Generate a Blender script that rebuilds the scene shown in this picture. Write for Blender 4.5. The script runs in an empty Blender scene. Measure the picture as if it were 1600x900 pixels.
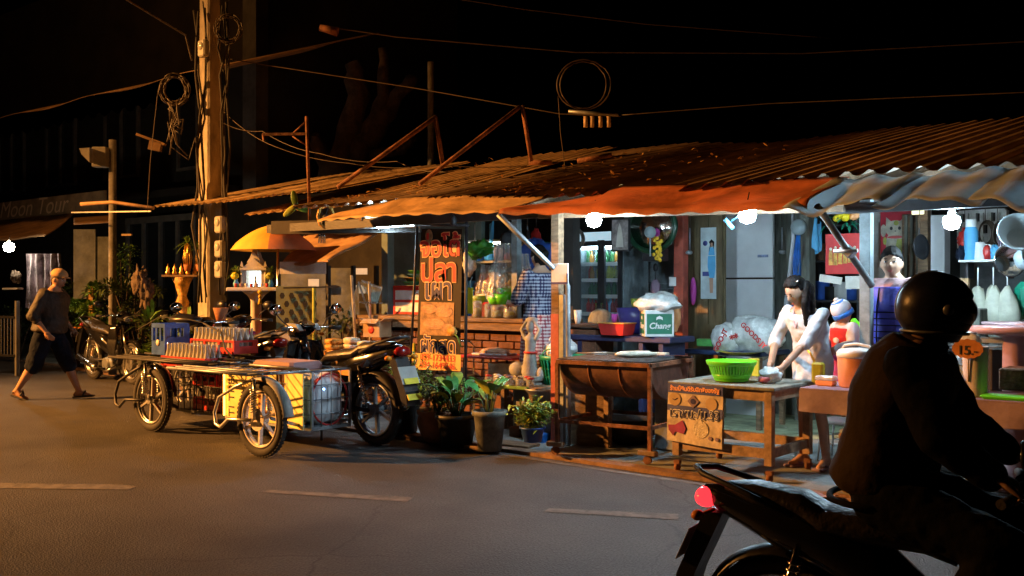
import bpy, bmesh, math, random
from mathutils import Vector, Matrix, noise as mnoise
R = math.radians
PI = math.pi
rnd = random.Random(7)
scene = bpy.context.scene
COL = scene.collection

# ------------------------------------------------------------------ camera, world, lamps, exposure
CAM_H = 1.5
YAW = R(39.3)                       # street frame: x runs along the kerb, y runs from the road into the shops
cam_data = bpy.data.cameras.new('camera')
cam_data.lens = 35.0
cam_data.sensor_width = 36.0
cam_data.clip_end = 400
cam = bpy.data.objects.new('camera', cam_data)
COL.objects.link(cam)
cam.location = (0, 0, CAM_H)
cam.rotation_euler = (PI/2, 0, YAW)
scene.camera = cam

world = bpy.data.worlds.new('World')
scene.world = world
world.use_nodes = True
wn = world.node_tree
bg = wn.nodes['Background']
sky = wn.nodes.new('ShaderNodeTexSky')
sky.sky_type = 'NISHITA'
sky.sun_disc = False
sky.sun_elevation = R(-8)
sky.sun_rotation = R(120)
sky.altitude = 300
wn.links.new(sky.outputs[0], bg.inputs[0])
bg.inputs[1].default_value = 0.10

scene.view_settings.view_transform = 'Standard'
scene.view_settings.look = 'None'
scene.view_settings.gamma = 1
scene.view_settings.exposure = 0.36
scene.render.engine = 'CYCLES'
scene.cycles.use_denoising = True
scene.cycles.max_bounces = 5
scene.cycles.diffuse_bounces = 3
scene.cycles.glossy_bounces = 2
scene.cycles.transmission_bounces = 4
scene.cycles.transparent_max_bounces = 8
scene.cycles.sample_clamp_indirect = 4.0
scene.cycles.caustics_reflective = False
scene.cycles.caustics_refractive = False

SODIUM = (1.0, 0.39, 0.080)
COOL = (0.58, 0.84, 1.0)
LAMP_POS = Vector((-20.0, -3.2, 7.2))

def spot(name, loc, target, power, col, size, blend, radius):
    l = bpy.data.lights.new(name, 'SPOT')
    l.energy = power; l.color = col; l.spot_size = size; l.spot_blend = blend; l.shadow_soft_size = radius
    o = bpy.data.objects.new(name, l)
    COL.objects.link(o)
    o.location = loc
    d = Vector(target) - Vector(loc)
    o.rotation_euler = d.to_track_quat('-Z', 'Y').to_euler()
    return o
spot('street_lamp_light', LAMP_POS, (-11.0, 5.9, 0.0), 33000, SODIUM, R(62), 0.95, 0.10)

pl = bpy.data.lights.new('pole_lamp_light', 'POINT'); pl.energy = 130; pl.color = SODIUM; pl.shadow_soft_size = 0.12
po = bpy.data.objects.new('pole_lamp_light', pl); COL.objects.link(po); po.location = (-17.2, 7.3, 7.3)

# ------------------------------------------------------------------ picture <-> place
F = 1600 * 35.0 / 36.0
RV = Vector((math.cos(YAW), math.sin(YAW), 0))
FV = Vector((-math.sin(YAW), math.cos(YAW), 0))
def ray(px, py):
    return FV + RV*((px-800)/F) + Vector((0, 0, (450-py)/F))
def W(px, py, d):
    return Vector((0, 0, CAM_H)) + ray(px, py)*d
def G(px, py, z=0.0):
    r = ray(px, py)
    return Vector((0, 0, CAM_H)) + r*((z-CAM_H)/r.z)
def YP(px, py, y):
    r = ray(px, py)
    return Vector((0, 0, CAM_H)) + r*(y/r.y)
def HZ(py, d):
    return CAM_H + (450-py)/F*d
def depth(p):
    return p[0]*FV.x + p[1]*FV.y

# ------------------------------------------------------------------ materials
MATS = {}
def mat(name, col, rough=0.6, metal=0.0, var=0.25, scale=6.0, bump=0.15, bscale=None, emit=None, es=0.0,
        trans=0.0, alpha=1.0, coat=0.0, stretch=(1, 1, 1), col2=None, spec=0.5, detail=5):
    if name in MATS: return MATS[name]
    m = bpy.data.materials.new(name)
    m.use_nodes = True
    nt = m.node_tree
    b = nt.nodes['Principled BSDF']
    c = list(col)+[1.0]
    b.inputs['Roughness'].default_value = rough
    b.inputs['Metallic'].default_value = metal
    b.inputs['Specular IOR Level'].default_value = spec
    tc = nt.nodes.new('ShaderNodeTexCoord')
    mp = nt.nodes.new('ShaderNodeMapping')
    mp.inputs['Scale'].default_value = stretch
    nt.links.new(tc.outputs['Object'], mp.inputs[0])
    n = nt.nodes.new('ShaderNodeTexNoise')
    n.inputs['Scale'].default_value = scale
    n.inputs['Detail'].default_value = detail
    n.inputs['Roughness'].default_value = 0.65
    nt.links.new(mp.outputs[0], n.inputs['Vector'])
    rp = nt.nodes.new('ShaderNodeValToRGB')
    lo = [max(0, x*(1-var)) for x in col]+[1]
    hi = [min(1, x*(1+var*0.6)) for x in col]+[1]
    if col2: lo = list(col2)+[1]; hi = c
    rp.color_ramp.elements[0].position = 0.36; rp.color_ramp.elements[0].color = lo
    rp.color_ramp.elements[1].position = 0.62; rp.color_ramp.elements[1].color = hi
    nt.links.new(n.outputs['Fac'], rp.inputs[0])
    nt.links.new(rp.outputs[0], b.inputs['Base Color'])
    if bump > 0:
        n2 = nt.nodes.new('ShaderNodeTexNoise')
        n2.inputs['Scale'].default_value = bscale or scale*6
        n2.inputs['Detail'].default_value = 3
        nt.links.new(mp.outputs[0], n2.inputs['Vector'])
        bp = nt.nodes.new('ShaderNodeBump')
        bp.inputs['Strength'].default_value = bump
        bp.inputs['Distance'].default_value = 0.02
        nt.links.new(n2.outputs['Fac'], bp.inputs['Height'])
        nt.links.new(bp.outputs[0], b.inputs['Normal'])
        mr = nt.nodes.new('ShaderNodeMapRange')
        mr.inputs[3].default_value = max(0.02, rough-0.12); mr.inputs[4].default_value = min(1, rough+0.12)
        nt.links.new(n.outputs['Fac'], mr.inputs[0]); nt.links.new(mr.outputs[0], b.inputs['Roughness'])
    if trans: b.inputs['Transmission Weight'].default_value = trans
    if alpha < 1: b.inputs['Alpha'].default_value = alpha
    if coat: b.inputs['Coat Weight'].default_value = coat
    if emit:
        b.inputs['Emission Color'].default_value = list(emit)+[1]
        b.inputs['Emission Strength'].default_value = es
    MATS[name] = m
    return m
def plain(name, col, rough=0.5, **k):
    return mat(name, col, rough, var=k.pop('var', 0.12), bump=k.pop('bump', 0.04), **k)

def translucent(m, col, f):
    nt = m.node_tree; out = [n for n in nt.nodes if n.type == 'OUTPUT_MATERIAL'][0]; b = nt.nodes['Principled BSDF']
    t = nt.nodes.new('ShaderNodeBsdfTranslucent'); t.inputs[0].default_value = list(col)+[1]
    mx = nt.nodes.new('ShaderNodeMixShader'); mx.inputs[0].default_value = f
    nt.links.new(b.outputs[0], mx.inputs[1]); nt.links.new(t.outputs[0], mx.inputs[2]); nt.links.new(mx.outputs[0], out.inputs[0])
M = {}
def dm(k, *a, **kw): M[k] = mat(k, *a, **kw)
dm('concrete', (0.30, 0.29, 0.27), 0.85, var=0.45, scale=3, bump=0.35)
dm('pavement_concrete', (0.23, 0.25, 0.245), 0.7, var=0.5, scale=1.6, bump=0.35, bscale=30)
dm('kerb_brown', (0.22, 0.13, 0.08), 0.85, var=0.5, scale=5, bump=0.5)
dm('old_wood', (0.20, 0.125, 0.07), 0.75, var=0.5, scale=4, stretch=(1, 6, 6), bump=0.3)
dm('table_wood', (0.30, 0.20, 0.12), 0.7, var=0.5, scale=3, stretch=(2, 2, 2), bump=0.25)
dm('grey_wood', (0.19, 0.20, 0.17), 0.8, var=0.45, scale=3, stretch=(5, 5, 0.7), bump=0.3)
dm('pole_concrete', (0.42, 0.37, 0.29), 0.85, var=0.4, scale=5, stretch=(1, 1, 0.4), bump=0.35)
dm('rust', (0.20, 0.085, 0.045), 0.8, var=0.7, scale=7, bump=0.4, metal=0.2)
dm('steel', (0.32, 0.35, 0.38), 0.45, metal=0.7, var=0.3, bump=0.1)
dm('grey_paint_steel', (0.20, 0.24, 0.26), 0.5, var=0.35, scale=8, bump=0.1)
dm('dark_steel', (0.035, 0.035, 0.04), 0.5, metal=0.3, var=0.4, bump=0.1)
dm('chrome', (0.75, 0.75, 0.75), 0.16, metal=1.0, var=0.1, bump=0.02)
dm('aluminium', (0.55, 0.55, 0.55), 0.3, metal=0.9, var=0.15, bump=0.04)
dm('window_frame', (0.16, 0.15, 0.14), 0.5, var=0.3, bump=0.05)
dm('black_plastic', (0.012, 0.012, 0.014), 0.35, var=0.3, bump=0.08)
dm('black_gloss', (0.010, 0.010, 0.012), 0.12, var=0.2, bump=0.0, coat=0.6)
dm('rubber', (0.035, 0.032, 0.03), 0.8, var=0.35, bump=0.2, scale=20)
dm('seat_vinyl', (0.03, 0.025, 0.022), 0.42, var=0.3, bump=0.25)
dm('red_lens', (0.22, 0.006, 0.006), 0.15, var=0.1, bump=0)
dm('tail_glow', (0.6, 0.01, 0.01), 0.2, var=0.1, bump=0, emit=(1, 0.03, 0.04), es=1.6)
dm('amber_lens', (0.8, 0.25, 0.02), 0.2, var=0.1, bump=0)
dm('mirror_glass', (0.5, 0.6, 0.75), 0.05, metal=1.0, var=0.02, bump=0)
dm('white_plastic', (0.75, 0.76, 0.76), 0.4, var=0.12, bump=0.03)
dm('white_panel', (0.80, 0.82, 0.86), 0.45, var=0.10, scale=1.5, bump=0.03)
dm('beige_plastic', (0.50, 0.37, 0.22), 0.4, var=0.15, bump=0.03)
dm('yellow_panel', (0.95, 0.78, 0.26), 0.5, var=0.18, scale=5, bump=0.08)
dm('orange_board', (0.70, 0.30, 0.06), 0.55, var=0.4, scale=5, bump=0.1)
dm('red_plastic', (0.55, 0.03, 0.025), 0.4, var=0.2, bump=0.05)
dm('blue_plastic', (0.03, 0.10, 0.42), 0.4, var=0.25, bump=0.05)
dm('bright_blue', (0.02, 0.16, 0.60), 0.4, var=0.25, bump=0.05)
dm('green_plastic', (0.13, 0.72, 0.02), 0.35, var=0.12, bump=0.03)
dm('teal_plastic', (0.01, 0.28, 0.17), 0.4, var=0.2, bump=0.04)
dm('pink_paint', (0.42, 0.03, 0.13), 0.2, var=0.15, bump=0.0, coat=0.5)
dm('orange_tarp', (0.44, 0.125, 0.045), 0.7, var=0.5, scale=2.4, bump=0.55, bscale=11)
dm('beige_tarp', (0.60, 0.38, 0.18), 0.7, var=0.4, scale=2.5, bump=0.5, bscale=10)
dm('brown_tarp', (0.40, 0.24, 0.12), 0.75, var=0.4, scale=3, bump=0.35, bscale=7)
dm('roof_sheet', (0.38, 0.27, 0.18), 0.5, var=0.45, scale=2.5, stretch=(1, 0.3, 1), bump=0.2)
dm('roof_left', (0.55, 0.38, 0.20), 0.65, var=0.45, scale=3, bump=0.2)
dm('zinc', (0.40, 0.48, 0.52), 0.45, metal=0.0, var=0.3, scale=3, bump=0.15)
dm('teal_wall', (0.14, 0.21, 0.23), 0.8, var=0.3, scale=2, bump=0.1)
dm('stain_wall', (0.22, 0.25, 0.27), 0.85, var=0.45, scale=2.5, bump=0.25)
dm('dark_wall', (0.045, 0.04, 0.036), 0.9, var=0.4, scale=2, bump=0.2)
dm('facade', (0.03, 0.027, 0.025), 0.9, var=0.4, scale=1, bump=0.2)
dm('terracotta', (0.40, 0.16, 0.07), 0.8, var=0.3, scale=7, bump=0.2)
dm('black_pot', (0.02, 0.02, 0.022), 0.5, var=0.4, bump=0.15)
dm('grey_pot', (0.16, 0.17, 0.15), 0.75, var=0.5, scale=9, bump=0.25)
dm('soil', (0.05, 0.035, 0.02), 0.95, var=0.5, bump=0.6, scale=15)
dm('leaf', (0.12, 0.24, 0.03), 0.45, var=0.5, scale=9, bump=0.1)
dm('leaf_yellow', (0.42, 0.46, 0.05), 0.45, var=0.45, scale=6, bump=0.1)
dm('leaf_big', (0.07, 0.28, 0.07), 0.38, var=0.45, scale=8, bump=0.15)
dm('leaf_dark', (0.045, 0.075, 0.02), 0.5, var=0.5, scale=9, bump=0.1)
dm('bark', (0.10, 0.07, 0.05), 0.9, var=0.5, scale=5, bump=0.6)
dm('skin', (0.47, 0.28, 0.19), 0.5, var=0.10, scale=6, bump=0.05)
dm('skin_dark', (0.42, 0.23, 0.14), 0.5, var=0.12, scale=6, bump=0.05)
dm('hair', (0.005, 0.0045, 0.005), 0.6, spec=0.15, var=0.4, scale=40, stretch=(1, 1, 0.15), bump=0.3)
dm('grey_hair', (0.45, 0.44, 0.43), 0.6, var=0.3, scale=40, bump=0.3)
dm('brown_hair', (0.06, 0.035, 0.02), 0.6, var=0.4, scale=30, bump=0.3)
dm('white_cloth', (0.56, 0.58, 0.64), 0.85, var=0.08, scale=5, bump=0.15)
dm('black_cloth', (0.006, 0.006, 0.007), 0.9, spec=0.12, var=0.4, bump=0.2)
dm('navy_cloth', (0.008, 0.012, 0.025), 0.9, spec=0.15, var=0.4, bump=0.2)
dm('olive_cloth', (0.045, 0.03, 0.018), 0.9, spec=0.15, var=0.15, bump=0.25, scale=4)
dm('blue_vest', (0.05, 0.06, 0.42), 0.55, var=0.3, bump=0.25)
dm('pink_cloth', (0.38, 0.24, 0.25), 0.85, var=0.12, bump=0.15)
dm('magenta_cloth', (0.42, 0.05, 0.30), 0.8, var=0.12, bump=0.15)
dm('red_cloth', (0.55, 0.02, 0.03), 0.8, var=0.15, bump=0.15)
dm('purple_cloth', (0.24, 0.17, 0.24), 0.6, var=0.25, scale=3, bump=0.2)
dm('paper', (0.62, 0.58, 0.52), 0.7, var=0.15, bump=0.1)
dm('cardboard', (0.42, 0.28, 0.15), 0.85, var=0.2, bump=0.1)
dm('eye_white', (0.7, 0.7, 0.7), 0.3, var=0.02, bump=0)
dm('eye_dark', (0.01, 0.008, 0.006), 0.2, var=0.1, bump=0)
dm('lips', (0.42, 0.12, 0.10), 0.45, var=0.1, bump=0.05)
dm('bag_film', (0.80, 0.86, 0.88), 0.25, var=0.3, scale=8, bump=1.0, bscale=11, trans=0.1, alpha=0.85)
dm('clear_plastic', (0.80, 0.86, 0.90), 0.15, var=0.1, bump=0.3, bscale=12, trans=0.6, alpha=0.5)
dm('bottle_glass', (0.90, 0.92, 0.90), 0.08, var=0.05, bump=0, trans=0.45, alpha=0.85)
dm('window_glass', (0.02, 0.025, 0.03), 0.08, var=0.2, bump=0, spec=0.8)
dm('fridge_glass', (0.5, 0.6, 0.65), 0.04, var=0.1, bump=0, trans=0.6, alpha=0.14)
dm('food_white', (0.66, 0.60, 0.48), 0.55, var=0.25, scale=14, bump=0.5)
dm('food_gold', (0.66, 0.36, 0.08), 0.35, var=0.5, scale=16, bump=0.6)
dm('fish_flesh', (0.55, 0.30, 0.18), 0.6, var=0.4, scale=14, bump=0.4)
dm('gold', (0.75, 0.45, 0.10), 0.3, metal=0.8, var=0.4, scale=10, bump=0.3)
dm('garland', (0.8, 0.5, 0.03), 0.7, var=0.3, bump=0.3)
dm('charcoal_mesh', (0.05, 0.04, 0.035), 0.7, var=0.7, scale=12, bump=0.6)
dm('grill_drum', (0.10, 0.045, 0.032), 0.6, var=0.7, scale=3.5, bump=0.25)
dm('brick', (0.17, 0.07, 0.035), 0.85, var=0.4, scale=9, bump=0.4)
dm('paint_line', (0.125, 0.115, 0.105), 0.8, var=0.45, scale=8, bump=0.2)
dm('hut_white', (0.62, 0.60, 0.56), 0.7, var=0.2, bump=0.1)
dm('banner_dark', (0.020, 0.013, 0.010), 0.6, spec=0.25, var=0.3, scale=3, bump=0.25, bscale=4)
dm('rim_green', (0.01, 0.05, 0.025), 0.3, var=0.2, bump=0)
dm('amber_tube', (1, .6, .2), 0.5, var=0, bump=0, emit=(1, 0.36, 0.04), es=10)
dm('banner_yellow', (0.80, 0.50, 0.14), 0.45, var=0.2, scale=3, bump=0.1)
dm('ink_orange', (0.95, 0.42, 0.18), 0.5, var=0.05, bump=0)
dm('ink_pale', (0.90, 0.62, 0.36), 0.5, var=0.05, bump=0)
dm('ink_red', (0.60, 0.02, 0.02), 0.5, var=0.05, bump=0)
dm('ink_navy', (0.02, 0.02, 0.12), 0.5, var=0.05, bump=0)
dm('ink_black', (0.02, 0.02, 0.02), 0.6, var=0.05, bump=0)
dm('ink_white', (0.75, 0.75, 0.75), 0.6, var=0.05, bump=0)
dm('poster_blue', (0.06, 0.08, 0.28), 0.6, var=0.15, bump=0.1)
dm('poster_red', (0.55, 0.03, 0.03), 0.6, var=0.15, bump=0.1)
dm('sky_blue', (0.10, 0.42, 0.75), 0.6, var=0.1, bump=0.05)
dm('yellow', (0.80, 0.62, 0.02), 0.5, var=0.15, bump=0.05)
dm('cloth_plate', (0.35, 0.35, 0.33), 0.5, var=0.2, bump=0.05)
dm('door_wood', (0.15, 0.11, 0.055), 0.6, var=0.4, scale=3, stretch=(5, 5, 0.8), bump=0.2)
dm('orange_post', (0.40, 0.08, 0.05), 0.6, var=0.4, scale=5, bump=0.15)
dm('bulb_glow', (1, 1, 1), 0.5, var=0, bump=0, emit=COOL, es=430)
dm('tube_glow', (1, 1, 1), 0.5, var=0, bump=0, emit=COOL, es=60)
dm('warm_glow', (1, 1, 1), 0.5, var=0, bump=0, emit=(1, 0.86, 0.62), es=120)
dm('lit_screen', (1, 1, 1), 0.5, var=0, bump=0, emit=(0.85, 1.0, 0.95), es=3.0)
dm('fridge_strip', (1, 1, 1), 0.5, var=0, bump=0, emit=COOL, es=26)
dm('light_box', (.6, .7, .7), 0.5, var=0.2, bump=0, emit=COOL, es=0.45)
dm('lit_window', (0.5, 0.45, 0.35), 0.6, var=0.2, bump=0, emit=(1.0, 0.72, 0.45), es=0.35)
dm('led_blue', (0.1, 0.2, 1), 0.5, var=0, bump=0, emit=(0.1, 0.25, 1.0), es=25)

translucent(MATS['orange_tarp'], (0.6, 0.2, 0.08), 0.25)
translucent(MATS['beige_tarp'], (0.65, 0.5, 0.3), 0.2)
translucent(MATS['zinc'], (0.75, 0.82, 0.85), 0.45)
# ------------------------------------------------------------------ mesh building
ROOTM = {}
def Tm(x, y, z): return Matrix.Translation((x, y, z))
class B:
    def __init__(s, mx=None):
        s.bm = bmesh.new(); s.mx = mx or Matrix.Identity(4); s.smooth = False; s.mi = 0
    def _v(s, pts, mx=None):
        t = s.mx @ mx if mx else s.mx
        return [s.bm.verts.new(t @ Vector(p)) for p in pts]
    def _f(s, vs, idx, sm=False):
        for f in idx:
            try:
                q = s.bm.faces.new([vs[i] for i in f]); q.smooth = sm; q.material_index = s.mi
            except ValueError: pass
        return s
    def box(s, c, d, rot=None, bev=0.0, taper=1.0):
        x, y, z = d[0]/2, d[1]/2, d[2]/2
        mx = Tm(*c) @ (rot if rot else Matrix.Identity(4))
        t = taper
        if bev > 0:
            b = min(bev, x*0.9, y*0.9, z*0.9)
            ring = []
            pr = [(x-b, -z), (x, -z+b), (x, z-b), (x-b, z)]
            pts = []
            def rr(k, zz):
                kx = x-k; ky = y-k
                return [(-kx+b, -ky, zz), (kx-b, -ky, zz), (kx, -ky+b, zz), (kx, ky-b, zz), (kx-b, ky, zz), (-kx+b, ky, zz), (-kx, ky-b, zz), (-kx, -ky+b, zz)]
            for k, zz in ((b*0.7, -z), (0, -z+b), (0, z-b), (b*0.7, z)):
                pts += [(p[0]*(t if zz > 0 else 1), p[1]*(t if zz > 0 else 1), zz) for p in rr(k, zz)]
            vs = s._v(pts, mx)
            fs = [list(range(7, -1, -1)), list(range(24, 32))]
            for l in range(3):
                for i in range(8): fs.append([l*8+i, l*8+(i+1) % 8, l*8+8+(i+1) % 8, l*8+8+i])
            return s._f(vs, fs)
        pts = [(-x, -y, -z), (x, -y, -z), (x, y, -z), (-x, y, -z), (-x*t, -y*t, z), (x*t, -y*t, z), (x*t, y*t, z), (-x*t, y*t, z)]
        vs = s._v(pts, mx)
        return s._f(vs, [(3, 2, 1, 0), (4, 5, 6, 7), (0, 1, 5, 4), (1, 2, 6, 5), (2, 3, 7, 6), (3, 0, 4, 7)])
    def bar(s, p0, p1, w, h, up=(0, 0, 1)):
        p0, p1 = Vector(p0), Vector(p1); d = p1-p0; L = d.length
        if L < 1e-6: return s
        z = d/L; u = Vector(up)
        if abs(z.dot(u)) > 0.98: u = Vector((1, 0, 0))
        x = u.cross(z).normalized(); y = z.cross(x)
        mx = Matrix(((x.x, y.x, z.x, 0), (x.y, y.y, z.y, 0), (x.z, y.z, z.z, 0), (0, 0, 0, 1)))
        mid = (p0+p1)/2
        mx.translation = mid
        vs = s._v([(-w/2, -h/2, -L/2), (w/2, -h/2, -L/2), (w/2, h/2, -L/2), (-w/2, h/2, -L/2), (-w/2, -h/2, L/2), (w/2, -h/2, L/2), (w/2, h/2, L/2), (-w/2, h/2, L/2)], mx)
        return s._f(vs, [(3, 2, 1, 0), (4, 5, 6, 7), (0, 1, 5, 4), (1, 2, 6, 5), (2, 3, 7, 6), (3, 0, 4, 7)])
    def tube(s, pts, r, n=8, cap=True, closed=False):
        pts = [Vector(p) for p in pts]; m = len(pts)
        rs = r if isinstance(r, (list, tuple)) else [r]*m
        rings = []; u = None
        for i, p in enumerate(pts):
            a = pts[(i-1) % m] if (i > 0 or closed) else p
            b = pts[(i+1) % m] if (i < m-1 or closed) else p
            d = (b-a)
            if d.length < 1e-9: d = Vector((0, 0, 1))
            d.normalize()
            if u is None:
                u = Vector((0, 0, 1)) if abs(d.z) < 0.9 else Vector((1, 0, 0))
            x = u - d*u.dot(d)
            if x.length < 1e-5: x = d.orthogonal()
            x.normalize(); y = d.cross(x); u = x
            rings.append(s._v([p + (x*math.cos(2*PI*k/n) + y*math.sin(2*PI*k/n))*rs[i] for k in range(n)]))
        seg = m if closed else m-1
        for i in range(seg):
            A, C = rings[i], rings[(i+1) % m]
            for k in range(n):
                try:
                    f = s.bm.faces.new([A[k], A[(k+1) % n], C[(k+1) % n], C[k]]); f.smooth = True; f.material_index = s.mi
                except ValueError: pass
        if cap and not closed:
            for rg, rev in ((rings[0], True), (rings[-1], False)):
                try:
                    f = s.bm.faces.new(list(reversed(rg)) if rev else rg); f.material_index = s.mi
                except ValueError: pass
        return s
    def cyl(s, p0, p1, r0, r1=None, n=16): return s.tube([p0, p1], [r0, r0 if r1 is None else r1], n)
    def lathe(s, prof, c=(0, 0, 0), n=24, mx=None, cap=True):
        rings = []
        t = Tm(*c) @ (mx or Matrix.Identity(4))
        for r, z in prof:
            rings.append(s._v([(r*math.cos(2*PI*k/n), r*math.sin(2*PI*k/n), z) for k in range(n)], t))
        for A, C in zip(rings, rings[1:]):
            for k in range(n):
                f = s.bm.faces.new([A[k], A[(k+1) % n], C[(k+1) % n], C[k]]); f.smooth = True; f.material_index = s.mi
        if cap:
            for rg, rev in ((rings[0], True), (rings[-1], False)):
                try:
                    f = s.bm.faces.new(list(reversed(rg)) if rev else rg); f.material_index = s.mi
                except ValueError: pass
        return s
    def ball(s, c, r, n=16, m=10, rot=None, fn=None):
        if not isinstance(r, (tuple, list)): r = (r, r, r)
        mx = Tm(*c) @ (rot or Matrix.Identity(4))
        pts = [(0, 0, -1)]
        for i in range(1, m):
            a = -PI/2+PI*i/m
            for k in range(n): pts.append((math.cos(a)*math.cos(2*PI*k/n), math.cos(a)*math.sin(2*PI*k/n), math.sin(a)))
        pts.append((0, 0, 1))
        out = []
        for p in pts:
            q = Vector((p[0]*r[0], p[1]*r[1], p[2]*r[2]))
            if fn: q = fn(Vector(p), q)
            out.append(q)
        vs = s._v(out, mx)
        fs = [(0, 1+(k+1) % n, 1+k) for k in range(n)]
        for i in range(m-2):
            for k in range(n): fs.append((1+i*n+k, 1+i*n+(k+1) % n, 1+(i+1)*n+(k+1) % n, 1+(i+1)*n+k))
        L = len(out)-1
        fs += [(L, 1+(m-2)*n+k, 1+(m-2)*n+(k+1) % n) for k in range(n)]
        return s._f(vs, fs, True)
    def cone(s, p0, r0, p1, r1, n=14):      # round cone for bodies
        s.ball(p0, r0, n, 8); s.ball(p1, r1, n, 8)
        return s.cyl(p0, p1, r0, r1, n)
    def prism(s, outline, t, mx=None, smooth=False):
        # outline in local XY, thickness t along +Z
        n = len(outline)
        vs = s._v([(x, y, 0) for x, y in outline]+[(x, y, t) for x, y in outline], mx)
        return s._f(vs, [list(range(n-1, -1, -1)), list(range(n, 2*n))]+[[i, (i+1) % n, n+(i+1) % n, n+i] for i in range(n)], smooth)
    def sheet(s, fn, nu, nv, th=0.0, smooth=True):
        g = [[fn(i/nu, j/nv) for j in range(nv+1)] for i in range(nu+1)]
        top = [s._v(r) for r in g]
        for i in range(nu):
            for j in range(nv):
                f = s.bm.faces.new([top[i][j], top[i+1][j], top[i+1][j+1], top[i][j+1]]); f.smooth = smooth; f.material_index = s.mi
        if th:
            bot = [s._v([Vector(p)-Vector((0, 0, th)) for p in r]) for r in g]
            for i in range(nu):
                for j in range(nv):
                    f = s.bm.faces.new([bot[i][j+1], bot[i+1][j+1], bot[i+1][j], bot[i][j]]); f.smooth = smooth; f.material_index = s.mi
            E = [(i, 0) for i in range(nu)]+[(nu, j) for j in range(nv)]+[(i, nv) for i in range(nu, 0, -1)]+[(0, j) for j in range(nv, 0, -1)]
            for k in range(len(E)):
                a, b = E[k], E[(k+1) % len(E)]
                f = s.bm.faces.new([bot[a[0]][a[1]], bot[b[0]][b[1]], top[b[0]][b[1]], top[a[0]][a[1]]]); f.material_index = s.mi
        return s
    def quad(s, a, b, c, d):
        vs = s._v([a, b, c, d]); return s._f(vs, [(0, 1, 2, 3)])
    def leaf(s, p, d, L, w, up=(0, 0, 1), droop=0.3, seg=3):
        # a folded leaf blade from p along d
        p = Vector(p); d = Vector(d).normalized(); u = Vector(up)
        x = d.cross(u)
        if x.length < 1e-3: x = Vector((1, 0, 0))
        x.normalize()
        rows = []
        for i in range(seg+1):
            t = i/seg
            q = p + d*L*t - Vector((0, 0, 1))*droop*L*t*t
            ww = w*math.sin(PI*min(0.97, 0.12+0.88*t))**0.8 * 0.5 if i < seg else 0.001
            rows.append(s._v([q-x*ww+Vector((0, 0, ww*0.35)), q, q+x*ww+Vector((0, 0, ww*0.35))]))
        for a, b in zip(rows, rows[1:]):
            for k in (0, 1):
                f = s.bm.faces.new([a[k], a[k+1], b[k+1], b[k]]); f.smooth = True; f.material_index = s.mi
        return s
    def build(s, name, material, parent=None, world=False, kind=None):
        me = bpy.data.meshes.new(name)
        if world and parent is not None:
            s.bm.transform(ROOTM[parent.name].inverted())
        bmesh.ops.recalc_face_normals(s.bm, faces=s.bm.faces) if len(s.bm.faces) < 60000 else None
        s.bm.to_mesh(me); s.bm.free()
        for m in (material if isinstance(material, (list, tuple)) else [material]):
            me.materials.append(M[m] if isinstance(m, str) else m)
        o = bpy.data.objects.new(name, me)
        COL.objects.link(o)
        if parent is not None:
            o.parent = parent; ROOTM[o.name] = ROOTM[parent.name]
        else: ROOTM[o.name] = Matrix.Identity(4)
        if kind: o['kind'] = kind
        return o

def rz(a): return Matrix.Rotation(a, 4, 'Z')
def rx(a): return Matrix.Rotation(a, 4, 'X')
def ry(a): return Matrix.Rotation(a, 4, 'Y')
def tag(o, label, cat, group=None, kind=None):
    o['label'] = label; o['category'] = cat
    if group: o['group'] = group
    if kind: o['kind'] = kind
    return o
def thing(name, label, cat, loc=(0, 0, 0), rotz=0.0, group=None, scale=1.0):
    o = bpy.data.objects.new(name, None)
    COL.objects.link(o)
    o.location = loc; o.rotation_euler = (0, 0, rotz); o.scale = (scale,)*3
    o.empty_display_size = 0.1
    ROOTM[o.name] = Tm(*loc) @ rz(rotz) @ Matrix.Scale(scale, 4)
    return tag(o, label, cat, group)
def struct(o): o['kind'] = 'structure'; return o
def copy_tree(o, parent=None):
    c = o.copy(); COL.objects.link(c); c.parent = parent
    ROOTM[c.name] = Matrix.Identity(4)
    for ch in list(o.children): copy_tree(ch, c)
    return c
def move(o, loc, rotz=0, label=None, scale=None):
    o.location = loc; o.rotation_euler = (0, 0, rotz)
    if label: o['label'] = label
    if scale: o.scale = (scale,)*3
    return o
def text(parent, body, loc, size, m, rot=(PI/2, 0, 0), offset=0.0, ext=0.0008, name='lettering', align='CENTER', sx=1.0, shear=0):
    cu = bpy.data.curves.new(name, 'FONT')
    cu.body = body; cu.size = size; cu.offset = offset; cu.extrude = ext
    cu.align_x = align; cu.align_y = 'CENTER'; cu.shear = shear
    cu.materials.append(M[m])
    tmp = bpy.data.objects.new('tmp', cu)
    me = bpy.data.meshes.new_from_object(tmp)
    bpy.data.objects.remove(tmp); bpy.data.curves.remove(cu)
    if not me.materials: me.materials.append(M[m])
    o = bpy.data.objects.new(name, me)
    COL.objects.link(o)
    o.parent = parent
    o.matrix_local = ROOTM[parent.name].inverted() @ Tm(*loc) @ (rz(rot[2]) @ ry(rot[1]) @ rx(rot[0])) @ Matrix.Diagonal((sx, 1, 1, 1))
    ROOTM[o.name] = ROOTM[parent.name]
    return o
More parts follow.
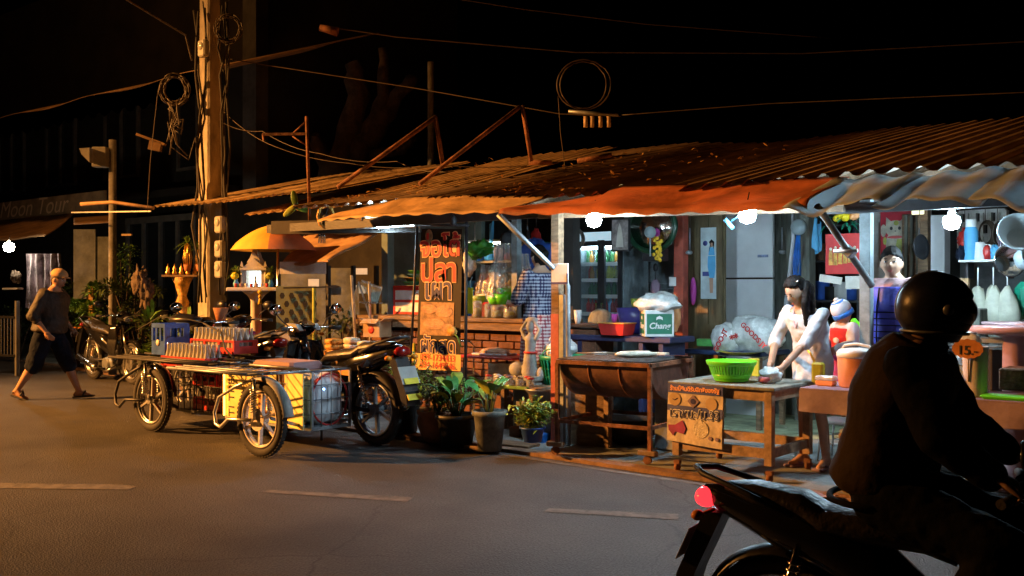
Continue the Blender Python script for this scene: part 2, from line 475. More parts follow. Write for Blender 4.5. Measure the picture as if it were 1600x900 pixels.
def remesh(o, voxel=0.008, smooth=5, folds=0.0, fscale=0.12):
    for p in o.data.polygons: p.use_smooth = True
    m = o.modifiers.new('fuse', 'REMESH'); m.mode = 'VOXEL'; m.voxel_size = voxel; m.use_smooth_shade = True
    if smooth:
        s = o.modifiers.new('soften', 'SMOOTH'); s.factor = 0.5; s.iterations = smooth
    if folds:
        t = bpy.data.textures.new('folds', 'CLOUDS'); t.noise_scale = fscale; t.noise_depth = 2
        d = o.modifiers.new('folds', 'DISPLACE'); d.texture = t; d.strength = folds; d.mid_level = 0.5
    return o
def fbox(b, px0, py0, px1, py1, Y, dep, bev=0.0):
    """a box whose street-side face fills a patch seen in the plane y=Y"""
    a = YP(px0, py0, Y); c = YP(px1, py1, Y); mid = YP((px0+px1)/2, py0, Y); mid2 = YP((px0+px1)/2, py1, Y)
    z1, z0 = mid.z, mid2.z
    b.box(((a.x+c.x)/2, Y+dep/2, (z0+z1)/2), (abs(c.x-a.x), dep, abs(z1-z0)), bev=bev)
    return (a.x+c.x)/2, (z0+z1)/2, abs(c.x-a.x), abs(z1-z0)
# ------------------------------------------------------------------ ground, road, pavement
def asphalt():
    m = bpy.data.materials.new('asphalt'); m.use_nodes = True; nt = m.node_tree; b = nt.nodes['Principled BSDF']
    tc = nt.nodes.new('ShaderNodeTexCoord')
    def nz(sc, det=4, st=(1, 1, 1)):
        mp = nt.nodes.new('ShaderNodeMapping'); mp.inputs['Scale'].default_value = st
        nt.links.new(tc.outputs['Object'], mp.inputs[0])
        n = nt.nodes.new('ShaderNodeTexNoise'); n.inputs['Scale'].default_value = sc; n.inputs['Detail'].default_value = det
        nt.links.new(mp.outputs[0], n.inputs[0]); return n
    big = nz(0.35, 4, (0.5, 1.6, 1)); mid = nz(2.2, 5); fine = nz(70, 3)
    vo = nt.nodes.new('ShaderNodeTexVoronoi'); vo.inputs['Scale'].default_value = 90
    nt.links.new(tc.outputs['Object'], vo.inputs[0])
    r1 = nt.nodes.new('ShaderNodeValToRGB')
    r1.color_ramp.elements[0].position = 0.3; r1.color_ramp.elements[0].color = (0.036, 0.034, 0.034, 1)
    r1.color_ramp.elements[1].position = 0.7; r1.color_ramp.elements[1].color = (0.078, 0.074, 0.072, 1)
    a = nt.nodes.new('ShaderNodeMath'); a.operation = 'ADD'
    nt.links.new(big.outputs[0], a.inputs[0]); 
    a2 = nt.nodes.new('ShaderNodeMath'); a2.operation = 'MULTIPLY_ADD'; a2.inputs[1].default_value = 0.5; a2.inputs[2].default_value = -0.25
    nt.links.new(mid.outputs[0], a2.inputs[0]); nt.links.new(a2.outputs[0], a.inputs[1])
    nt.links.new(a.outputs[0], r1.inputs[0])
    mx = nt.nodes.new('ShaderNodeMix'); mx.data_type = 'RGBA'; mx.blend_type = 'MULTIPLY'; mx.inputs[0].default_value = 0.9
    r2 = nt.nodes.new('ShaderNodeValToRGB')
    r2.color_ramp.elements[0].position = 0.30; r2.color_ramp.elements[0].color = (0.35, 0.35, 0.35, 1)
    r2.color_ramp.elements[1].position = 0.68; r2.color_ramp.elements[1].color = (1.55, 1.55, 1.55, 1)
    nt.links.new(fine.outputs[0], r2.inputs[0])
    nt.links.new(r1.outputs[0], mx.inputs[6]); nt.links.new(r2.outputs[0], mx.inputs[7])
    cr = nt.nodes.new('ShaderNodeTexVoronoi'); cr.feature = 'DISTANCE_TO_EDGE'; cr.inputs['Scale'].default_value = 0.8
    wmp = nt.nodes.new('ShaderNodeMix'); wmp.data_type = 'RGBA'; wmp.inputs[0].default_value = 0.25
    nt.links.new(tc.outputs['Object'], wmp.inputs[6]); nt.links.new(mid.outputs['Color'], wmp.inputs[7]); nt.links.new(wmp.outputs[2], cr.inputs[0])
    cl = nt.nodes.new('ShaderNodeMapRange'); cl.inputs[1].default_value = 0.0; cl.inputs[2].default_value = 0.010; cl.inputs[3].default_value = 0.35; cl.inputs[4].default_value = 1.0
    nt.links.new(cr.outputs[0], cl.inputs[0])
    st = nz(0.9, 3); stn = nt.nodes.new('ShaderNodeMapRange'); stn.inputs[1].default_value = 0.52; stn.inputs[2].default_value = 0.66; stn.inputs[3].default_value = 1.0; stn.inputs[4].default_value = 0.62
    nt.links.new(st.outputs[0], stn.inputs[0])
    msk = nz(0.5, 2); mk = nt.nodes.new('ShaderNodeMapRange'); mk.inputs[1].default_value = 0.5; mk.inputs[2].default_value = 0.6
    nt.links.new(msk.outputs[0], mk.inputs[0])
    lerp = nt.nodes.new('ShaderNodeMix'); lerp.data_type = 'FLOAT'; lerp.inputs[2].default_value = 1.0
    nt.links.new(mk.outputs[0], lerp.inputs[0]); nt.links.new(cl.outputs[0], lerp.inputs[3])
    mu = nt.nodes.new('ShaderNodeMath'); mu.operation = 'MULTIPLY'; nt.links.new(lerp.outputs[0], mu.inputs[0]); nt.links.new(stn.outputs[0], mu.inputs[1])
    m3 = nt.nodes.new('ShaderNodeMix'); m3.data_type = 'RGBA'; m3.blend_type = 'MULTIPLY'; m3.inputs[0].default_value = 1.0
    nt.links.new(mx.outputs[2], m3.inputs[6]); nt.links.new(mu.outputs[0], m3.inputs[7])
    nt.links.new(m3.outputs[2], b.inputs['Base Color'])
    bp = nt.nodes.new('ShaderNodeBump'); bp.inputs['Strength'].default_value = 0.55; bp.inputs['Distance'].default_value = 0.012
    nt.links.new(vo.outputs[0], bp.inputs['Height']); nt.links.new(bp.outputs[0], b.inputs['Normal'])
    b.inputs['Roughness'].default_value = 0.62
    M['asphalt'] = m
asphalt()
dm('dark_concrete', (0.10, 0.10, 0.11), 0.9, var=0.4, scale=2, bump=0.2)
g = B(); g.quad((-150, -80, -0.03), (80, -80, -0.03), (80, 150, -0.03), (-150, 150, -0.03))
struct(g.build('ground', 'soil'))
kerb = [(9, 6.75)] + [tuple(G(*p)[:2]) for p in ((1600, 830), (1330, 788), (1165, 762), (1000, 738), (880, 720), (790, 707), (690, 694), (600, 683))] + [(-8.6, 7.05), (-10.2, 7.45), (-12.2, 8.0), (-15, 8.7), (-20, 9.3), (-40, 10.5)]
g = B()
vs = g._v([(-45, -30, 0), (12, -30, 0), (12, kerb[0][1], 0)]+[(x, y, 0) for x, y in kerb]+[(-45, kerb[-1][1], 0)]); g._f(vs, [list(range(len(vs)))])
struct(g.build('road', 'asphalt'))
g = B()
vs = g._v([(x, y+0.10, 0.035) for x, y in kerb]+[(-40, 26, 0.035), (9, 26, 0.035)]); g._f(vs, [list(range(len(vs)))])
struct(g.build('pavement', 'pavement_concrete'))
g = B()
for (a, b2) in zip(kerb, kerb[1:]):
    vs = g._v([(a[0], a[1], -0.02), (b2[0], b2[1], -0.02), (a[0], a[1], 0.032), (b2[0], b2[1], 0.032), (a[0], a[1]+0.11, 0.039), (b2[0], b2[1]+0.11, 0.039)])
    g._f(vs, [(0, 1, 3, 2), (2, 3, 5, 4)])
struct(g.build('kerb', 'kerb_brown'))
# worn edge line along the kerb and the worn dashes
g = B()
for (a, b2) in zip(kerb[1:11], kerb[2:12]):
    g.quad((a[0], a[1]-0.16, 0.004), (b2[0], b2[1]-0.16, 0.004), (b2[0], b2[1]-0.08, 0.004), (a[0], a[1]-0.08, 0.004))
struct(g.build('road_edge_line', 'paint_line'))
g = B()
for q in (((-60, 754), (190, 757), (214, 760), (200, 765), (-60, 762)), ((408, 769), (420, 765), (646, 777), (636, 784)), ((850, 799), (858, 794), (1060, 803), (1060, 812)), ((1370, 830), (1380, 825), (1640, 850), (1630, 858))):
    vs = g._v([G(*p, 0.004) for p in q]); g._f(vs, [list(range(len(vs)))])
struct(g.build('lane_marking', 'paint_line'))
# pale green worn floor paint under the stall
g = B()
pts = []
for k in range(28):
    a = 2*PI*k/28; r = 1+0.12*math.sin(3*a+1)+0.08*math.sin(7*a)
    pts.append((-4.3+1.7*r*math.cos(a), 10.3+1.15*r*math.sin(a), 0.039))
vs = g._v(pts); g._f(vs, [list(range(28))])
mat('green_floor', (0.33, 0.38, 0.24), 0.7, var=0.5, scale=4, bump=0.3); M['green_floor'] = MATS['green_floor']
struct(g.build('floor_paint', 'green_floor'))

# ------------------------------------------------------------------ stall row: walls, posts, roofs
def wall(name, label, x0, x1, y, z0, z1, m, t=0.08):
    b = B(); b.box(((x0+x1)/2, y+t/2, (z0+z1)/2), (x1-x0, t, z1-z0)); o = b.build(name, m); return tag(o, label, 'wall')
wall('back_wall', 'dark boarded back wall closing off the whole stall row', -12.6, 1.5, 13.4, 0.035, 3.5, 'dark_wall', 0.1)
wall('partition_wall', 'teal painted wall behind the red and white crate', YP(598, 400, 10.6).x, YP(752, 400, 10.6).x, 10.6, 0.036, 2.62, 'teal_wall')
wall('partition_wall', 'stained grey plaster wall right of the glass door refrigerator', YP(975, 400, 10.7).x, YP(1060, 400, 10.7).x, 10.7, 0.036, 2.75, 'stain_wall')
wall('partition_wall', 'green grey plank wall beside the tall white panel', YP(1207, 400, 10.9).x, YP(1262, 400, 10.9).x, 10.9, 0.036, 2.8, 'grey_wood')
wall('partition_wall', 'pale beige wall strip behind the lucky cat poster', YP(1362, 400, 11.2).x, YP(1452, 400, 11.2).x, 11.2, 0.036, 2.75, 'hut_white')
wall('partition_wall', 'low grey wall behind the thermos shelf on the right', YP(1500, 400, 11.6).x, 1.3, 11.6, 0.036, 1.9, 'stain_wall')
wall('side_wall', 'dark wall at the left end of the stall row', -10.6, -10.5, 11.0, 0.036, 2.6, 'dark_wall', 2.2)

def lift(x): return 0.09*max(0, min(1, (-6.2-x)/1.2)) if x > -9.65 else 0
def corrugated(b, x0, x1, y0, z0, y1, z1, period, amp, sag=0.0, nx=6, ny=6, jag=0.0):
    n = int((x1-x0)/period)*nx
    r = random.Random(3)
    ends = {}
    def fn(u, v):
        x = x0+(x1-x0)*u; k = int((x-x0)/0.75); e = ends.setdefault(k, r.uniform(-1, 1)*jag)
        ph = (x-x0)/period*2*PI
        w = max(-0.55, math.sin(ph))
        y = y0+(y1-y0)*v+e*(1-v)
        return Vector((x, y, lift(x)+z0+(z1-z0)*v+amp*w+sag*math.sin(PI*v)+0.012*math.sin(x*1.7+v*3)+(0.006*e/jag if jag else 0)))
    b.sheet(fn, n, ny, smooth=False)
b = B(); corrugated(b, -9.6, 3.2, 7.62, 2.37, 13.6, 3.62, 0.19, 0.028, jag=0.10)
rt = tag(b.build('corrugated_roof', 'roof_sheet'), 'long rusty corrugated roof over the whole row of stalls', 'roof')
b = B(); corrugated(b, -13.5, -9.7, 8.1, 2.70, 10.9, 3.36, 0.16, 0.02, jag=0.06)
tag(b.build('corrugated_roof', 'roof_left'), 'small orange lit corrugated roof beside the concrete utility pole', 'roof')
b = B(); corrugated(b, -11.6, -7.6, 8.35, 2.52, 11.6, 3.36, 0.2, 0.022, jag=0.08)
tag(b.build('corrugated_roof', 'roof_left'), 'leaf strewn corrugated roof under the diagonal poles', 'roof')
# beams under the eave
def beam(label, p0, p1, w, h, m, name='beam'):
    b = B(); b.bar(p0, p1, w, h); return tag(b.build(name, m), label, 'beam')
beam('dark eave beam running above the banner stall', (-10.3, 7.75, 2.24), (-5.2, 7.75, 2.24), 0.06, 0.10, 'dark_steel')
beam('grey metal beam carrying the orange awning', (-5.9, 7.62, 2.20), (-2.9, 7.62, 2.12), 0.04, 0.06, 'old_wood')
beam('dark eave beam above the lucky cat poster', (-3.1, 7.8, 2.13), (0.8, 7.8, 2.13), 0.06, 0.08, 'dark_steel')
beam('rear dark crossbeam under the roof of the fridge stall', (-8.5, 10.1, 2.62), (-1.5, 10.1, 2.62), 0.08, 0.16, 'old_wood')
for i, px in enumerate((640, 760, 905, 1040, 1180, 1330, 1480)):
    x = YP(px, 300, 8.5).x
    b = B(); b.bar((x, 7.7, 2.31), (x, 13.3, 3.47), 0.05, 0.08); tag(b.build('rafter', 'old_wood'), 'wooden rafter under the corrugated roof, %s' % ['above the banner stall', 'left of the grey post', 'over the refrigerator', 'over the stained wall', 'over the white panel', 'over the red poster', 'over the right kitchen'][i], 'rafter', 'rafters under the roof')

def post(name, label, px, Y, w, m, z1, z0=0.036, d=None):
    x = YP(px, 450, Y).x
    b = B(); b.box((x, Y, (z0+z1)/2), (w, d or w, z1-z0), bev=0.004)
    return tag(b.build(name, m), label, 'post')
# the post with orange lower half and its bent awning strut
x = YP(871, 450, 7.55).x
t = thing('stall_post', 'wooden post with orange painted lower half and a notice at mid height', 'post', (x, 7.55, 0.036))
b = B(); b.box((0, 0, 1.70), (0.085, 0.085, 0.96)); b.build('upper_post', 'old_wood', t)
b = B(); b.box((0, 0, 0.61), (0.09, 0.09, 1.22)); b.build('painted_post', 'orange_post', t)
b = B(); b.box((0.075, -0.02, 0.70), (0.05, 0.05, 1.40)); b.build('angle_iron', 'steel', t)
e1 = YP(778, 335, 6.95); e2 = YP(884, 437, 7.45)
b = B(); b.tube([e1, e1.lerp(e2, 0.5), e2+Vector((-0.02, 0, 0.01)), e2+Vector((0.01, 0.02, -0.06)), Vector((e2.x+0.01, 7.48, 0.5)), Vector((e2.x+0.01, 7.48, 0.036))], 0.024, 10)
tag(b.build('awning_strut', 'steel'), 'bent grey steel pipe propping the left end of the orange awning', 'pipe')
t = thing('notice_board', 'small white notice sheet fixed on the orange post', 'notice', YP(875, 428, 7.36))
b = B(); b.box((0, 0, 0), (0.19, 0.012, 0.19), bev=0.003); b.build('sheet', 'paper', t)
b = B(); b.box((0, -0.009, -0.085), (0.19, 0.004, 0.02)); b.box((0.088, -0.009, -0.04), (0.014, 0.004, 0.09)); b.build('printed_edge', 'ink_navy', t)
post('stall_post', 'slim grey steel post behind the wrapped flower baskets', 807, 8.9, 0.085, 'grey_paint_steel', 2.5)
post('stall_post', 'grey steel post between the red poster and the man', 1354, 7.9, 0.085, 'grey_paint_steel', 2.2)
post('stall_post', 'rusty red post between the stained wall and the wooden door', 1064, 9.9, 0.12, 'orange_post', 2.7)
post('stall_post', 'dark post just left of the glass door refrigerator', 893, 9.3, 0.14, 'dark_wall', 2.5)
post('stall_post', 'teal grey post at the left corner of the banner stall', 606, 9.2, 0.12, 'teal_wall', 2.5)
post('stall_post', 'grey green wooden post behind the blue hanging strings', 1258, 10.6, 0.17, 'grey_wood', 2.9)
post('stall_post', 'dark brown post left of the right hand white bulb', 1444, 10.4, 0.10, 'old_wood', 2.6)
# strut with clamp at right
a = YP(1277, 322, 6.95); c = YP(1362, 446, 7.72)
t = thing('awning_strut', 'dark diagonal steel strut with a bolted clamp at its middle', 'pipe', a)
b = B(); b.tube([a, c], 0.026, 10); b.build('pipe', 'grey_paint_steel', t, world=True)
m_ = a.lerp(c, 0.55)
b = B(); b.box(tuple(m_), (0.10, 0.09, 0.07), bev=0.01, rot=ry(R(40))); b.cyl(m_+Vector((-.09, -.05, .0)), m_+Vector((.09, -.05, 0)), 0.014); b.build('clamp', 'steel', t, world=True)

# awnings
def awning(name, label, pts_front, pts_back, m, nu=40, nv=8, wav=0.02, sag=0.04, th=0.006, hem=0.05, seed=0):
    def interp(P, u):
        k = u*(len(P)-1); i = min(int(k), len(P)-2); return Vector(P[i]).lerp(Vector(P[i+1]), k-i)
    def fn(u, v):
        if v < 0.12:
            f = interp(pts_front, u); t_ = v/0.12
            return f+Vector((0, -0.01*(1-t_), -hem*(1-t_)+0.010*math.sin(u*60+seed)*(1-t_)))
        v2 = (v-0.12)/0.88
        p = interp(pts_front, u).lerp(interp(pts_back, u), v2)
        n_ = mnoise.noise(Vector((p.x*1.3+seed, p.y*3, seed)))
        return p + Vector((0, 0, -sag*math.sin(PI*v2)*abs(math.sin(u*PI*3)) + wav*n_ + wav*0.5*math.sin(u*38+v2*4+seed)*(1-v2)))
    b = B(); b.sheet(fn, nu, nv, th=th)
    return tag(b.build(name, m), label, 'awning')
f1 = [YP(780, 326, 6.95), YP(900, 324, 6.95), YP(1020, 324, 6.93), YP(1130, 320, 6.9), YP(1262, 314, 6.9)]
k1 = [Vector((p.x-0.0, 7.72, p.z+0.25)) for p in f1]
k1[0] = Vector((f1[0].x+0.18, 7.72, 2.33))
awning('tarpaulin_awning', 'orange red tarpaulin awning above the two central bulbs', f1, k1, 'orange_tarp', 60, 12, seed=1)
f2 = [YP(497, 343, 7.25), YP(560, 336, 7.05), YP(660, 331, 6.97), YP(780, 328, 6.95)]
k2 = [Vector((f2[0].x+0.1, 7.5, 2.36)), Vector((f2[1].x+0.1, 7.62, 2.48)), Vector((f2[2].x, 7.62, 2.47)), Vector((f2[3].x+0.1, 7.62, 2.38))]
awning('tarpaulin_awning', 'pale ochre tarpaulin awning above the tall banner', f2, k2, 'beige_tarp', 40, 10, hem=0.02, seed=4)
# bent zinc sheets at the right
t = thing('metal_awning', 'crumpled grey corrugated metal awning above the right kitchen', 'awning', (-2.0, 7.2, 2.1))
xs0 = YP(1240, 312, 6.95).x
for k in range(4):
    xa = xs0+k*0.62; xb = xa+0.72
    def fn(u, v, k=k, xa=xa, xb=xb):
        x = xa+(xb-xa)*u
        z = 2.08+0.27*v - 0.04*math.sin(u*PI*2+k*1.7)*(1-v) + 0.016*math.sin(u*PI*5+k*2) + 0.014*mnoise.noise(Vector((x*2, v*3, k)))
        y = 6.75+0.9*v + 0.05*math.sin(u*5+k)*(1-v)
        return Vector((x-0.28*v*0.0, y, z - (0.10*(1-v) if k >= 2 else 0.03*(1-v))*math.sin(PI*u)))
    b = B(); b.sheet(fn, 24, 8, th=0.003); b.build('sheet', 'zinc', t, world=True)
# dry leaves and scraps on the roof
b = B(); r = random.Random(5)
for i in range(380):
    x = r.uniform(-9.4, -4.8) if r.random() < 0.8 else r.uniform(-11, -9.4); y = 7.8+r.random()**1.6*4.6
    if r.random() < (x+9.4)/9: continue
    zr = 2.37+lift(x)+(y-7.62)*0.209+0.045 if x > -9.6 else 2.54+(y-8.35)*0.26+0.04
    if x < -9.6 and y < 8.4: continue
    a = r.uniform(0, 6.28); s_ = r.uniform(0.02, 0.055)
    b.leaf((x, y, zr), (math.cos(a), math.sin(a), r.uniform(-0.1, 0.5)), s_*1.6, s_*0.7, droop=r.uniform(-.3, .5), seg=2)
mat('dry_leaf', (0.60, 0.36, 0.13), 0.6, var=0.5, scale=20, bump=0.1); M['dry_leaf'] = MATS['dry_leaf']
o = b.build('dry_leaves', 'dry_leaf'); tag(o, 'dry fallen leaves scattered over the corrugated roof', 'leaves', kind='stuff')

# poles and frames on the roof
def pole_thing(name, label, cat, segs, m, r=0.022, group=None):
    t = thing(name, label, cat, segs[0][0], group=group)
    for a, c in segs:
        b = B(); b.tube([a, c], r, 8); b.build('pipe', m, t, world=True)
    return t
pole_thing('roof_brace', 'rusty pole brace on the roof, the left one of two', 'brace', [(W(527, 293, 12.3), W(682, 182, 12.6)), (W(680, 182, 12.6), W(692, 258, 12.6))], 'rust', 0.028)
pole_thing('roof_brace', 'rusty pole brace on the roof, the longer right one', 'brace', [(W(655, 288, 11.5), W(812, 167, 12.2)), (W(816, 165, 12.2), W(830, 252, 12.2))], 'rust', 0.026)
t = thing('antenna_frame', 'rusty antenna mast with a side arm above the small roof', 'antenna', W(484, 330, 12.2))
b = B(); b.tube([W(484, 345, 12.2), W(479, 182, 12.2)], 0.02, 8); b.build('mast', 'rust', t, world=True)
b = B(); b.bar(W(410, 210, 12.2), W(480, 209, 12.2), 0.03, 0.03); b.bar(W(411, 210, 12.2), W(412, 220, 12.2), 0.02, 0.02); b.build('arm', 'rust', t, world=True)
b = B(); b.tube([W(456, 210, 12.2), W(478, 190, 12.2)], 0.010, 6); b.tube([W(456, 212, 12.2), W(480, 228, 12.2)], 0.010, 6); b.build('stay', 'rust', t, world=True)
b = B(); b.tube([W(902, 252, 12.5), W(956, 242, 12.5)], 0.03, 8); tag(b.build('loose_pipe', 'rust'), 'short rusty pipe lying on the corrugated roof', 'pipe')
b = B(); b.tube([W(826, 254, 12.4), W(862, 254, 12.4)], 0.03, 8); tag(b.build('loose_pipe', 'rust'), 'short pipe lying beside the foot of the right brace', 'pipe')
b = B(); b.tube([W(673, 320, 17.5), W(673, 97, 17.5)], 0.055, 10); tag(b.build('thin_post', 'concrete'), 'dark thin post rising behind the corrugated roof', 'post')

# ------------------------------------------------------------------ buildings in the dark
t = thing('town_house', 'dark two storey house rising behind the utility pole', 'house', (-20, 12.6, 0))
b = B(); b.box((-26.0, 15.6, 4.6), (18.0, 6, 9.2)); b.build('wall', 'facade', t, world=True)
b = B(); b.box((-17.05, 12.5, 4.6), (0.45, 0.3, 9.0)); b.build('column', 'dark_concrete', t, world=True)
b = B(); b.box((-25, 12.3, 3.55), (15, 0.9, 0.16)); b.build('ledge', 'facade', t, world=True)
for k, xx in enumerate((-31, -28.2, -25.4, -22.4, -19.2)):
    for zz in (5.0,):
        f = B(); 
        for dx in (-0.75, 0, 0.75): f.box((xx+dx, 12.56, zz), (0.07, 0.08, 1.7))
        for dz in (-0.85, 0.85): f.box((xx, 12.56, zz+dz), (1.57, 0.09, 0.07))
        fo = f.build('window', 'window_frame', t, world=True)
        p = B(); p.box((xx, 12.585, zz), (1.5, 0.02, 1.66)); p.build('pane', 'window_glass', fo, world=True)
b = B()
for k in range(60):
    xx = -29+k*0.2
b = B()
def sc(u, v):
    x = -33+19.6*u
    if v < 0.2:
        return Vector((x, 9.0, 4.92-0.30*(1-v/0.2)-(0.11*abs(math.sin(x*PI/0.42)) if v == 0 else 0)+0.02*math.sin(x)))
    w_ = (v-0.2)/0.8
    return Vector((x, 9.0+3.55*w_, 4.92+1.25*w_+0.03*math.sin(x*2.1)))
b.sheet(sc, 280, 10, th=0.01, smooth=False)
tag(b.build('scalloped_awning', 'brown_tarp'), 'large dark awning with scalloped edge high on the left', 'awning')

# ground floor glazing of the house, aluminium frames
t = thing('shop_window', 'dark aluminium framed glass front behind the potted cactus', 'window', (-17.5, 11.9, 0.036))
xa = YP(200, 400, 11.9).x; xb = YP(306, 400, 11.9).x
b = B(); n_ = 4
for k in range(n_+1):
    xx = xa+(xb-xa)*k/n_; b.box((xx, 11.9, 1.5), (0.09, 0.07, 3.0))
b.box(((xa+xb)/2, 11.9, 3.0), (xb-xa+0.1, 0.08, 0.14)); b.box(((xa+xb)/2, 11.9, 0.12), (xb-xa+0.1, 0.08, 0.24))
b.build('window_frame', 'window_frame', t, world=True)
b = B(); b.box(((xa+xb)/2, 11.93, 1.5), (xb-xa, 0.02, 2.9)); b.build('pane', 'window_glass', t, world=True)
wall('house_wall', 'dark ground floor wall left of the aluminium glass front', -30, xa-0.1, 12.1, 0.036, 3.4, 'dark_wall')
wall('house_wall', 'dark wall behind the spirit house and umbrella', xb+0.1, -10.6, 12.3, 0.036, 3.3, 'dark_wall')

# left shop awning with lettering
t = thing('shop_awning', 'worn brown awning with pale lettering on the far left', 'awning', (-22, 8.6, 2.5))
x1 = YP(70, 366, 8.6).x; x2 = YP(116, 334, 10.3).x
def mf(u, v):
    x = (x1+(x2-x1)*v) if u == 1 else -30+(x1+(x2-x1)*v+30)*u
    return Vector((x, 8.6+1.7*v, 2.44+0.62*v-0.05*math.sin(PI*v)+0.02*math.sin(x*3+v*5)))
b = B(); b.sheet(mf, 40, 8, th=0.02); b.build('canopy', 'brown_tarp', t, world=True)
b = B(); b.box(((-30+x2+1.2)/2, 10.34, 3.27), (x2+1.2+30, 0.05, 0.40)); b.build('sign_strip', 'brown_tarp', t, world=True)
c_ = YP(40, 325, 10.28)
text(t, 'a Moon Tour', (c_.x, 10.30, 3.27), 0.52, 'ink_pale', shear=0.3, sx=1.3)
t = thing('roof_pole', 'dark roof edge pole with a wrapped white joint behind the loudspeaker pole', 'pipe', W(125, 318, 15))
b = B(); b.tube([W(126, 319, 15), W(176, 316, 15), W(240, 325, 14.6)], 0.028, 8); b.build('pipe', 'brown_tarp', t, world=True)

# ------------------------------------------------------------------ poles
base = W(328, 607, 14.8); base.z = 0.036
t = thing('utility_pole', 'tall square concrete utility pole loaded with cables', 'pole', base)
b = B(); b.box((0, 0, 4.4), (0.30, 0.26, 8.8), bev=0.03, taper=0.72); b.build('shaft', 'pole_concrete', t)
b = B(); b.tube([W(346, 480, 14.9), W(344, 300, 14.9), W(340, 210, 14.9), W(345, 150, 14.9)], [0.07, 0.075, 0.06, 0.03], 8); b.build('riser_conduit', 'pole_concrete', t, world=True)
b = B()
r = random.Random(11)
for k in range(8):
    x0 = 336+(r.uniform(-27, -20) if k % 2 else r.uniform(9, 16)); pts = []
    for j in range(9): pts.append(W(x0+r.uniform(-5, 5)+6*math.sin(j+k), 10+j*57+r.uniform(-8, 8), 14.5+r.uniform(-.1, .1)))
    b.tube(pts, r.uniform(0.008, 0.02), 5)
b.build('cable_bundle', 'rubber', t, world=True)
for k, (pa, pb) in enumerate(((336, 366), (374, 404), (410, 432), (60, 92))):
    q = W(344 if k < 3 else 318, (pa+pb)/2, 14.3)
    mb = B(); mb.box(tuple(q), (0.17, 0.10, 0.24), bev=0.02); mo = mb.build('meter_box', 'cloth_plate', t, world=True)
    mb = B(); mb.ball((q.x+.0, q.y-0.05, q.z+0.03), (0.06, 0.03, 0.06)); mb.build('dial', 'bottle_glass', mo, world=True)
def coil(label, px, py, d, r_, n, seed, m='rubber', th=0.009, name='cable_coil'):
    b = B(); r = random.Random(seed); c0 = W(px, py, d)
    for k in range(n):
        rr = r_*r.uniform(0.78, 1.1); ox, oz = r.uniform(-.05, .05)*r_, r.uniform(-.08, .08)*r_
        sq = r.uniform(0.8, 1.1); pts = []
        for j in range(28):
            a = 2*PI*j/28
            pts.append(c0+RV*(ox+rr*sq*math.cos(a))+Vector((0, 0, oz+rr*math.sin(a)))+FV*r.uniform(-.03, .03))
        b.tube(pts, th, 5, closed=True)
    return tag(b.build(name, m), label, 'cable coil')
mat('cable_worn', (0.055, 0.038, 0.025), 0.5, var=0.4, bump=0.1); M['cable_worn'] = MATS['cable_worn']
coil('tangled brown cable coil hanging left of the utility pole', 273, 140, 14.5, 0.22, 9, 1, 'cable_worn', 0.010)
coil('round coil of cable high right of the utility pole', 356, 45, 14.4, 0.19, 5, 2, 'cable_worn', 0.008)
coil('large loop of spare cable hanging from the wire above the roof', 911, 132, 13, 0.36, 2, 3, 'cable_worn', 0.009)
b = B(); r = random.Random(4)
for k in range(7):
    pts = [W(268+r.uniform(-6, 10), 160, 14.4)]
    for j in range(1, 6): pts.append(W(268+r.uniform(-6, 8)+j*r.uniform(-1, 5), 160+j*r.uniform(8, 17), 14.4))
    b.tube(pts, 0.010, 5)
tag(b.build('cable_tail', 'cable_worn'), 'loose cable ends dangling under the tangled coil', 'cable')
def wire(label, pts, r=0.009, sag=0.0, m='cable_worn', group='overhead wires'):
    P = [W(*p) for p in pts]; Q = []
    for a, c in zip(P, P[1:]):
        for j in range(10):
            u = j/10; Q.append(a.lerp(c, u)-Vector((0, 0, sag*4*u*(1-u))))
    Q.append(P[-1])
    b = B(); b.tube(Q, r*0.75, 5); return tag(b.build('overhead_wire', m), label, 'wire', group)
wire('thick overhead wire from the top left corner to the pole', [(150, -30, 12), (290, 55, 14.5), (300, 95, 14.6)], 0.020)
wire('overhead wire running right from the splice near the tree top', [(500, 40, 15), (620, 58, 15), (900, 82, 15), (1250, 84, 15), (1700, 60, 14)], 0.012)
wire('overhead wire crossing above the roof braces to the cable loop', [(345, 90, 14.6), (430, 104, 14.5), (650, 138, 14), (875, 178, 13.2), (970, 182, 13)], 0.010)
wire('overhead wire leaving the cable loop towards the right', [(970, 180, 13), (1200, 162, 12.5), (1700, 140, 11)], 0.008)
wire('lowest overhead wire sagging over the small roof', [(345, 170, 14.6), (420, 225, 14), (545, 255, 13.5), (690, 258, 13), (880, 252, 12.8)], 0.007, 0.05)
wire('second low wire from the pole past the antenna mast', [(345, 190, 14.6), (410, 205, 13.5), (500, 240, 13), (620, 252, 12.5), (700, 268, 12)], 0.007, 0.05)
wire('top overhead wire crossing the dark sky to the right', [(660, -10, 15), (820, 15, 15), (1010, 38, 15), (1300, 60, 15)], 0.009)
wire('thin drop wire hanging left of the utility pole', [(247, 140, 14.2), (235, 250, 14.2), (230, 330, 14.2)], 0.006)
wire('curled drop wire beside the utility pole', [(262, 190, 14.3), (268, 230, 14.3), (295, 250, 14.3), (305, 215, 14.3), (312, 300, 14.4)], 0.008)
wire('drop wire from the cable loop down to the roof', [(872, 150, 12.8), (876, 210, 12.8), (883, 262, 12.6)], 0.006)
t = thing('cable_splice', 'cable splice closure hanging under the large wire loop', 'splice box', W(935, 185, 13))
b = B(); b.tube([W(888, 174, 13), W(966, 180, 13)], 0.022, 8); b.build('rod', 'steel', t, world=True)
b = B()
for k, px in enumerate((915, 925, 938, 951)): b.tube([W(px, 182, 13), W(px, 199, 13)], 0.028, 8)
b.build('insulator', 'beige_plastic', t, world=True)
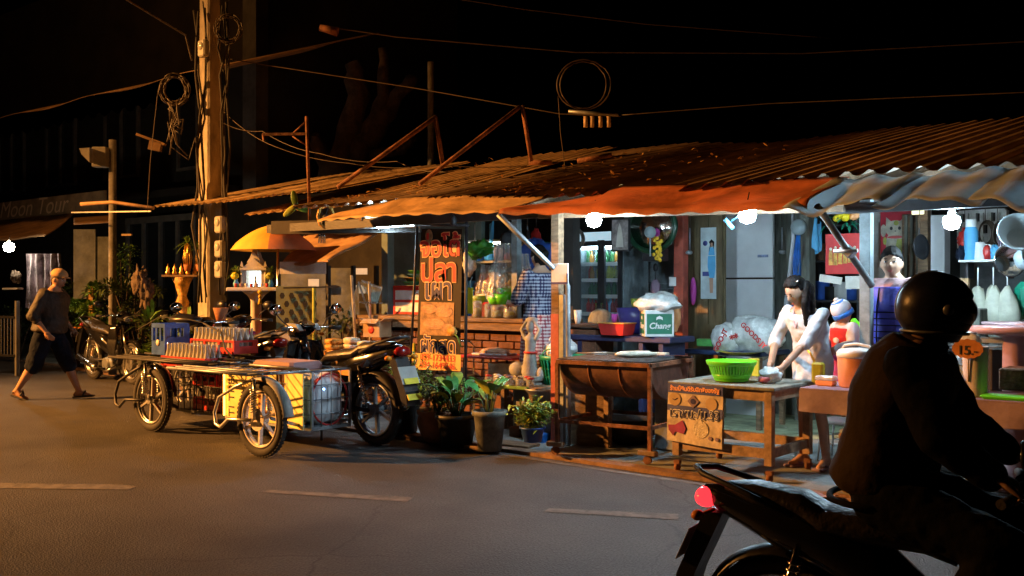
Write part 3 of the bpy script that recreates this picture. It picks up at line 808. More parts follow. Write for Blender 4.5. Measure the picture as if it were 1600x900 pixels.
t = thing('cable_splice', 'dark splice closure at the start of the high wire near the tree', 'splice box', W(510, 45, 15))
b = B(); b.tube([W(500, 43, 15), W(528, 50, 15)], [0.05, 0.07], 8); b.build('sleeve', 'rust', t, world=True)
# street lamp itself, on the near side of the road beyond the left edge, and the one over the house
def street_lamp(label, head, basexy):
    t = thing('street_lamp', label, 'street lamp', (basexy[0], basexy[1], 0), group='street lamps')
    b = B(); b.tube([(basexy[0], basexy[1], 0), (basexy[0], basexy[1], head[2]-0.6)], [0.09, 0.06], 10); b.build('pole', 'steel', t, world=True)
    b = B(); b.tube([(basexy[0], basexy[1], head[2]-0.6), (basexy[0], basexy[1], head[2]+0.05), Vector((head[0], head[1], head[2]+0.18))], 0.035, 8); b.build('arm', 'steel', t, world=True)
    b = B(); b.ball((head[0], head[1], head[2]+0.17), (0.36, 0.16, 0.09), rot=Matrix.Identity(4)); b.build('lamp_head', 'steel', t, world=True)
street_lamp('street lamp across the road beyond the left edge', LAMP_POS, (LAMP_POS.x-1.2, LAMP_POS.y-1.0))

t = thing('street_lamp', 'street lamp on the utility pole arm above the left house', 'street lamp', (-17.2, 7.3, 7.5), group='street lamps')
b = B(); b.ball((-17.2, 7.3, 7.52), (.34, .16, .09)); b.build('lamp_head', 'steel', t, world=True)
b = B(); q = W(330, 0, 14.8); b.tube([Vector((q.x, q.y, 6.6)), Vector((-15.4, 7.9, 7.5)), Vector((-17.0, 7.35, 7.56))], .03, 8); b.build('arm', 'steel', t, world=True)
# left metal pole with loudspeaker
base = W(176, 600, 16.8); base.z = 0.036
t = thing('loudspeaker_pole', 'round grey metal pole carrying a box loudspeaker', 'pole', base)
b = B(); b.cyl((0, 0, 0), (0, 0, HZ(222, 16.8)), 0.068, 0.062, 14); b.build('shaft', 'concrete', t)
q = W(158, 246, 16.7)
b = B(); b.box(tuple(q), (0.24, 0.2, 0.33), rot=rz(YAW), bev=0.01); so = b.build('loudspeaker', 'cloth_plate', t, world=True)
b = B(); mx = Tm(*W(146, 246, 16.6)) @ rz(YAW) @ rx(PI/2)
b.prism([(0, 0.14), (-0.17, 0.13), (-0.13, 0.03), (0, -0.10)], 0.16, mx); b.build('horn', 'cloth_plate', so, world=True)
b = B(); b.box(tuple(W(236, 218, 16.5)), (0.5, 0.1, 0.04), rot=rz(YAW) @ ry(R(20))); b.box(tuple(W(243, 228, 16.5)), (0.2, 0.1, 0.16), rot=rz(YAW) @ ry(R(12)))
tag(b.build('torn_banner', 'brown_tarp'), 'torn scrap of banner on the dark house front', 'banner')

# pollarded tree
def limb(b, pts, rs, seed=0):
    P = []; r = random.Random(seed); RR = []
    for i in range(len(pts)-1):
        for j in range(4):
            u = j/4; p = pts[i].lerp(pts[i+1], u); P.append(p+Vector((r.uniform(-.04, .04), r.uniform(-.04, .04), 0))); RR.append((rs[i]*(1-u)+rs[i+1]*u)*r.uniform(0.88, 1.15))
    P.append(pts[-1]); RR.append(rs[-1]); b.tube(P, RR, 10)
t = thing('pollarded_tree', 'bare pollarded tree rising dark behind the roofs', 'tree', W(525, 640, 20))
b = B(); D = 20
limb(b, [Vector((W(525, 290, D).x, W(525, 290, D).y, 0)), W(528, 285, D), W(545, 220, D), W(560, 150, D), W(550, 98, D)], [0.5, 0.42, 0.30, 0.22, 0.16], 1)
b.build('trunk', 'bark', t, world=True)
for k, (pts, rs) in enumerate(((((548, 250), (590, 200), (620, 150), (645, 120)), (0.28, 0.22, 0.16, 0.12)), (((575, 215), (600, 150), (597, 75)), (0.18, 0.14, 0.08)), (((520, 270), (500, 235), (492, 210)), (0.2, 0.16, 0.1)), (((560, 245), (630, 235), (650, 215)), (0.14, 0.1, 0.06)))):
    b = B(); limb(b, [W(*p, D) for p in pts], rs, k+5); b.build('branch', 'bark', t, world=True)
# ------------------------------------------------------------------ motorcycles and side carts
def wheel(parent, c, r, spokes='cast', m_rim='aluminium', w=0.075, disc=False):
    """a wheel in the local XZ plane"""
    c = Vector(c)
    wt = B(); prof = []
    for k in range(40):
        a = 2*PI*k/40
        prof.append(c+Vector((math.cos(a)*(r-w*0.48), 0, math.sin(a)*(r-w*0.48))))
    wt.tube(prof, w*0.5, 10, closed=True)
    for k in range(52):                     # tread blocks
        a = 2*PI*k/52
        p = c+Vector((math.cos(a)*(r-0.004), 0, math.sin(a)*(r-0.004)))
        wt.box(tuple(p), (0.022, w*0.62, 0.010), rot=ry(-a+PI/2))
    w0 = wt.build('wheel', 'rubber', parent)
    b = B(); rr = r-w-0.004
    b.tube([c+Vector((math.cos(2*PI*k/40)*rr, 0.024, math.sin(2*PI*k/40)*rr)) for k in range(40)], 0.010, 6, closed=True)
    b.tube([c+Vector((math.cos(2*PI*k/40)*rr, -0.024, math.sin(2*PI*k/40)*rr)) for k in range(40)], 0.010, 6, closed=True)
    b.tube([c+Vector((math.cos(2*PI*k/40)*(rr-.004), 0, math.sin(2*PI*k/40)*(rr-.004))) for k in range(40)], 0.018, 6, closed=True)
    b.build('rim', m_rim, w0)
    b = B()
    if spokes == 'cast':
        for k in range(6):
            a = 2*PI*k/6+0.3
            p0 = c+Vector((math.cos(a)*0.04, 0, math.sin(a)*0.04)); p1 = c+Vector((math.cos(a+0.12)*rr, 0, math.sin(a+0.12)*rr))
            b.bar(p0, p1, 0.022, 0.034, up=(0, 1, 0))
    else:
        for k in range(32):
            a = 2*PI*k/32
            b.tube([c+Vector((math.cos(a+0.5*(-1)**k)*0.035, 0.02*(-1)**k, math.sin(a+0.5*(-1)**k)*0.035)), c+Vector((math.cos(a)*rr, 0, math.sin(a)*rr))], 0.0022, 4)
    b.build('spokes', m_rim, w0)
    b = B(); b.cyl(c+Vector((0, -0.05, 0)), c+Vector((0, 0.05, 0)), 0.045, 0.045, 16)
    if disc: b.cyl(c+Vector((0, -0.056, 0)), c+Vector((0, -0.051, 0)), 0.10, 0.10, 28)
    b.build('hub', m_rim, w0)
    return w0

def spring(b, p0, p1, r, turns, th):
    p0, p1 = Vector(p0), Vector(p1); d = (p1-p0); z = d.normalized(); x = z.orthogonal().normalized(); y = z.cross(x)
    n = turns*10
    b.tube([p0+d*(k/n)+(x*math.cos(2*PI*k/10)+y*math.sin(2*PI*k/10))*r for k in range(n+1)], th, 5)

def motorcycle(label, loc, rotz, paint, scale=1.12, group=None, cast=True, plate=None, topcase=False, mirror='mirror_glass', glow=False, seat='seat_vinyl', wheelm='aluminium', cowl=None, name='motorcycle'):
    t = thing(name, label, 'motorcycle', loc, rotz, group, scale)
    xr, xf, r = -0.60, 0.62, 0.295
    wheel(t, (xr, 0, r), r, 'cast' if cast else 'wire', wheelm); wheel(t, (xf, 0, r), r, 'cast' if cast else 'wire', wheelm, w=0.068, disc=True)
    # fork
    b = B()
    for s in (-1, 1):
        b.tube([(xf, s*0.065, r), (xf-0.10, s*0.065, r+0.28), (xf-0.19, s*0.055, r+0.52)], [0.022, 0.02, 0.016], 8)
    b.build('fork', 'chrome', t)
    b = B()
    def fend(x0, a0, a1, w, rad, mat_):
        bb = B()
        def fn(u, v):
            a = a0+(a1-a0)*u; q = (v-0.5)*2
            rr = rad-0.03*q*q
            return Vector((x0+math.cos(a)*rr, q*w, r+math.sin(a)*rr))
        bb.sheet(fn, 16, 6, th=0.004); return bb.build('fender', mat_, t)
    fend(xf, R(20), R(165), 0.055, r+0.035, paint)
    fend(xr, R(15), R(170), 0.07, r+0.04, 'black_plastic')
    # leg shield: curved shell wrapping the steering head
    b = B()
    for s in (-1, 1):
        o = [(0.44, 0.80), (0.50, 0.62), (0.40, 0.40), (0.24, 0.26), (0.10, 0.24), (0.16, 0.36), (0.20, 0.50), (0.30, 0.74)]
        def fn(u, v, s=s):
            k = v*(3); i = min(int(k), 2)
            outer = [(0.40, 0.84), (0.47, 0.62), (0.36, 0.38), (0.16, 0.25)]
            inner = [(0.33, 0.82), (0.30, 0.60), (0.22, 0.42), (0.08, 0.34)]
            a = Vector(outer[i]).lerp(Vector(outer[i+1]), k-i); c = Vector(inner[i]).lerp(Vector(inner[i+1]), k-i)
            p = a.lerp(c, u)
            y = 0.07+0.15*math.sin(PI*min(1, 0.25+0.75*v))*(0.55+0.45*u)
            return Vector((p.x, s*y, p.y))
        b.sheet(fn, 6, 12, th=0.005)
        b.sheet(lambda u, v, s=s: Vector((0.40+0.07*math.sin(v*PI*0.9)-0.24*max(0, v-0.55)-0.02*u*u, s*(0.0+(0.07+0.15*math.sin(PI*min(1, 0.25+0.75*v))*0.55)*u), 0.84-0.59*v)), 6, 12, th=0.004)
    b.build('leg_shield', paint, t)
    # frame spine, engine
    b = B(); b.tube([(0.33, 0, 0.72), (0.22, 0, 0.45), (0.05, 0, 0.40), (-0.20, 0, 0.44), (-0.42, 0, 0.62)], 0.035, 8)
    b.tube([(-0.05, 0, 0.32), (-0.3, 0.07, 0.30), (xr, 0.09, r)], 0.018, 6); b.tube([(-0.05, 0, 0.32), (-0.3, -0.07, 0.30), (xr, -0.09, r)], 0.018, 6)
    b.build('frame', 'dark_steel', t)
    b = B(); b.box((0.03, 0, 0.27), (0.34, 0.17, 0.16), bev=0.04); b.cyl((0.14, 0, 0.30), (0.32, 0, 0.33), 0.075, 0.06, 12); b.cyl((0.0, -0.12, 0.26), (0.0, 0.12, 0.26), 0.085, 0.085, 16); b.build('engine', 'steel', t)
    b = B(); b.tube([(0.22, -0.05, 0.24), (0.10, -0.12, 0.17), (-0.20, -0.14, 0.19)], 0.018, 8); b.tube([(-0.20, -0.14, 0.19), (-0.30, -0.145, 0.21), (-0.78, -0.15, 0.33), (-0.82, -0.15, 0.34)], [0.02, 0.042, 0.05, 0.03], 12); b.build('exhaust', 'chrome', t)
    # body and tail
    b = B()
    secs = [(-0.02, 0.45, 0.05, 0.10), (-0.18, 0.55, 0.10, 0.14), (-0.40, 0.66, 0.12, 0.13), (-0.62, 0.72, 0.11, 0.10), (-0.84, 0.79, 0.07, 0.06), (-0.92, 0.81, 0.03, 0.03)]
    def bf(u, v):
        k = u*(len(secs)-1); i = min(int(k), len(secs)-2); q = k-i
        x, z, w_, h_ = [secs[i][j]*(1-q)+secs[i+1][j]*q for j in range(4)]
        a = 2*PI*v
        return Vector((x, math.cos(a)*w_, z+math.sin(a)*h_))
    b.sheet(bf, 20, 18); b.build('tail_body', paint, t)
    b = B()
    ss = [(0.06, 0.66, 0.05, 0.025), (-0.05, 0.715, 0.09, 0.045), (-0.25, 0.735, 0.12, 0.055), (-0.42, 0.755, 0.125, 0.055), (-0.50, 0.80, 0.115, 0.055), (-0.70, 0.83, 0.10, 0.045), (-0.82, 0.845, 0.05, 0.02)]
    def sf(u, v):
        k = u*(len(ss)-1); i = min(int(k), len(ss)-2); q = k-i; q = q*q*(3-2*q)
        x, z, w_, h_ = [ss[i][j]*(1-q)+ss[i+1][j]*q for j in range(4)]
        a = 2*PI*v
        return Vector((x, math.copysign(abs(math.cos(a))**0.7, math.cos(a))*w_, z+math.sin(a)*h_))
    b.sheet(sf, 24, 20); b.build('seat', seat, t)
    b = B(); b.tube([(-0.52, 0.115, 0.77), (-0.72, 0.125, 0.85), (-0.90, 0.09, 0.90), (-0.96, 0, 0.91), (-0.90, -0.09, 0.90), (-0.72, -0.125, 0.85), (-0.52, -0.115, 0.77)], 0.013, 8); b.build('grab_rail', 'dark_steel', t)
    b = B(); b.ball((-0.91, 0, 0.79), (0.05, 0.085, 0.045)); b.build('tail_light', 'tail_glow' if glow else 'red_lens', t)
    for s in (-1, 1):
        b = B(); b.tube([(-0.86, s*0.06, 0.75), (-0.89, s*0.13, 0.74)], 0.008, 6); b.ball((-0.90, s*0.15, 0.74), (0.025, 0.035, 0.022), 10, 8); b.build('turn_signal', 'amber_lens', t)
    # rear mudguard with plate
    b = B(); b.prism([(-0.82, 0.74), (-0.90, 0.74), (-1.02, 0.47), (-1.04, 0.36), (-0.98, 0.36), (-0.94, 0.48)], 0.15, Tm(0, 0.075, 0) @ rx(PI/2)); mg = b.build('mudguard', 'black_plastic', t)
    b = B(); b.box((-0.985, 0, 0.60), (0.004, 0.20, 0.15), rot=ry(R(24)), bev=0.001); pl = b.build('number_plate', 'cloth_plate', mg)
    if plate:
        lm = ROOTM[t.name]
        for k, sline in enumerate(plate.split('|')):
            o = text(mg, sline, (0, 0, 0), 0.07, 'ink_black')
            o.matrix_local = Tm(-0.990-0.012*(1-k)*0+0.0, 0, 0.625-0.055*k) @ rz(-PI/2) @ rx(PI/2-R(24)*0)
            o.matrix_local = Tm(-0.994+(0.025 if k == 0 else 0.0)*-0+0.004*k*0, 0, 0.63-0.055*k) @ rz(-PI/2) @ rx(PI/2)
    # shocks
    b = B()
    for s in (-1, 1):
        b.cyl((xr, s*0.10, r+0.02), (-0.50, s*0.11, 0.66), 0.012, 0.012, 8); spring(b, (xr+0.01, s*0.10, r+0.06), (-0.51, s*0.11, 0.60), 0.026, 9, 0.005)
    b.build('shock_absorber', 'chrome', t)
    # steering: cowl, handlebar, levers, headlight, mirrors
    cw = cowl or paint
    b = B()
    hs = [(0.50, 0.905, 0.03, 0.03), (0.47, 0.91, 0.075, 0.06), (0.40, 0.925, 0.12, 0.075), (0.31, 0.94, 0.11, 0.06), (0.25, 0.94, 0.05, 0.03)]
    def hf(u, v):
        k = u*(len(hs)-1); i = min(int(k), len(hs)-2); q = k-i
        x, z, w_, h_ = [hs[i][j]*(1-q)+hs[i+1][j]*q for j in range(4)]
        a = 2*PI*v
        return Vector((x, math.cos(a)*w_, z+math.sin(a)*h_))
    b.sheet(hf, 14, 16); b.tube([(0.36, 0, 0.88), (0.30, 0, 0.72)], 0.04, 10)
    ck = b.build('handlebar_cowl', cw, t)
    b = B(); b.ball((0.485, 0, 0.90), (0.03, 0.065, 0.045)); b.build('headlight', 'clear_plastic', ck)
    b = B(); b.box((0.29, 0, 0.985), (0.09, 0.13, 0.02), rot=ry(R(-25)), bev=0.008); b.build('instrument_panel', 'mirror_glass', ck)
    b = B(); b.tube([(0.24, -0.33, 0.945), (0.30, -0.20, 0.955), (0.33, 0, 0.945), (0.30, 0.20, 0.955), (0.24, 0.33, 0.945)], 0.011, 8)
    hb = b.build('handlebar', 'chrome', t)
    for s in (-1, 1):
        b = B(); b.cyl((0.235, s*0.345, 0.945), (0.275, s*0.235, 0.95), 0.018, 0.018, 10); b.build('grip', 'rubber', hb)
        b = B(); b.tube([(0.32, s*0.20, 0.95), (0.31, s*0.33, 0.935)], 0.006, 6); b.build('lever', 'chrome', hb)
        b = B(); b.tube([(0.30, s*0.19, 0.96), (0.33, s*0.25, 1.02), (0.31, s*0.32, 1.075)], 0.006, 6)
        mo = b.build('mirror', 'dark_steel', hb)
        b = B(); mx = Tm(0.305, s*0.34, 1.115) @ ry(R(-100))
        b.lathe([(0.01, -0.03), (0.05, -0.022), (0.062, 0.0), (0.060, 0.004)], n=20, mx=Tm(0.305, s*0.34, 1.115) @ ry(R(-95)) @ Matrix.Diagonal((0.8, 1.15, 1, 1))); b.build('mirror_shell', 'black_plastic', mo)
        b = B(); b.lathe([(0.001, 0.005), (0.056, 0.005), (0.056, 0.007), (0.001, 0.007)], n=20, mx=Tm(0.305, s*0.34, 1.115) @ ry(R(-95)) @ Matrix.Diagonal((0.8, 1.15, 1, 1))); b.build('mirror_glass', mirror, mo)
    b = B(); b.tube([(-0.02, 0.10, 0.18), (-0.14, 0.2, 0.02)], 0.012, 6); b.cyl((0.02, -0.26, 0.20), (0.02, 0.26, 0.20), 0.011); b.cyl((0.02, -0.27, 0.20), (0.02, -0.19, 0.20), 0.02); b.cyl((0.02, 0.27, 0.20), (0.02, 0.19, 0.20), 0.02); b.build('foot_peg', 'dark_steel', t)
    return t

WZ = 0.0
bk2 = Vector((-7.30, 6.50, 0))
m2 = motorcycle('black motorcycle with white mirror trim pulling the yellow side cart', (-7.73, 6.55, 0), PI, 'black_gloss', 1.15, 'motorcycles', cowl='black_gloss', wheelm='steel')
# pale trim on its cowl and striped rear mudguard
b = B()
for s in (-1, 1): b.prism([(0.25, 0.0), (0.45, 0.03), (0.43, 0.06), (0.30, 0.055)], 0.05, Tm(0.0, s*0.10+0.025, 0.93) @ rx(PI/2))
b.build('cowl_trim', 'cloth_plate', m2)
b = B()
for k, (xx, zz) in enumerate(((-1.012, 0.555), (-1.05, 0.43))): b.box((xx, 0, zz), (0.008, 0.156, 0.05), rot=ry(R(24)))
b.build('reflective_stripe', 'yellow', m2)
m1 = motorcycle('dark red tailed motorcycle pulling the black cart of bottle crates', (-9.80, 6.75, 0), PI, 'black_gloss', 1.15, 'motorcycles', plate='6460')
m3 = motorcycle('pink and black motorcycle parked behind the bottle crates', (-10.75, 8.0, 0.035), R(-78), 'pink_paint', 1.12, 'motorcycles', cast=False, cowl='black_gloss')
m4 = motorcycle('black motorcycle with chrome exhaust at the left kerb behind the walking man', (G(176, 596).x, G(176, 596).y, 0.0), R(-4), 'black_gloss', 1.12, 'motorcycles', cast=False)
m5 = motorcycle('dark motorcycle with shiny headlight among the plants beside the pole', (G(236, 588).x, G(236, 588).y+0.2, 0.02), R(-24), 'black_gloss', 1.1, 'motorcycles', cast=False)
m6 = motorcycle('red and black motorcycle parked between the black motorcycle and the crates', (G(285, 590).x-0.4, G(285, 590).y, 0.0), R(160), 'red_plastic', 1.05, 'motorcycles', cast=False)

def side_cart(name, label, wc, x0, x1, y0, y1, zt, zb, dark, wheelm, wr=0.335):
    """wc wheel contact, cage from x0..x1, y0..y1; the bike side is y1"""
    t = thing(name, label, 'side cart', (wc[0], wc[1], 0), 0, 'side carts')
    fm = 'dark_steel' if dark else 'steel'
    lm = 'black_gloss' if dark else 'cloth_plate'
    wx, wy = 0, 0
    X0, X1, Y0, Y1 = x0-wc[0], x1-wc[0], y0-wc[1], y1-wc[1]
    wheel(t, (0, 0, wr), wr, 'cast', wheelm, w=0.085, disc=not dark)
    # axle arms and spring leg outside the wheel
    b = B()
    for s in (-0.075, 0.075): b.tube([(0, s, wr), (-0.01, s, zt-0.04)], 0.016, 8)
    spring(b, (0, -0.085, wr+0.06), (-0.01, -0.085, zt-0.12), 0.030, 10, 0.006)
    spring(b, (0, 0.085, wr+0.06), (-0.01, 0.085, zt-0.12), 0.030, 10, 0.006)
    b.build('shock_absorber', 'chrome', t)
    b = B()
    pts = [(0, -0.10, wr), (-0.34, -0.11, wr-0.015), (-0.46, -0.11, wr-0.10), (-0.55, -0.10, wr-0.08), (-0.60, -0.08, wr+0.02), (-0.56, -0.06, wr+0.16), (-0.35, -0.03, wr+0.27), (-0.02, 0.0, zt-0.02)]
    b.tube(pts, 0.016, 8); b.build('bumper_tube', 'dark_steel' if dark else 'aluminium', t)
    # mudguard
    b = B()
    def fn(u, v):
        a = R(108)-R(100)*u; q = (v-0.5)*2; rr = wr+0.050-0.03*q*q
        return Vector((math.cos(a)*rr, 0.02+q*0.058, wr+math.sin(a)*rr))
    b.sheet(fn, 18, 6, th=0.004); b.build('mudguard', lm, t)
    # top rack with rim rails over the wheel
    b = B()
    yo = -0.13
    for k, yy in enumerate((yo, yo+0.09, yo+0.18, Y0)):
        b.tube([(X0-0.10, yy, zt+0.005*k), (X1-(0.15 if k == 0 else 0.05)*1.0, yy, zt+0.005*k)], 0.013 if k in (0, 3) else 0.009, 8)
    b.tube([(X0-0.10, yo, zt), (X0-0.10, Y1, zt)], 0.013, 8); b.tube([(X1, Y0-0.02, zt), (X1, Y1, zt)], 0.013, 8); b.tube([(X1-0.15, yo, zt), (X1, Y0, zt)], 0.013, 8)
    b.tube([(X0-0.1, Y1, zt), (X1, Y1, zt)], 0.013, 8)
    for k in range(7):
        xx = X0-0.1+(X1-X0)*k/7; b.tube([(xx, yo, zt-0.006), (xx, Y0, zt-0.006)], 0.007, 6)
    b.build('top_rack', fm, t)
    # cage frame
    b = B()
    for xx in (X0, X1):
        for yy in (Y0, Y1): b.bar((xx, yy, zb), (xx, yy, zt), 0.022, 0.022)
        b.bar((xx, Y0, zb), (xx, Y1, zb), 0.025, 0.025)
    for yy in (Y0, Y1): b.bar((X0, yy, zb), (X1, yy, zb), 0.025, 0.025)
    b.bar((X0+0.3, Y0, zb), (X0+0.3, Y1+0.25, zb), 0.03, 0.03); b.bar((X1-0.3, Y0, zb), (X1-0.3, Y1+0.25, zb), 0.03, 0.03)
    b.bar((0, 0.09, wr), (0, Y0, zb+0.02), 0.03, 0.03)
    b.build('cage_frame', fm, t)
    b = B()
    nx = max(3, int((X1-X0)/0.11)); ny = max(3, int((Y1-Y0)/0.11)); nz = 4
    for k in range(1, nx):
        xx = X0+(X1-X0)*k/nx; b.tube([(xx, Y0, zb), (xx, Y0, zt)], 0.0055, 5)
    for k in range(1, ny):
        yy = Y0+(Y1-Y0)*k/ny; b.tube([(X1, yy, zb), (X1, yy, zt)], 0.0055, 5); b.tube([(X0, yy, zb), (X0, yy, zt)], 0.0055, 5)
    for k in range(1, nz):
        zz = zb+(zt-zb)*k/nz
        for (a, c) in (((X0, Y0, zz), (X1, Y0, zz)), ((X1, Y0, zz), (X1, Y1, zz)), ((X0, Y0, zz), (X0, Y1, zz))): b.tube([a, c], 0.0055, 5)
    b.build('cage_mesh', fm, t)
    b = B(); b.box(((X0+X1)/2, (Y0+Y1)/2, zb+0.012), (X1-X0-0.03, Y1-Y0-0.03, 0.012)); b.build('floor_panel', fm, t)
    return t
dm('pale_rim', (0.70, 0.62, 0.54), 0.4, var=0.3, scale=14, bump=0.1)
c2w = G(409, 714)
cart2 = side_cart('side_cart', 'side cart with yellow hand lettered panels nearest the camera', c2w, -8.52, -7.20, 5.90, 6.36, 0.735, 0.20, False, 'pale_rim')
c1w = G(238, 674)
cart1 = side_cart('side_cart', 'black side cart loaded with crates of empty bottles', c1w, c1w[0]-0.55, c1w[0]+1.35, c1w[1]+0.30, c1w[1]+0.85, 0.76, 0.20, True, 'aluminium')
# yellow panels of cart 2
def lp(v): return (v[0]-c2w[0], v[1]-c2w[1], v[2])
b = B(); b.box(lp((-8.10, 5.885, 0.465)), (0.80, 0.012, 0.50), bev=0.002); yp = b.build('side_panel', 'yellow_panel', cart2)
b = B(); b.box(lp((-7.42, 5.87, 0.455)), (0.40, 0.012, 0.51), bev=0.002, rot=rz(R(-14))); b.build('side_panel', 'yellow_panel', cart2)
b = B(); b.box(lp((-7.80, 5.90, 0.50)), (0.30, 0.03, 0.44), bev=0.002, rot=rz(R(12))); b.build('side_panel', 'orange_board', cart2)
b = B(); b.box(lp((-7.9, 6.15, 0.742)), (0.02, 0.42, 0.006)); b.bar(lp((-8.5, 6.37, 0.70)), lp((-7.2, 6.37, 0.70)), 0.015, 0.07); b.build('rear_board', 'orange_board', cart2)
for body, xx, zz, sz in (('TI TREK', -8.40, 0.46, 0.135), ('TAPO', -8.20, 0.52, 0.12)):
    o = text(yp, body, (xx, 5.876, zz), sz, 'ink_black', rot=(PI/2, R(-90), 0))
    o.matrix_local = ROOTM[cart2.name].inverted() @ Tm(xx, 5.8765, zz) @ rx(PI/2) @ rz(PI/2)
b = B(); b.cyl(lp((-8.515, 5.868, 0.23)), lp((-8.515, 5.868, 0.70)), 0.009); b.build('amber_lamp', 'amber_tube', cart2)
b = B(); b.ball(lp(YP(506, 608, 5.88)), (0.012, 0.008, 0.010), 8, 6); b.build('marker_light', 'led_blue', cart2)
# sack in cart 2 and its red hoop, tray and wrapped goods
s0 = Vector((-7.42, 6.13, 0.46))
def sackfn(p, q):
    q = Vector((math.copysign(abs(p.x)**0.55, p.x)*0.19, math.copysign(abs(p.y)**0.55, p.y)*0.215, math.copysign(abs(p.z)**0.5, p.z)*0.235))
    n_ = mnoise.noise(q*9); return q*(1+0.09*n_)+Vector((0, 0, 0.012*math.sin(q.y*40)))
b = B(); b.ball(s0, 1, 28, 18, fn=sackfn); o = b.build('white_sack', 'bag_film'); tag(o, 'crinkled white plastic sack inside the yellow side cart cage', 'sack')
M_ = mat('sack_white', (0.66, 0.68, 0.72), 0.4, var=0.12, scale=5, bump=0.5, bscale=9); o.data.materials[0] = M_
b = B(); 
for dy in (-0.225, 0.0): pass
b.tube([Vector((-7.225, 6.13+0.215*math.cos(a), 0.46+0.24*math.sin(a))) for a in [2*PI*k/28 for k in range(28)]], 0.010, 6, closed=True)
tag(b.build('red_hoop', 'red_plastic'), 'thin red hoop standing behind the cage mesh of the yellow cart', 'hoop')
b = B(); b.box((-7.85, 6.13, 0.745), (0.62, 0.40, 0.10), bev=0.03)
o = b.build('wrapped_parcel', 'pink_cloth'); tag(o, 'white checked cloth bundle lying on the yellow side cart rack', 'bundle')

# ------------------------------------------------------------------ crates and bottles
def crate(label, c, sx, sy, sz, m, rot=0, group=None, solid=False):
    t = thing('bottle_crate', label, 'crate', c, rot, group)
    b = B(); w = 0.012
    for s in (-1, 1):
        # long sides with rails and slots
        b.box((0, s*(sy/2-w/2), sz*0.22), (sx, w, sz*0.44)); b.box((0, s*(sy/2-w/2), sz*0.93), (sx, w, sz*0.14))
        for k in range(4): b.box((-sx/2+w+(sx-2*w)*k/3, s*(sy/2-w/2), sz*0.65), (0.03, w, sz*0.44))
        b.box((s*(sx/2-w/2), 0, sz*0.28), (w, sy-2*w, sz*0.56)); b.box((s*(sx/2-w/2), 0, sz*0.92), (w, sy-2*w, sz*0.16))
        for k in (-1, 1): b.box((s*(sx/2-w/2), k*(sy*0.38), sz*0.7), (w, sy*0.22, sz*0.30))
    b.build('shell', m, t)
    b = B(); b.box((0, 0, 0.012), (sx-2*w, sy-2*w, 0.012))
    for k in range(1, 6): b.box((-sx/2+sx*k/6, 0, sz*0.18), (0.004, sy-2*w, sz*0.3))
    for k in range(1, 4): b.box((0, -sy/2+sy*k/4, sz*0.18), (sx-2*w, 0.004, sz*0.3))
    b.build('divider', m, t)
    return t
bottle0 = None
def bottle(loc, label, group, cap=False):
    global bottle0
    if bottle0 is None:
        b = B(); b.lathe([(0.026, 0), (0.029, 0.01), (0.029, 0.085), (0.026, 0.11), (0.016, 0.15), (0.0125, 0.19), (0.0135, 0.20), (0.0135, 0.215), (0.010, 0.216), (0.010, 0.19), (0.024, 0.09), (0.024, 0.012), (0.002, 0.01)], n=12, mx=Matrix.Scale(1.12, 4))
        bottle0 = b.build('glass_bottle', 'bottle_glass'); o = bottle0
    else:
        o = bottle0.copy(); COL.objects.link(o)
    o.location = loc; tag(o, label, 'bottle', group); return o
bx, by = c1w[0], c1w[1]
yc = by+0.50
cr = []
zt = 0.785
P = YP(262, 520, by+0.42)
crateA = crate('blue crate standing on end beside the red crate on the black cart', (YP(268, 520, by+0.42).x-0.02, by+0.42, zt-0.01), 0.26, 0.30, 0.34, 'blue_plastic', 0, 'bottle crates')
b = B(); b.lathe([(0.001, 0), (0.035, 0), (0.035, 0.003), (0.001, 0.003)], n=18, mx=Tm(0.0, -0.152, 0.13) @ rx(PI/2)); b.build('round_label', 'paper', crateA)
lay = [('red crate with a tall row of empty bottles, nearest the blue crate', 0.10, 0.13, zt, 0.50, 0.30, 'red_plastic'),
       ('dark red crate of bottles at the back of the black cart', 0.62, 0.28, zt+0.0, 0.44, 0.30, 'red_plastic')]
gi = 0
ORD = ['first', 'second', 'third', 'fourth', 'fifth', 'sixth', 'seventh', 'eighth', 'ninth', 'tenth', 'eleventh']
def fill(x0, y0, z, nx, ny, sp, label, grp):
    for i in range(nx):
        for j in range(ny):
            bottle((x0+(i-(nx-1)/2)*sp, y0+(j-(ny-1)/2)*sp, z), '%s, %s from left, row %s' % (label, ORD[i], 'nearest' if j == 0 else ORD[j]+' back'), grp)
def cr_fill(label, blabel, cx, cy, z, sx, sy, sz, m, nx, ny, sp=0.07, grp='empty bottles on the black cart'):
    crate(label, (cx, cy, z), sx, sy, sz, m, 0, 'bottle crates'); fill(cx, cy, z+0.02, nx, ny, sp, blabel, grp)
xA = YP(290, 540, yc-0.1).x
cr_fill('bright red crate with a square handle hole on the black cart', 'empty bottle in the bright red crate', xA+0.36, yc-0.24, zt-0.13, 0.80, 0.26, 0.13, 'red_plastic', 11, 3)
cr_fill('dark red crate behind the bright red one, full of bottles', 'empty bottle in the dark red rear crate', xA+0.40, yc+0.10, zt+0.03, 0.80, 0.30, 0.14, 'red_plastic', 11, 4)
b = B(); b.box((xA+0.42, yc+0.0, zt-0.06), (1.5, 0.62, 0.012)); tag(b.build('plywood_board', 'old_wood'), 'board under the crates on the black side cart', 'board')
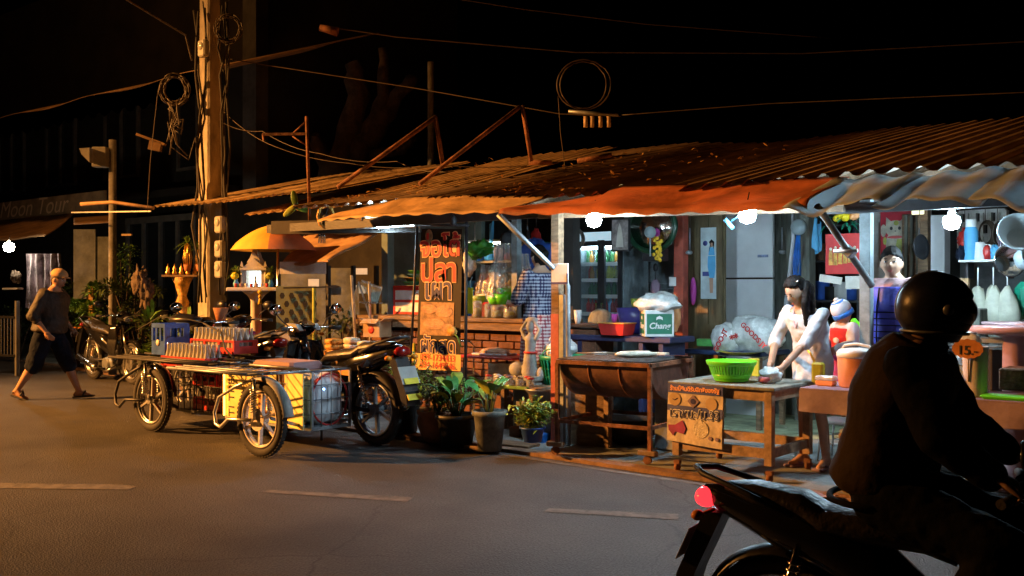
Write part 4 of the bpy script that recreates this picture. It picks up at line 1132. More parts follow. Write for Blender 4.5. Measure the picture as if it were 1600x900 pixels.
for k, (dx, zz) in enumerate(((0.10, 0.24), (0.56, 0.24), (0.10, 0.49), (0.56, 0.49))):
    cr_fill(['red crate at the bottom left inside the black cage', 'red crate at the bottom right inside the black cage', 'red crate at the top left inside the black cage', 'red crate at the top right inside the black cage'][k],
            ['bottle in the cage bottom left crate', 'bottle in the cage bottom right crate', 'bottle in the cage top left crate', 'bottle in the cage top right crate'][k],
            bx+0.28+dx, by+0.55, zz-0.02, 0.42, 0.36, 0.12, 'red_plastic', 5, 2, 0.075, 'bottles inside the black cage')
# rope and black bag on the bottles
b = B(); q = YP(345, 535, yc-0.3)
b.tube([YP(318, 505, yc), YP(345, 520, yc-0.15), YP(352, 545, yc-0.28), YP(365, 560, yc-0.38)], 0.010, 6)
b.tube([YP(215, 515, yc+0.2), YP(250, 495, yc+0.2), YP(290, 498, yc+0.2), YP(320, 505, yc)], 0.006, 6)
tag(b.build('elastic_rope', 'rubber'), 'black elastic rope lying over the empty bottles', 'rope')
b = B(); b.ball(YP(288, 500, yc+0.25), (0.26, 0.14, 0.07), fn=lambda p, q: q*(1+0.3*mnoise.noise(p*2.5))); tag(b.build('black_bag', 'black_plastic'), 'crumpled black bag lying behind the blue crate', 'bag')
# ------------------------------------------------------------------ lamps that are lit
def bulb(label, p, r=0.055, m='bulb_glow', drop=0.12):
    t = thing('hanging_bulb', label, 'light bulb', p, 0, 'lit bulbs')
    b = B(); b.lathe([(0.010, -r*1.0), (r*0.8, -r*0.75), (r*1.05, 0), (r*0.95, r*0.6), (r*0.5, r*0.85), (0.01, r*0.9)], n=20); b.build('bulb', m, t)
    b = B(); b.lathe([(0.026, 0), (0.030, 0.02), (0.022, 0.05), (0.008, 0.06)], c=(0, 0, r*0.9), n=12); b.build('socket', 'white_plastic', t)
    b = B(); b.tube([(0, 0, r*0.9+0.05), (0.01, 0.01, r*0.9+drop)], 0.005, 5); b.build('cord', 'black_plastic', t)
    return t
bulb('bright white bulb under the orange awning near the refrigerator', YP(928, 344, 7.3), 0.065)
bulb('bright white bulb under the orange awning in front of the white panel', YP(1168, 336, 7.15), 0.065)
bulb('bright white bulb hanging in the right kitchen before the thermos shelf', YP(1487, 347, 8.25), 0.062)
bulb('warm glowing bulb under the far left brown awning', W(14, 386, 17.2), 0.085, 'warm_glow')
q = YP(600, 353, 7.9)
t = thing('fluorescent_fixture', 'long tube lamp fixture glowing white above the counter', 'tube lamp', q)
b = B(); b.box((0.02, 0.02, -0.005), (1.05, 0.05, 0.035), bev=0.005); b.build('housing', 'white_plastic', t)
b = B(); b.cyl((-0.06, -0.035, -0.005), (0.10, -0.035, -0.005), 0.022); b.build('tube', 'bulb_glow', t)
b = B(); b.cyl((0.10, -0.022, -0.005), (0.50, -0.022, -0.005), 0.012); b.build('tube_end', 'tube_glow', t)
q = YP(757, 379, 10.0)
t = thing('fluorescent_fixture', 'short warm tube lamp inside the stall beyond the flower baskets', 'tube lamp', q)
b = B(); b.box((0, 0, 0.02), (0.62, 0.05, 0.03)); b.build('housing', 'white_plastic', t)
b = B(); b.cyl((-0.28, 0, -0.012), (0.28, 0, -0.012), 0.014); b.build('tube', mat('tube_yellow', (1, 1, 1), 0.5, var=0, bump=0, emit=(1, 0.95, 0.7), es=22), t)
b = B(); b.tube([YP(1133, 343, 7.3), YP(1145, 357, 7.3)], 0.018, 8); b.bar(YP(1143, 345, 7.3), YP(1158, 335, 7.2), 0.01, 0.01)
tag(b.build('lamp_clamp', 'sky_blue'), 'small turquoise clamp hanging left of the second white bulb', 'clamp')

# ------------------------------------------------------------------ the tall banner in its frame
YB = 7.72
t = thing('banner_stand', 'tall dark food banner with orange and red lettering in a thin steel frame', 'banner', (YP(687, 577, YB).x, YB, 0.036))
b = B(); b.tube([YP(652, 352, YB+.02), YP(640, 596, YB-.05)], 0.014, 8); b.tube([YP(729, 345, YB+.02), YP(727, 606, YB-.05)], 0.017, 8); b.tube([YP(648, 352, YB), YP(732, 352, YB)], 0.013, 8)
b.build('frame', 'dark_steel', t, world=True)
TL, TR, BL, BR = YP(658, 357, YB-.02), YP(722, 358, YB-.02), YP(650, 577, YB-.06), YP(719, 580, YB-.06)
def bl(u, v, off=0.0): 
    p = TL.lerp(TR, u).lerp(BL.lerp(BR, u), v); return p+Vector((0, -off+0.002*math.sin(u*5+v*9), 0))
b = B(); b.sheet(lambda u, v: bl(u, v), 10, 30, th=0); banner = b.build('banner', 'banner_dark', t, world=True)
b = B(); b.sheet(lambda u, v: bl(-0.02+1.03*u, 0.885+0.115*v, 0.003), 10, 4); b.build('yellow_strip', 'banner_yellow', t, world=True)
def btext(s, u, v, size, m, m2, off2=0.016, sx=1.0, off1=0.004):
    p = bl(u, v, 0.0065)
    if m2: text(banner, s, p, size, m2, offset=off2, sx=sx)
    text(banner, s, p-Vector((0, 0.0025, 0)), size, m, offset=off1, sx=sx)
btext('จ่อโต้', 0.50, 0.135, 0.29, 'ink_red', 'ink_orange', 0.014, 1.0)
btext('ปลา', 0.47, 0.305, 0.34, 'ink_red', 'ink_orange', 0.015, 1.0, 0.007)
btext('เผา', 0.47, 0.435, 0.31, 'ink_navy', 'ink_pale', 0.015, 1.0, 0.006)
btext('ผักสด', 0.50, 0.83, 0.23, 'ink_navy', 'ink_pale', 0.012, 0.95, 0.003)
btext('099-1734433', 0.50, 0.914, 0.098, 'ink_red', None, sx=.98, off1=0.0)
btext('094-1649546', 0.50, 0.968, 0.098, 'ink_red', None, sx=.98, off1=0.0)
# food photograph printed on it
mat('food_print', (0.48, 0.27, 0.13), 0.5, var=0.6, scale=11, bump=0.0, col2=(0.16, 0.08, 0.035)); M['food_print'] = MATS['food_print']
b = B(); b.sheet(lambda u, v: bl(0.07+0.78*u, 0.52+0.235*v, 0.006), 6, 6); fp = b.build('food_picture', 'food_print', t, world=True)
b = B()
for (u, v, ru, rv) in ((0.28, 0.57, .18, .035), (0.62, 0.585, .20, .045), (0.40, 0.675, .26, .04), (0.72, 0.70, .14, .03)):
    c0 = bl(u, v, 0.010); b.prism([(math.cos(k*PI/9)*ru*0.62, math.sin(k*PI/9)*rv*1.46) for k in range(18)], 0.002, Tm(*c0) @ rx(PI/2))
b.build('printed_dish', 'fish_flesh', fp, world=True)
b = B(); c0 = bl(0.22, 0.055, 0.012); b.prism([(math.cos(k*PI/9)*.055, math.sin(k*PI/9)*.075) for k in range(18)], 0.002, Tm(*c0) @ rx(PI/2)); b.build('printed_bowl', 'food_print', fp, world=True)
c0 = bl(0.85, 0.72, 0.03)
t = thing('artificial_flower', 'pale artificial bloom hooked on the lower right of the banner', 'flower', c0)
b = B(); b.ball((0, 0, 0), (0.07, 0.03, 0.05), fn=lambda p, q: q*(1+.3*mnoise.noise(p*3))); b.build('petals', 'food_gold', t)
b = B(); b.tube([(0, 0, 0), (0.09, -.01, -.06), (0.13, 0, -.16)], 0.008, 5); b.build('stalk', 'leaf', t)
t = thing('hanging_lantern', 'small black lantern hanging over the tall banner', 'lantern', YP(708, 345, 7.6))
b = B(); b.lathe([(0.02, -.05), (0.035, -.03), (0.04, .03), (0.02, .05), (0.004, .07)], n=6); b.build('cage', 'dark_steel', t)
b = B(); b.tube([(0, 0, .06), (0, 0, .16)], 0.004, 5); b.build('hook', 'dark_steel', t)

# ------------------------------------------------------------------ counter of shop A
YC = 8.7
x0, x1 = YP(548, 495, YC).x, YP(868, 495, YC).x
zc = YP(700, 496, YC).z
t = thing('counter', 'long wooden counter on a brick base behind the banner', 'counter', ((x0+x1)/2, YC, 0.036))
b = B(); b.box(((x0+x1)/2, YC+0.25, zc-0.02), (x1-x0, 0.55, 0.045), bev=0.006); b.box(((x0+x1)/2, YC+0.02, zc-0.09), (x1-x0, 0.04, 0.09)); b.build('counter_top', 'old_wood', t, world=True)
b = B(); r = random.Random(2)
for row in range(11):
    zz = 0.08+row*0.085
    if zz > zc-0.14: break
    n_ = int((x1-x0)/0.24)
    for k in range(n_):
        b.box((x0+0.12+k*0.24+(row % 2)*0.12-0.06, YC+0.10+r.uniform(-.004, .004), zz), (0.225, 0.10, 0.072), bev=0.006)
b.build('brick_base', 'brick', t, world=True)
b = B(); b.box(((x0+x1)/2, YC+0.14, (zc-0.1+.04)/2), (x1-x0, 0.06, zc-0.14)); b.build('mortar', 'dark_wall', t, world=True)
# crate stack on the counter
fa = YP(648, 462, 9.3)
t = thing('storage_box', 'red and white striped plastic box on the counter by the teal wall', 'box', (fa.x, 9.35, zc+0.004))
w_ = YP(672, 460, 9.2).x-YP(622, 460, 9.2).x; h_ = (484-442)/F*depth(fa)
b = B(); b.box((0, 0, h_/2), (w_, 0.3, h_), bev=0.01); b.build('body', 'white_plastic', t)
b = B()
for zz in (0.02, h_*0.5, h_-0.02): b.box((0, -0.152, zz), (w_*1.01, 0.008, 0.03))
b.box((-w_/2+0.015, -0.152, h_/2), (0.03, 0.009, h_)); b.box((0, 0, h_+0.012), (w_*1.02, 0.31, 0.025)); b.build('red_band', 'red_plastic', t)
for k, (m_, l_) in enumerate((('teal_plastic', 'green basket directly on the striped box'), ('food_gold', 'orange tray in the stack on the striped box'), ('sky_blue', 'light blue basin atop the stack on the striped box'), ('leaf_big', 'dark green basin in the stack on the striped box'))):
    b = B(); z0 = zc+h_+0.035+0.048*k; rr = 0.22-0.02*k
    b.lathe([(rr*0.75, 0), (rr, 0.045), (rr+0.01, 0.05), (rr*0.9, 0.045), (rr*0.7, 0.008)], c=(fa.x+0.02+0.01*k, 9.35, z0), n=24)
    tag(b.build('basin', m_), l_, 'basin', 'stacked basins')
def lump(name, label, cat, c, r, m, seed=0, amp=0.25, fr=2.2, group=None, n=26):
    b = B(); b.ball(c, r, n, int(n*.65), fn=lambda p, q: q*(1+amp*mnoise.noise(p*fr+Vector((seed*3.1, 0, 0)))+0.4*amp*mnoise.noise(p*fr*3+Vector((seed, 5, 0)))))
    return tag(b.build(name, m), label, cat, group)
lump('plastic_bag', 'translucent bag beside the striped box', 'bag', (YP(672, 460, 9.2).x, 9.2, zc+.12), (0.08, 0.1, 0.12), 'bag_film', 3)

# flower baskets and wrapped gift stuff on the counter
def foliage_ball(b, c, r, n, L, w, seed, up=0.3, droop=0.4):
    rr = random.Random(seed)
    for i in range(n):
        a, e = rr.uniform(0, 2*PI), rr.uniform(-0.4, 1.45)
        d = Vector((math.cos(a)*math.cos(e), math.sin(a)*math.cos(e), math.sin(e)))
        p = Vector(c)+Vector((d.x*r[0], d.y*r[1], d.z*r[2]))*rr.uniform(0.45, 1.0)
        d2 = (d+Vector((rr.uniform(-.7, .7), rr.uniform(-.7, .7), rr.uniform(-.4, .7)))).normalized()
        b.leaf(p, d2, L*rr.uniform(.6, 1.3), w*rr.uniform(.7, 1.2), droop=droop, seg=2)
def wrapped(label, px, py, Y, s, seed, m='clear_plastic'):
    t = thing('gift_basket', label, 'gift basket', YP(px, py, Y), 0, 'wrapped baskets on the counter')
    b = B(); r = random.Random(seed)
    b.lathe([(0.10*s, 0), (0.13*s, 0.10*s), (0.12*s, 0.11*s), (0.09*s, 0.01)], n=18); b.build('basket', 'green_plastic' if seed % 2 else 'white_plastic', t)
    b = B()
    for k in range(16): b.ball((r.uniform(-.10, .10)*s, r.uniform(-.08, .08)*s, (0.11+r.uniform(0, .16))*s), r.uniform(.02, .04)*s, 8, 6)
    b.build('contents', ['fish_flesh', 'food_white', 'cardboard'][seed % 3], t)
    b = B()
    def fn(u, v):
        a = 2*PI*u; rr = (0.14*(1-v)**0.6+0.012+0.09*max(0, v-0.8)*3)*s*(1+0.18*math.sin(a*7+seed)*(0.3+v)+0.1*math.sin(a*13))
        return Vector((math.cos(a)*rr, math.sin(a)*rr*0.8, (0.08+0.42*v)*s))
    b.sheet(fn, 48, 8); b.build('clear_wrap', m, t)
    return t
wrapped('clear wrapped basket with a tall pointed plastic tip', 787, 470, 9.0, 1.35, 1)
wrapped('clear wrapped basket beside the older person', 760, 472, 9.1, 0.9, 2)
wrapped('crinkled wrapped bundle near the slim grey post', 815, 468, 9.3, 1.1, 3)
wrapped('low wrapped bundle in front at the counter middle', 775, 475, 8.85, 0.75, 5)
def bowl(label, c, r, h, m, cat='bowl', group=None, th=0.006, name='bowl', n=24):
    b = B(); b.lathe([(r*0.6, 0), (r*0.85, h*0.4), (r, h), (r-th, h), (r*0.82, h*0.42), (r*0.55, th)], c=c, n=n)
    return tag(b.build(name, m), label, cat, group)
for k, (px, Y, r_, h_, m_, l_) in enumerate(((747, 8.95, .09, .10, 'leaf_yellow', 'pale green cup of seasoning on the counter left of the jars'), (771, 8.86, .08, .12, 'white_plastic', 'white tub behind the glass jars'), (783, 8.86, .09, .12, 'green_plastic', 'green tub on the counter behind the glass jars'))):
    bowl(l_, (YP(px, 470, Y).x, Y, zc+0.16), r_, h_, m_)
b = B(); xx0, xx1 = YP(742, 480, 8.9).x, YP(800, 480, 8.9).x
b.box(((xx0+xx1)/2, 8.95, zc+0.145), (xx1-xx0, 0.26, 0.02))
for xx in (xx0+.02, xx1-.02): b.box((xx, 8.95, zc+0.07), (0.02, 0.24, 0.13))
tag(b.build('small_shelf', 'clear_plastic'), 'low clear rack holding tubs on the counter', 'rack')
for k, (px, m_, l_) in enumerate(((746, 'yellow', 'glass jar of yellow pickles at the left of the counter'), (762, 'white_plastic', 'tall clear jar at the counter middle'), (775, 'leaf_yellow', 'wide clear jar of yellow green herbs'), (792, 'leaf_yellow', 'round clear bowl of greens on the counter'))):
    x_ = YP(px, 490, 8.78).x
    t = thing('glass_jar', l_, 'jar', (x_, 8.78+0.02*k, zc+0.003), 0, 'jars on the counter')
    rr = (0.055, 0.05, 0.085, 0.08)[k]; hh = (0.20, 0.17, 0.15, 0.13)[k]
    b = B(); b.lathe([(rr*.9, 0), (rr, .02), (rr, hh*.85), (rr*.8, hh), (rr*.77, hh), (rr*.9, hh*.8), (rr*.9, .015)], n=20); b.build('glass', 'clear_plastic', t)
    b = B(); b.ball((0, 0, hh*.3), (rr*.8, rr*.8, hh*.28), fn=lambda p, q: q*(1+.2*mnoise.noise(p*4))); b.build('contents', m_, t)
t = thing('snack_packet', 'yellow packet with a dark oval mark on the counter by the plaid shirt', 'packet', (YP(832, 480, 8.8).x, 8.8, zc+.003))
b = B(); b.box((0, 0, .075), (0.17, 0.07, 0.15), bev=0.03); b.build('packet', 'yellow', t)
b = B(); b.prism([(math.cos(k*PI/9)*.04, math.sin(k*PI/9)*.025) for k in range(18)], 0.003, Tm(0.01, -.036, .09) @ rx(PI/2)); b.build('printed_mark', 'ink_navy', t)
lump('herb_bunch', 'bunch of green herbs in the hand of the person in plaid', 'herbs', YP(832, 440, 8.9), (0.09, .08, .11), 'leaf', 4, .5, 3)
t = thing('plastic_sign', 'yellow plastic sign hooked on the right post of the banner frame', 'tag', YP(734, 470, 7.8))
b = B(); b.box((0, 0, 0), (0.085, 0.008, 0.27), bev=.002); b.build('sheet', 'yellow', t)
b = B(); b.tube([(0, 0, .13), (-.01, .02, .2), (.01, .03, .25)], .004, 5); b.build('hook', 'steel', t)
# shelves behind shop A with goods
YS = 10.2
t = thing('goods_shelf', 'dim shelf of goods behind the flower baskets', 'shelf', (YP(780, 450, YS).x, YS, .036))
xa_, xb_ = YP(730, 420, YS).x, YP(868, 420, YS).x
for zz in (1.0, 1.45, 1.85):
    b = B(); b.box(((xa_+xb_)/2, YS, zz), (xb_-xa_, 0.3, 0.03)); b.build('board', 'grey_paint_steel', t, world=True)
b = B()
for xx in (xa_, xb_): b.box((xx, YS, 1.0), (0.04, 0.3, 2.0))
b.build('upright', 'dark_steel', t, world=True)
r = random.Random(21)
gm = ['red_plastic', 'bright_blue', 'leaf_big', 'white_plastic', 'sky_blue', 'black_pot', 'food_gold', 'pink_cloth', 'teal_plastic', 'paper']
gn = {'red_plastic': 'red', 'bright_blue': 'blue', 'leaf_big': 'green', 'white_plastic': 'white', 'sky_blue': 'light blue', 'black_pot': 'black', 'food_gold': 'amber', 'pink_cloth': 'pale pink', 'teal_plastic': 'teal', 'paper': 'cream'}
for row, zz in enumerate((1.016, 1.466, 1.866)):
    for k in range(9):
        m_ = gm[(k*3+row*4) % 10]; xx = xa_+0.12+(xb_-xa_-0.24)*k/8
        b = B(); hh = r.uniform(.10, .24)
        if (k+row) % 3: b.box((xx, YS-.05, zz+hh/2), (r.uniform(.07, .12), .12, hh), bev=.012)
        else: b.lathe([(.04, 0), (.045, .02), (.045, hh*.7), (.02, hh*.85), (.02, hh)], c=(xx, YS-.05, zz), n=12)
        tag(b.build('package', m_), '%s package, %s from the left on the %s board of the dim shelf' % (gn[m_], ['first', 'second', 'third', 'fourth', 'fifth', 'sixth', 'seventh', 'eighth', 'last'][k], ['lower', 'middle', 'top'][row]), 'package', 'goods on the dim shelf')
lump('hanging_sack', 'blue net sack hanging right of the slim grey post', 'sack', YP(838, 400, 9.6), (0.22, .15, .22), 'blue_plastic', 6, .4)
dm('bag_green', (.05, .30, .04), .3, var=.5, bump=.6, bscale=14)
lump('hanging_bag', 'green plastic bags hanging under the warm tube lamp', 'bag', YP(748, 390, 9.4), (0.17, .12, .10), 'bag_green', 7, .8)
lump('hanging_bag', 'white bag hanging left of the older person', 'bag', YP(733, 410, 9.4), (0.08, .08, .16), 'bag_film', 8, .4)
b = B(); b.box(tuple(YP(757, 478, 9.7)), (0.5, .1, .4), bev=.01); tag(b.build('blue_chair_back', 'bright_blue'), 'blue plastic chair back behind the counter', 'chair')

# ------------------------------------------------------------------ garden corner: potted plants
def pot(label, px, py, r_, h_, m, style, kind, seed, group='potted plants at the kerb', z=0.03, tall=1.0):
    p = G(px, py, z); p.z = z
    t = thing('potted_plant', label, 'potted plant', p, 0, group)
    b = B()
    if style == 'round': b.lathe([(r_*.55, 0), (r_*.8, h_*.2), (r_, h_*.6), (r_*.92, h_*.85), (r_*.98, h_*.9), (r_*1.02, h_), (r_*.9, h_), (r_*.85, h_*.85), (r_*.6, h_*.8)], n=28)
    else: b.lathe([(r_*.7, 0), (r_*.92, h_*.86), (r_*1.04, h_*.88), (r_*1.05, h_), (r_*.95, h_), (r_*.88, h_*.88), (.01, h_*.86)], n=28)
    b.build('pot', m, t)
    b = B(); b.lathe([(r_*.9, h_*.86), (r_*.5, h_*.9), (0.005, h_*.9)], n=16, cap=False); b.build('soil', 'soil', t)
    r = random.Random(seed)
    st = B(); lf = B(); lf2 = B()
    if kind == 'bush':
        for k in range(15):
            a = r.uniform(0, 2*PI); q = r.uniform(.05, .30)*tall; hh = r.uniform(.22, .42)*tall
            e = Vector((math.cos(a)*q, math.sin(a)*q, h_+hh)); st.tube([(0, 0, h_*.85), (e.x*.4, e.y*.4, h_+hh*.5), e], .006, 5)
            for j in range(56):
                u = r.uniform(.35, 1.05); c = Vector((e.x*u, e.y*u, h_*.85+(e.z-h_*.85)*u))+Vector((r.gauss(0, .05), r.gauss(0, .05), r.gauss(0, .04)))
                (lf if r.random() < .5 else lf2).leaf(c, (r.uniform(-1, 1), r.uniform(-1, 1), r.uniform(-.2, 1)), r.uniform(.04, .085), r.uniform(.016, .03), seg=2)
    else:
        for k in range(16 if kind == 'broad' else 8):
            a = 2*PI*k/8+r.uniform(-.3, .3); lean = r.uniform(.15, .75); L = r.uniform(.20, .34)*tall; sl = r.uniform(.12, .34)*tall
            d = Vector((math.cos(a)*lean, math.sin(a)*lean, 1)).normalized(); e = Vector((0, 0, h_*.88))+d*sl
            st.tube([(math.cos(a)*.02, math.sin(a)*.02, h_*.85), e], .007, 5)
            d2 = (d+Vector((math.cos(a), math.sin(a), 0))*.5).normalized()
            (lf if k % 3 else lf2).leaf(e, d2, L, L*(.42 if kind == 'broad' else .55), droop=.35, seg=6)
    st.build('stem', 'leaf_dark', t); lf.build('leaves', 'leaf_big' if kind != 'bush' else 'leaf', t); lf2.build('yellow_leaves', 'leaf_yellow', t)
    return t
pot('terracotta pot with a feathery yellow green bush', 684, 690, .20, .30, 'terracotta', 'round', 'bush', 1, tall=.8)
pot('wide black pot with broad leaved plant, yellow outer leaves', 714, 697, .20, .30, 'black_pot', 'taper', 'broad', 2, tall=.92)
pot('tall ribbed grey pot with a few big leaves', 765, 703, .155, .36, 'grey_pot', 'taper', 'big', 3, tall=.88)
pot('dark pot with a small bush behind the motorcycle wheel', 632, 680, .17, .34, 'black_pot', 'taper', 'bush', 4)
pot('black bucket with bright upright leaves beside the orange post', 852, 640, .20, .5, 'black_pot', 'taper', 'broad', 5, tall=1.0)
for k, (px, py, w_, l_, tx) in enumerate(((640, 690, .5, .16, 'under the terracotta pot'), (720, 706, .5, .18, 'under the wide black pot'), (790, 704, .45, .22, 'right of the ribbed grey pot'))):
    b = B(); q = G(px, py); b.box((q.x, q.y+.12, .03), (w_, l_, .055), rot=rz(.1), bev=.006); tag(b.build('wood_plank', 'old_wood'), 'weathered plank on the pavement edge ' + tx, 'plank', 'planks under the pots')

# statue
q = YP(828, 612, 7.95)
t = thing('garden_statue', 'white plaster lady statue on a pedestal by the plants', 'statue', (q.x, 7.95, 0.036))
b = B(); b.box((0, 0, .26), (.26, .26, .52), bev=.02); b.box((0, 0, .55), (.30, .30, .05), bev=.01); b.build('pedestal', 'concrete', t)
b = B(); z0 = .58
b.cone((0, 0, z0+.02), .085, (0, 0, z0+.22), .06); b.cone((0, 0, z0+.22), .05, (0.01, 0, z0+.36), .06); b.ball((0.01, -.01, z0+.49), (.042, .045, .055))
b.cone((.01, 0, z0+.36), .03, (.01, 0, z0+.45), .022)
for s in (-1, 1): b.cone((.01+s*.07, 0, z0+.37), .024, (.01+s*.12, 0, z0+.46), .02); b.cone((.01+s*.12, 0, z0+.46), .018, (.01+s*.05, 0, z0+.55), .016)
b.ball((0.01, 0.02, z0+.56), (.075, .05, .03)); b.ball((-.16, 0, z0+.05), (.10, .08, .08)); b.ball((.13, 0.02, z0+.02), (.05, .05, .07))
o = b.build('figure', mat('plaster', (.34, .35, .34), .7, var=.25, bump=.25), t); remesh(o, .008, 3)
b = B(); b.tube([(math.cos(a)*.065+.01, math.sin(a)*.065, z0+.23) for a in [2*PI*k/12 for k in range(12)]], .012, 6, closed=True); b.build('sash', 'red_plastic', t)

# display table with red top, jars table, box stacks behind plants
q0, q1 = YP(722, 556, 8.1), YP(800, 556, 8.1)
t = thing('folding_table', 'small red topped table behind the banner with a wrapped tray', 'table', ((q0.x+q1.x)/2, 8.2, .036))
zt_ = q0.z
b = B(); b.box(((q0.x+q1.x)/2, 8.3, zt_), (q1.x-q0.x+.1, .55, .025), bev=.006); b.build('table_top', 'red_plastic', t, world=True)
for sx_ in (-1, 1):
    for sy_ in (-1, 1):
        b = B(); b.tube([((q0.x+q1.x)/2+sx_*.30, 8.3+sy_*.22, zt_-.012), ((q0.x+q1.x)/2+sx_*.34, 8.3+sy_*.24, .036)], .014, 6); b.build('leg', 'dark_steel', t, world=True)
t = thing('food_tray', 'tray of pale sliced food in film on the red table', 'tray', ((q0.x+q1.x)/2-.02, 8.25, zt_+.016))
b = B(); b.box((0, 0, .01), (.42, .28, .02), bev=.006); b.build('tray', 'white_plastic', t)
b = B(); b.ball((0, 0, .03), (.19, .12, .05), fn=lambda p, q: q*(1+.25*mnoise.noise(p*4))); b.build('food', 'fish_flesh', t)
q0, q1 = YP(742, 602, 7.6), YP(838, 604, 7.6)
t = thing('jar_table', 'low wooden table with a green cloth edge and small jars', 'table', ((q0.x+q1.x)/2, 7.7, .036)); zt_ = q0.z
b = B(); b.box(((q0.x+q1.x)/2, 7.8, zt_), (q1.x-q0.x, .42, .03), bev=.004); b.build('table_top', 'table_wood', t, world=True)
b = B(); b.box(((q0.x+q1.x)/2-.05, 7.585, zt_+.012), ((q1.x-q0.x)*.9, .03, .03), bev=.004); b.build('cloth_edge', 'leaf', t, world=True)
for sx_ in (-1, 1):
    for sy_ in (-1, 1):
        b = B(); b.box(((q0.x+q1.x)/2+sx_*.32, 7.8+sy_*.17, zt_/2), (.045, .045, zt_-.05)); b.build('leg', 'old_wood', t, world=True)
for k in range(9):
    xx = q0.x+.10+(k % 5)*.135; yy = 7.70+.13*(k//5)
    t = thing('condiment_jar', 'small glass jar, %s in the %s row on the low table' % (['first', 'second', 'third', 'fourth', 'fifth'][k % 5], 'front' if k < 5 else 'back'), 'jar', (xx, yy, zt_+.016), 0, 'small jars on the low table')
    b = B(); b.lathe([(.038, 0), (.042, .01), (.042, .06), (.034, .075), (.03, .075), (.036, .055), (.036, .012)], n=14); b.build('glass', 'clear_plastic', t)
    b = B(); b.lathe([(.036, .075), (.036, .09), (.002, .092)], n=14); b.build('lid', ['red_plastic', 'white_plastic', 'purple_cloth', 'chrome'][k % 4], t)
def cbox(name, label, cat, px0, py0, px1, py1, Y, dep, m, bev=.006, group=None):
    b = B(); fbox(b, px0, py0, px1, py1, Y, dep, bev); return tag(b.build(name, m), label, cat, group)
q = YP(580, 527, 8.45)
t = thing('cardboard_box', 'open cardboard box with red print before the counter left of the banner', 'box', q, .15)
b = B(); b.box((0, .12, .10), (.26, .24, .20), bev=.003); b.build('carton', 'cardboard', t)
for (c_, d_, r_) in (((-.15, .12, .205), (.10, .24, .006), ry(R(28))), ((.15, .12, .205), (.10, .24, .006), ry(R(-32))), ((0, -.03, .20), (.25, .09, .006), rx(R(35)))):
    b = B(); b.box(c_, d_, rot=r_); b.build('flap', 'cardboard', t)
b = B(); b.lathe([(.02, 0), (.045, 0), (.045, .002), (.02, .002)], n=20, mx=Tm(0, -.002, .09) @ rx(PI/2)); b.build('printed_ring', 'red_plastic', t)
cbox('styrofoam_box', 'pale box standing behind the low jar table', 'box', 762, 568, 822, 606, 8.05, .3, 'food_white')
cbox('blue_box', 'bright blue plastic box on the pavement behind the pots', 'box', 821, 677, 848, 697, 7.45, .22, 'bright_blue', .01)
pot('small blue pot with thin grass leaves on the bright blue box', 832, 690, .11, .13, 'blue_plastic', 'taper', 'bush', 8, z=.16, tall=.45)
cbox('brick_stack', 'short stack of bricks beside the bright blue box', 'bricks', 795, 668, 812, 682, 7.6, .15, 'brick')
cbox('leaning_board', 'leaning brown board under the low jar table', 'board', 772, 620, 822, 690, 8.0, .03, 'brick')
b = B(); q = YP(878, 650, 8.0)
b.lathe([(.24, 0), (.25, .04), (.24, .1), (.25, .34), (.24, .36), (.22, .36), (.22, .1)], c=(q.x, 7.75, .036), n=24); tag(b.build('stone_barrel', 'concrete'), 'stained white concrete drum behind the left grill legs', 'drum')
b = B(); b.lathe([(.10, 0), (.20, .10), (.22, .12), (.21, .12), (.09, .02)], c=(q.x-.02, 7.75, .40), n=24); tag(b.build('metal_bowl', 'steel'), 'shallow metal bowl on the stained concrete drum', 'bowl')
# teal laundry basket with a bag in it
q = YP(880, 560, 8.15)
t = thing('laundry_basket', 'large teal green basket behind the orange post', 'basket', (q.x-.0, 8.15, .5))
b = B()
rr, hh = .24, .32
b.lathe([(rr*.75, 0), (rr*.78, .03), (rr*.74, .03)], n=30)
b.lathe([(rr*.98, hh-.05), (rr*1.05, hh), (rr*.99, hh), (rr*.95, hh-.05)], n=30)
for k in range(30):
    a = 2*PI*k/30; b.bar((math.cos(a)*rr*.76, math.sin(a)*rr*.76, 0.02), (math.cos(a)*rr*.97, math.sin(a)*rr*.97, hh-.04), .032, .006)
for zz in (.10, .18): b.lathe([(rr*(.78+.65*zz), zz), (rr*(.79+.65*zz), zz+.015), (rr*(.76+.65*zz), zz)], n=30)
b.build('shell', 'teal_plastic', t)
b = B(); b.tube([(math.cos(a)*.10, -rr*.9, hh+math.sin(a)*.07) for a in [PI*k/10 for k in range(11)]], .008, 6); b.build('handle', 'teal_plastic', t)
b = B(); b.box((q.x, 8.15, .27), (.4, .36, .46), bev=.01); tag(b.build('wooden_stand', 'old_wood'), 'dark stand under the teal basket', 'stand')
lump('plastic_bag', 'clear grey bag in the teal basket', 'bag', (q.x-.02, 8.12, .86), (.17, .13, .14), 'bag_film', 9, .4)

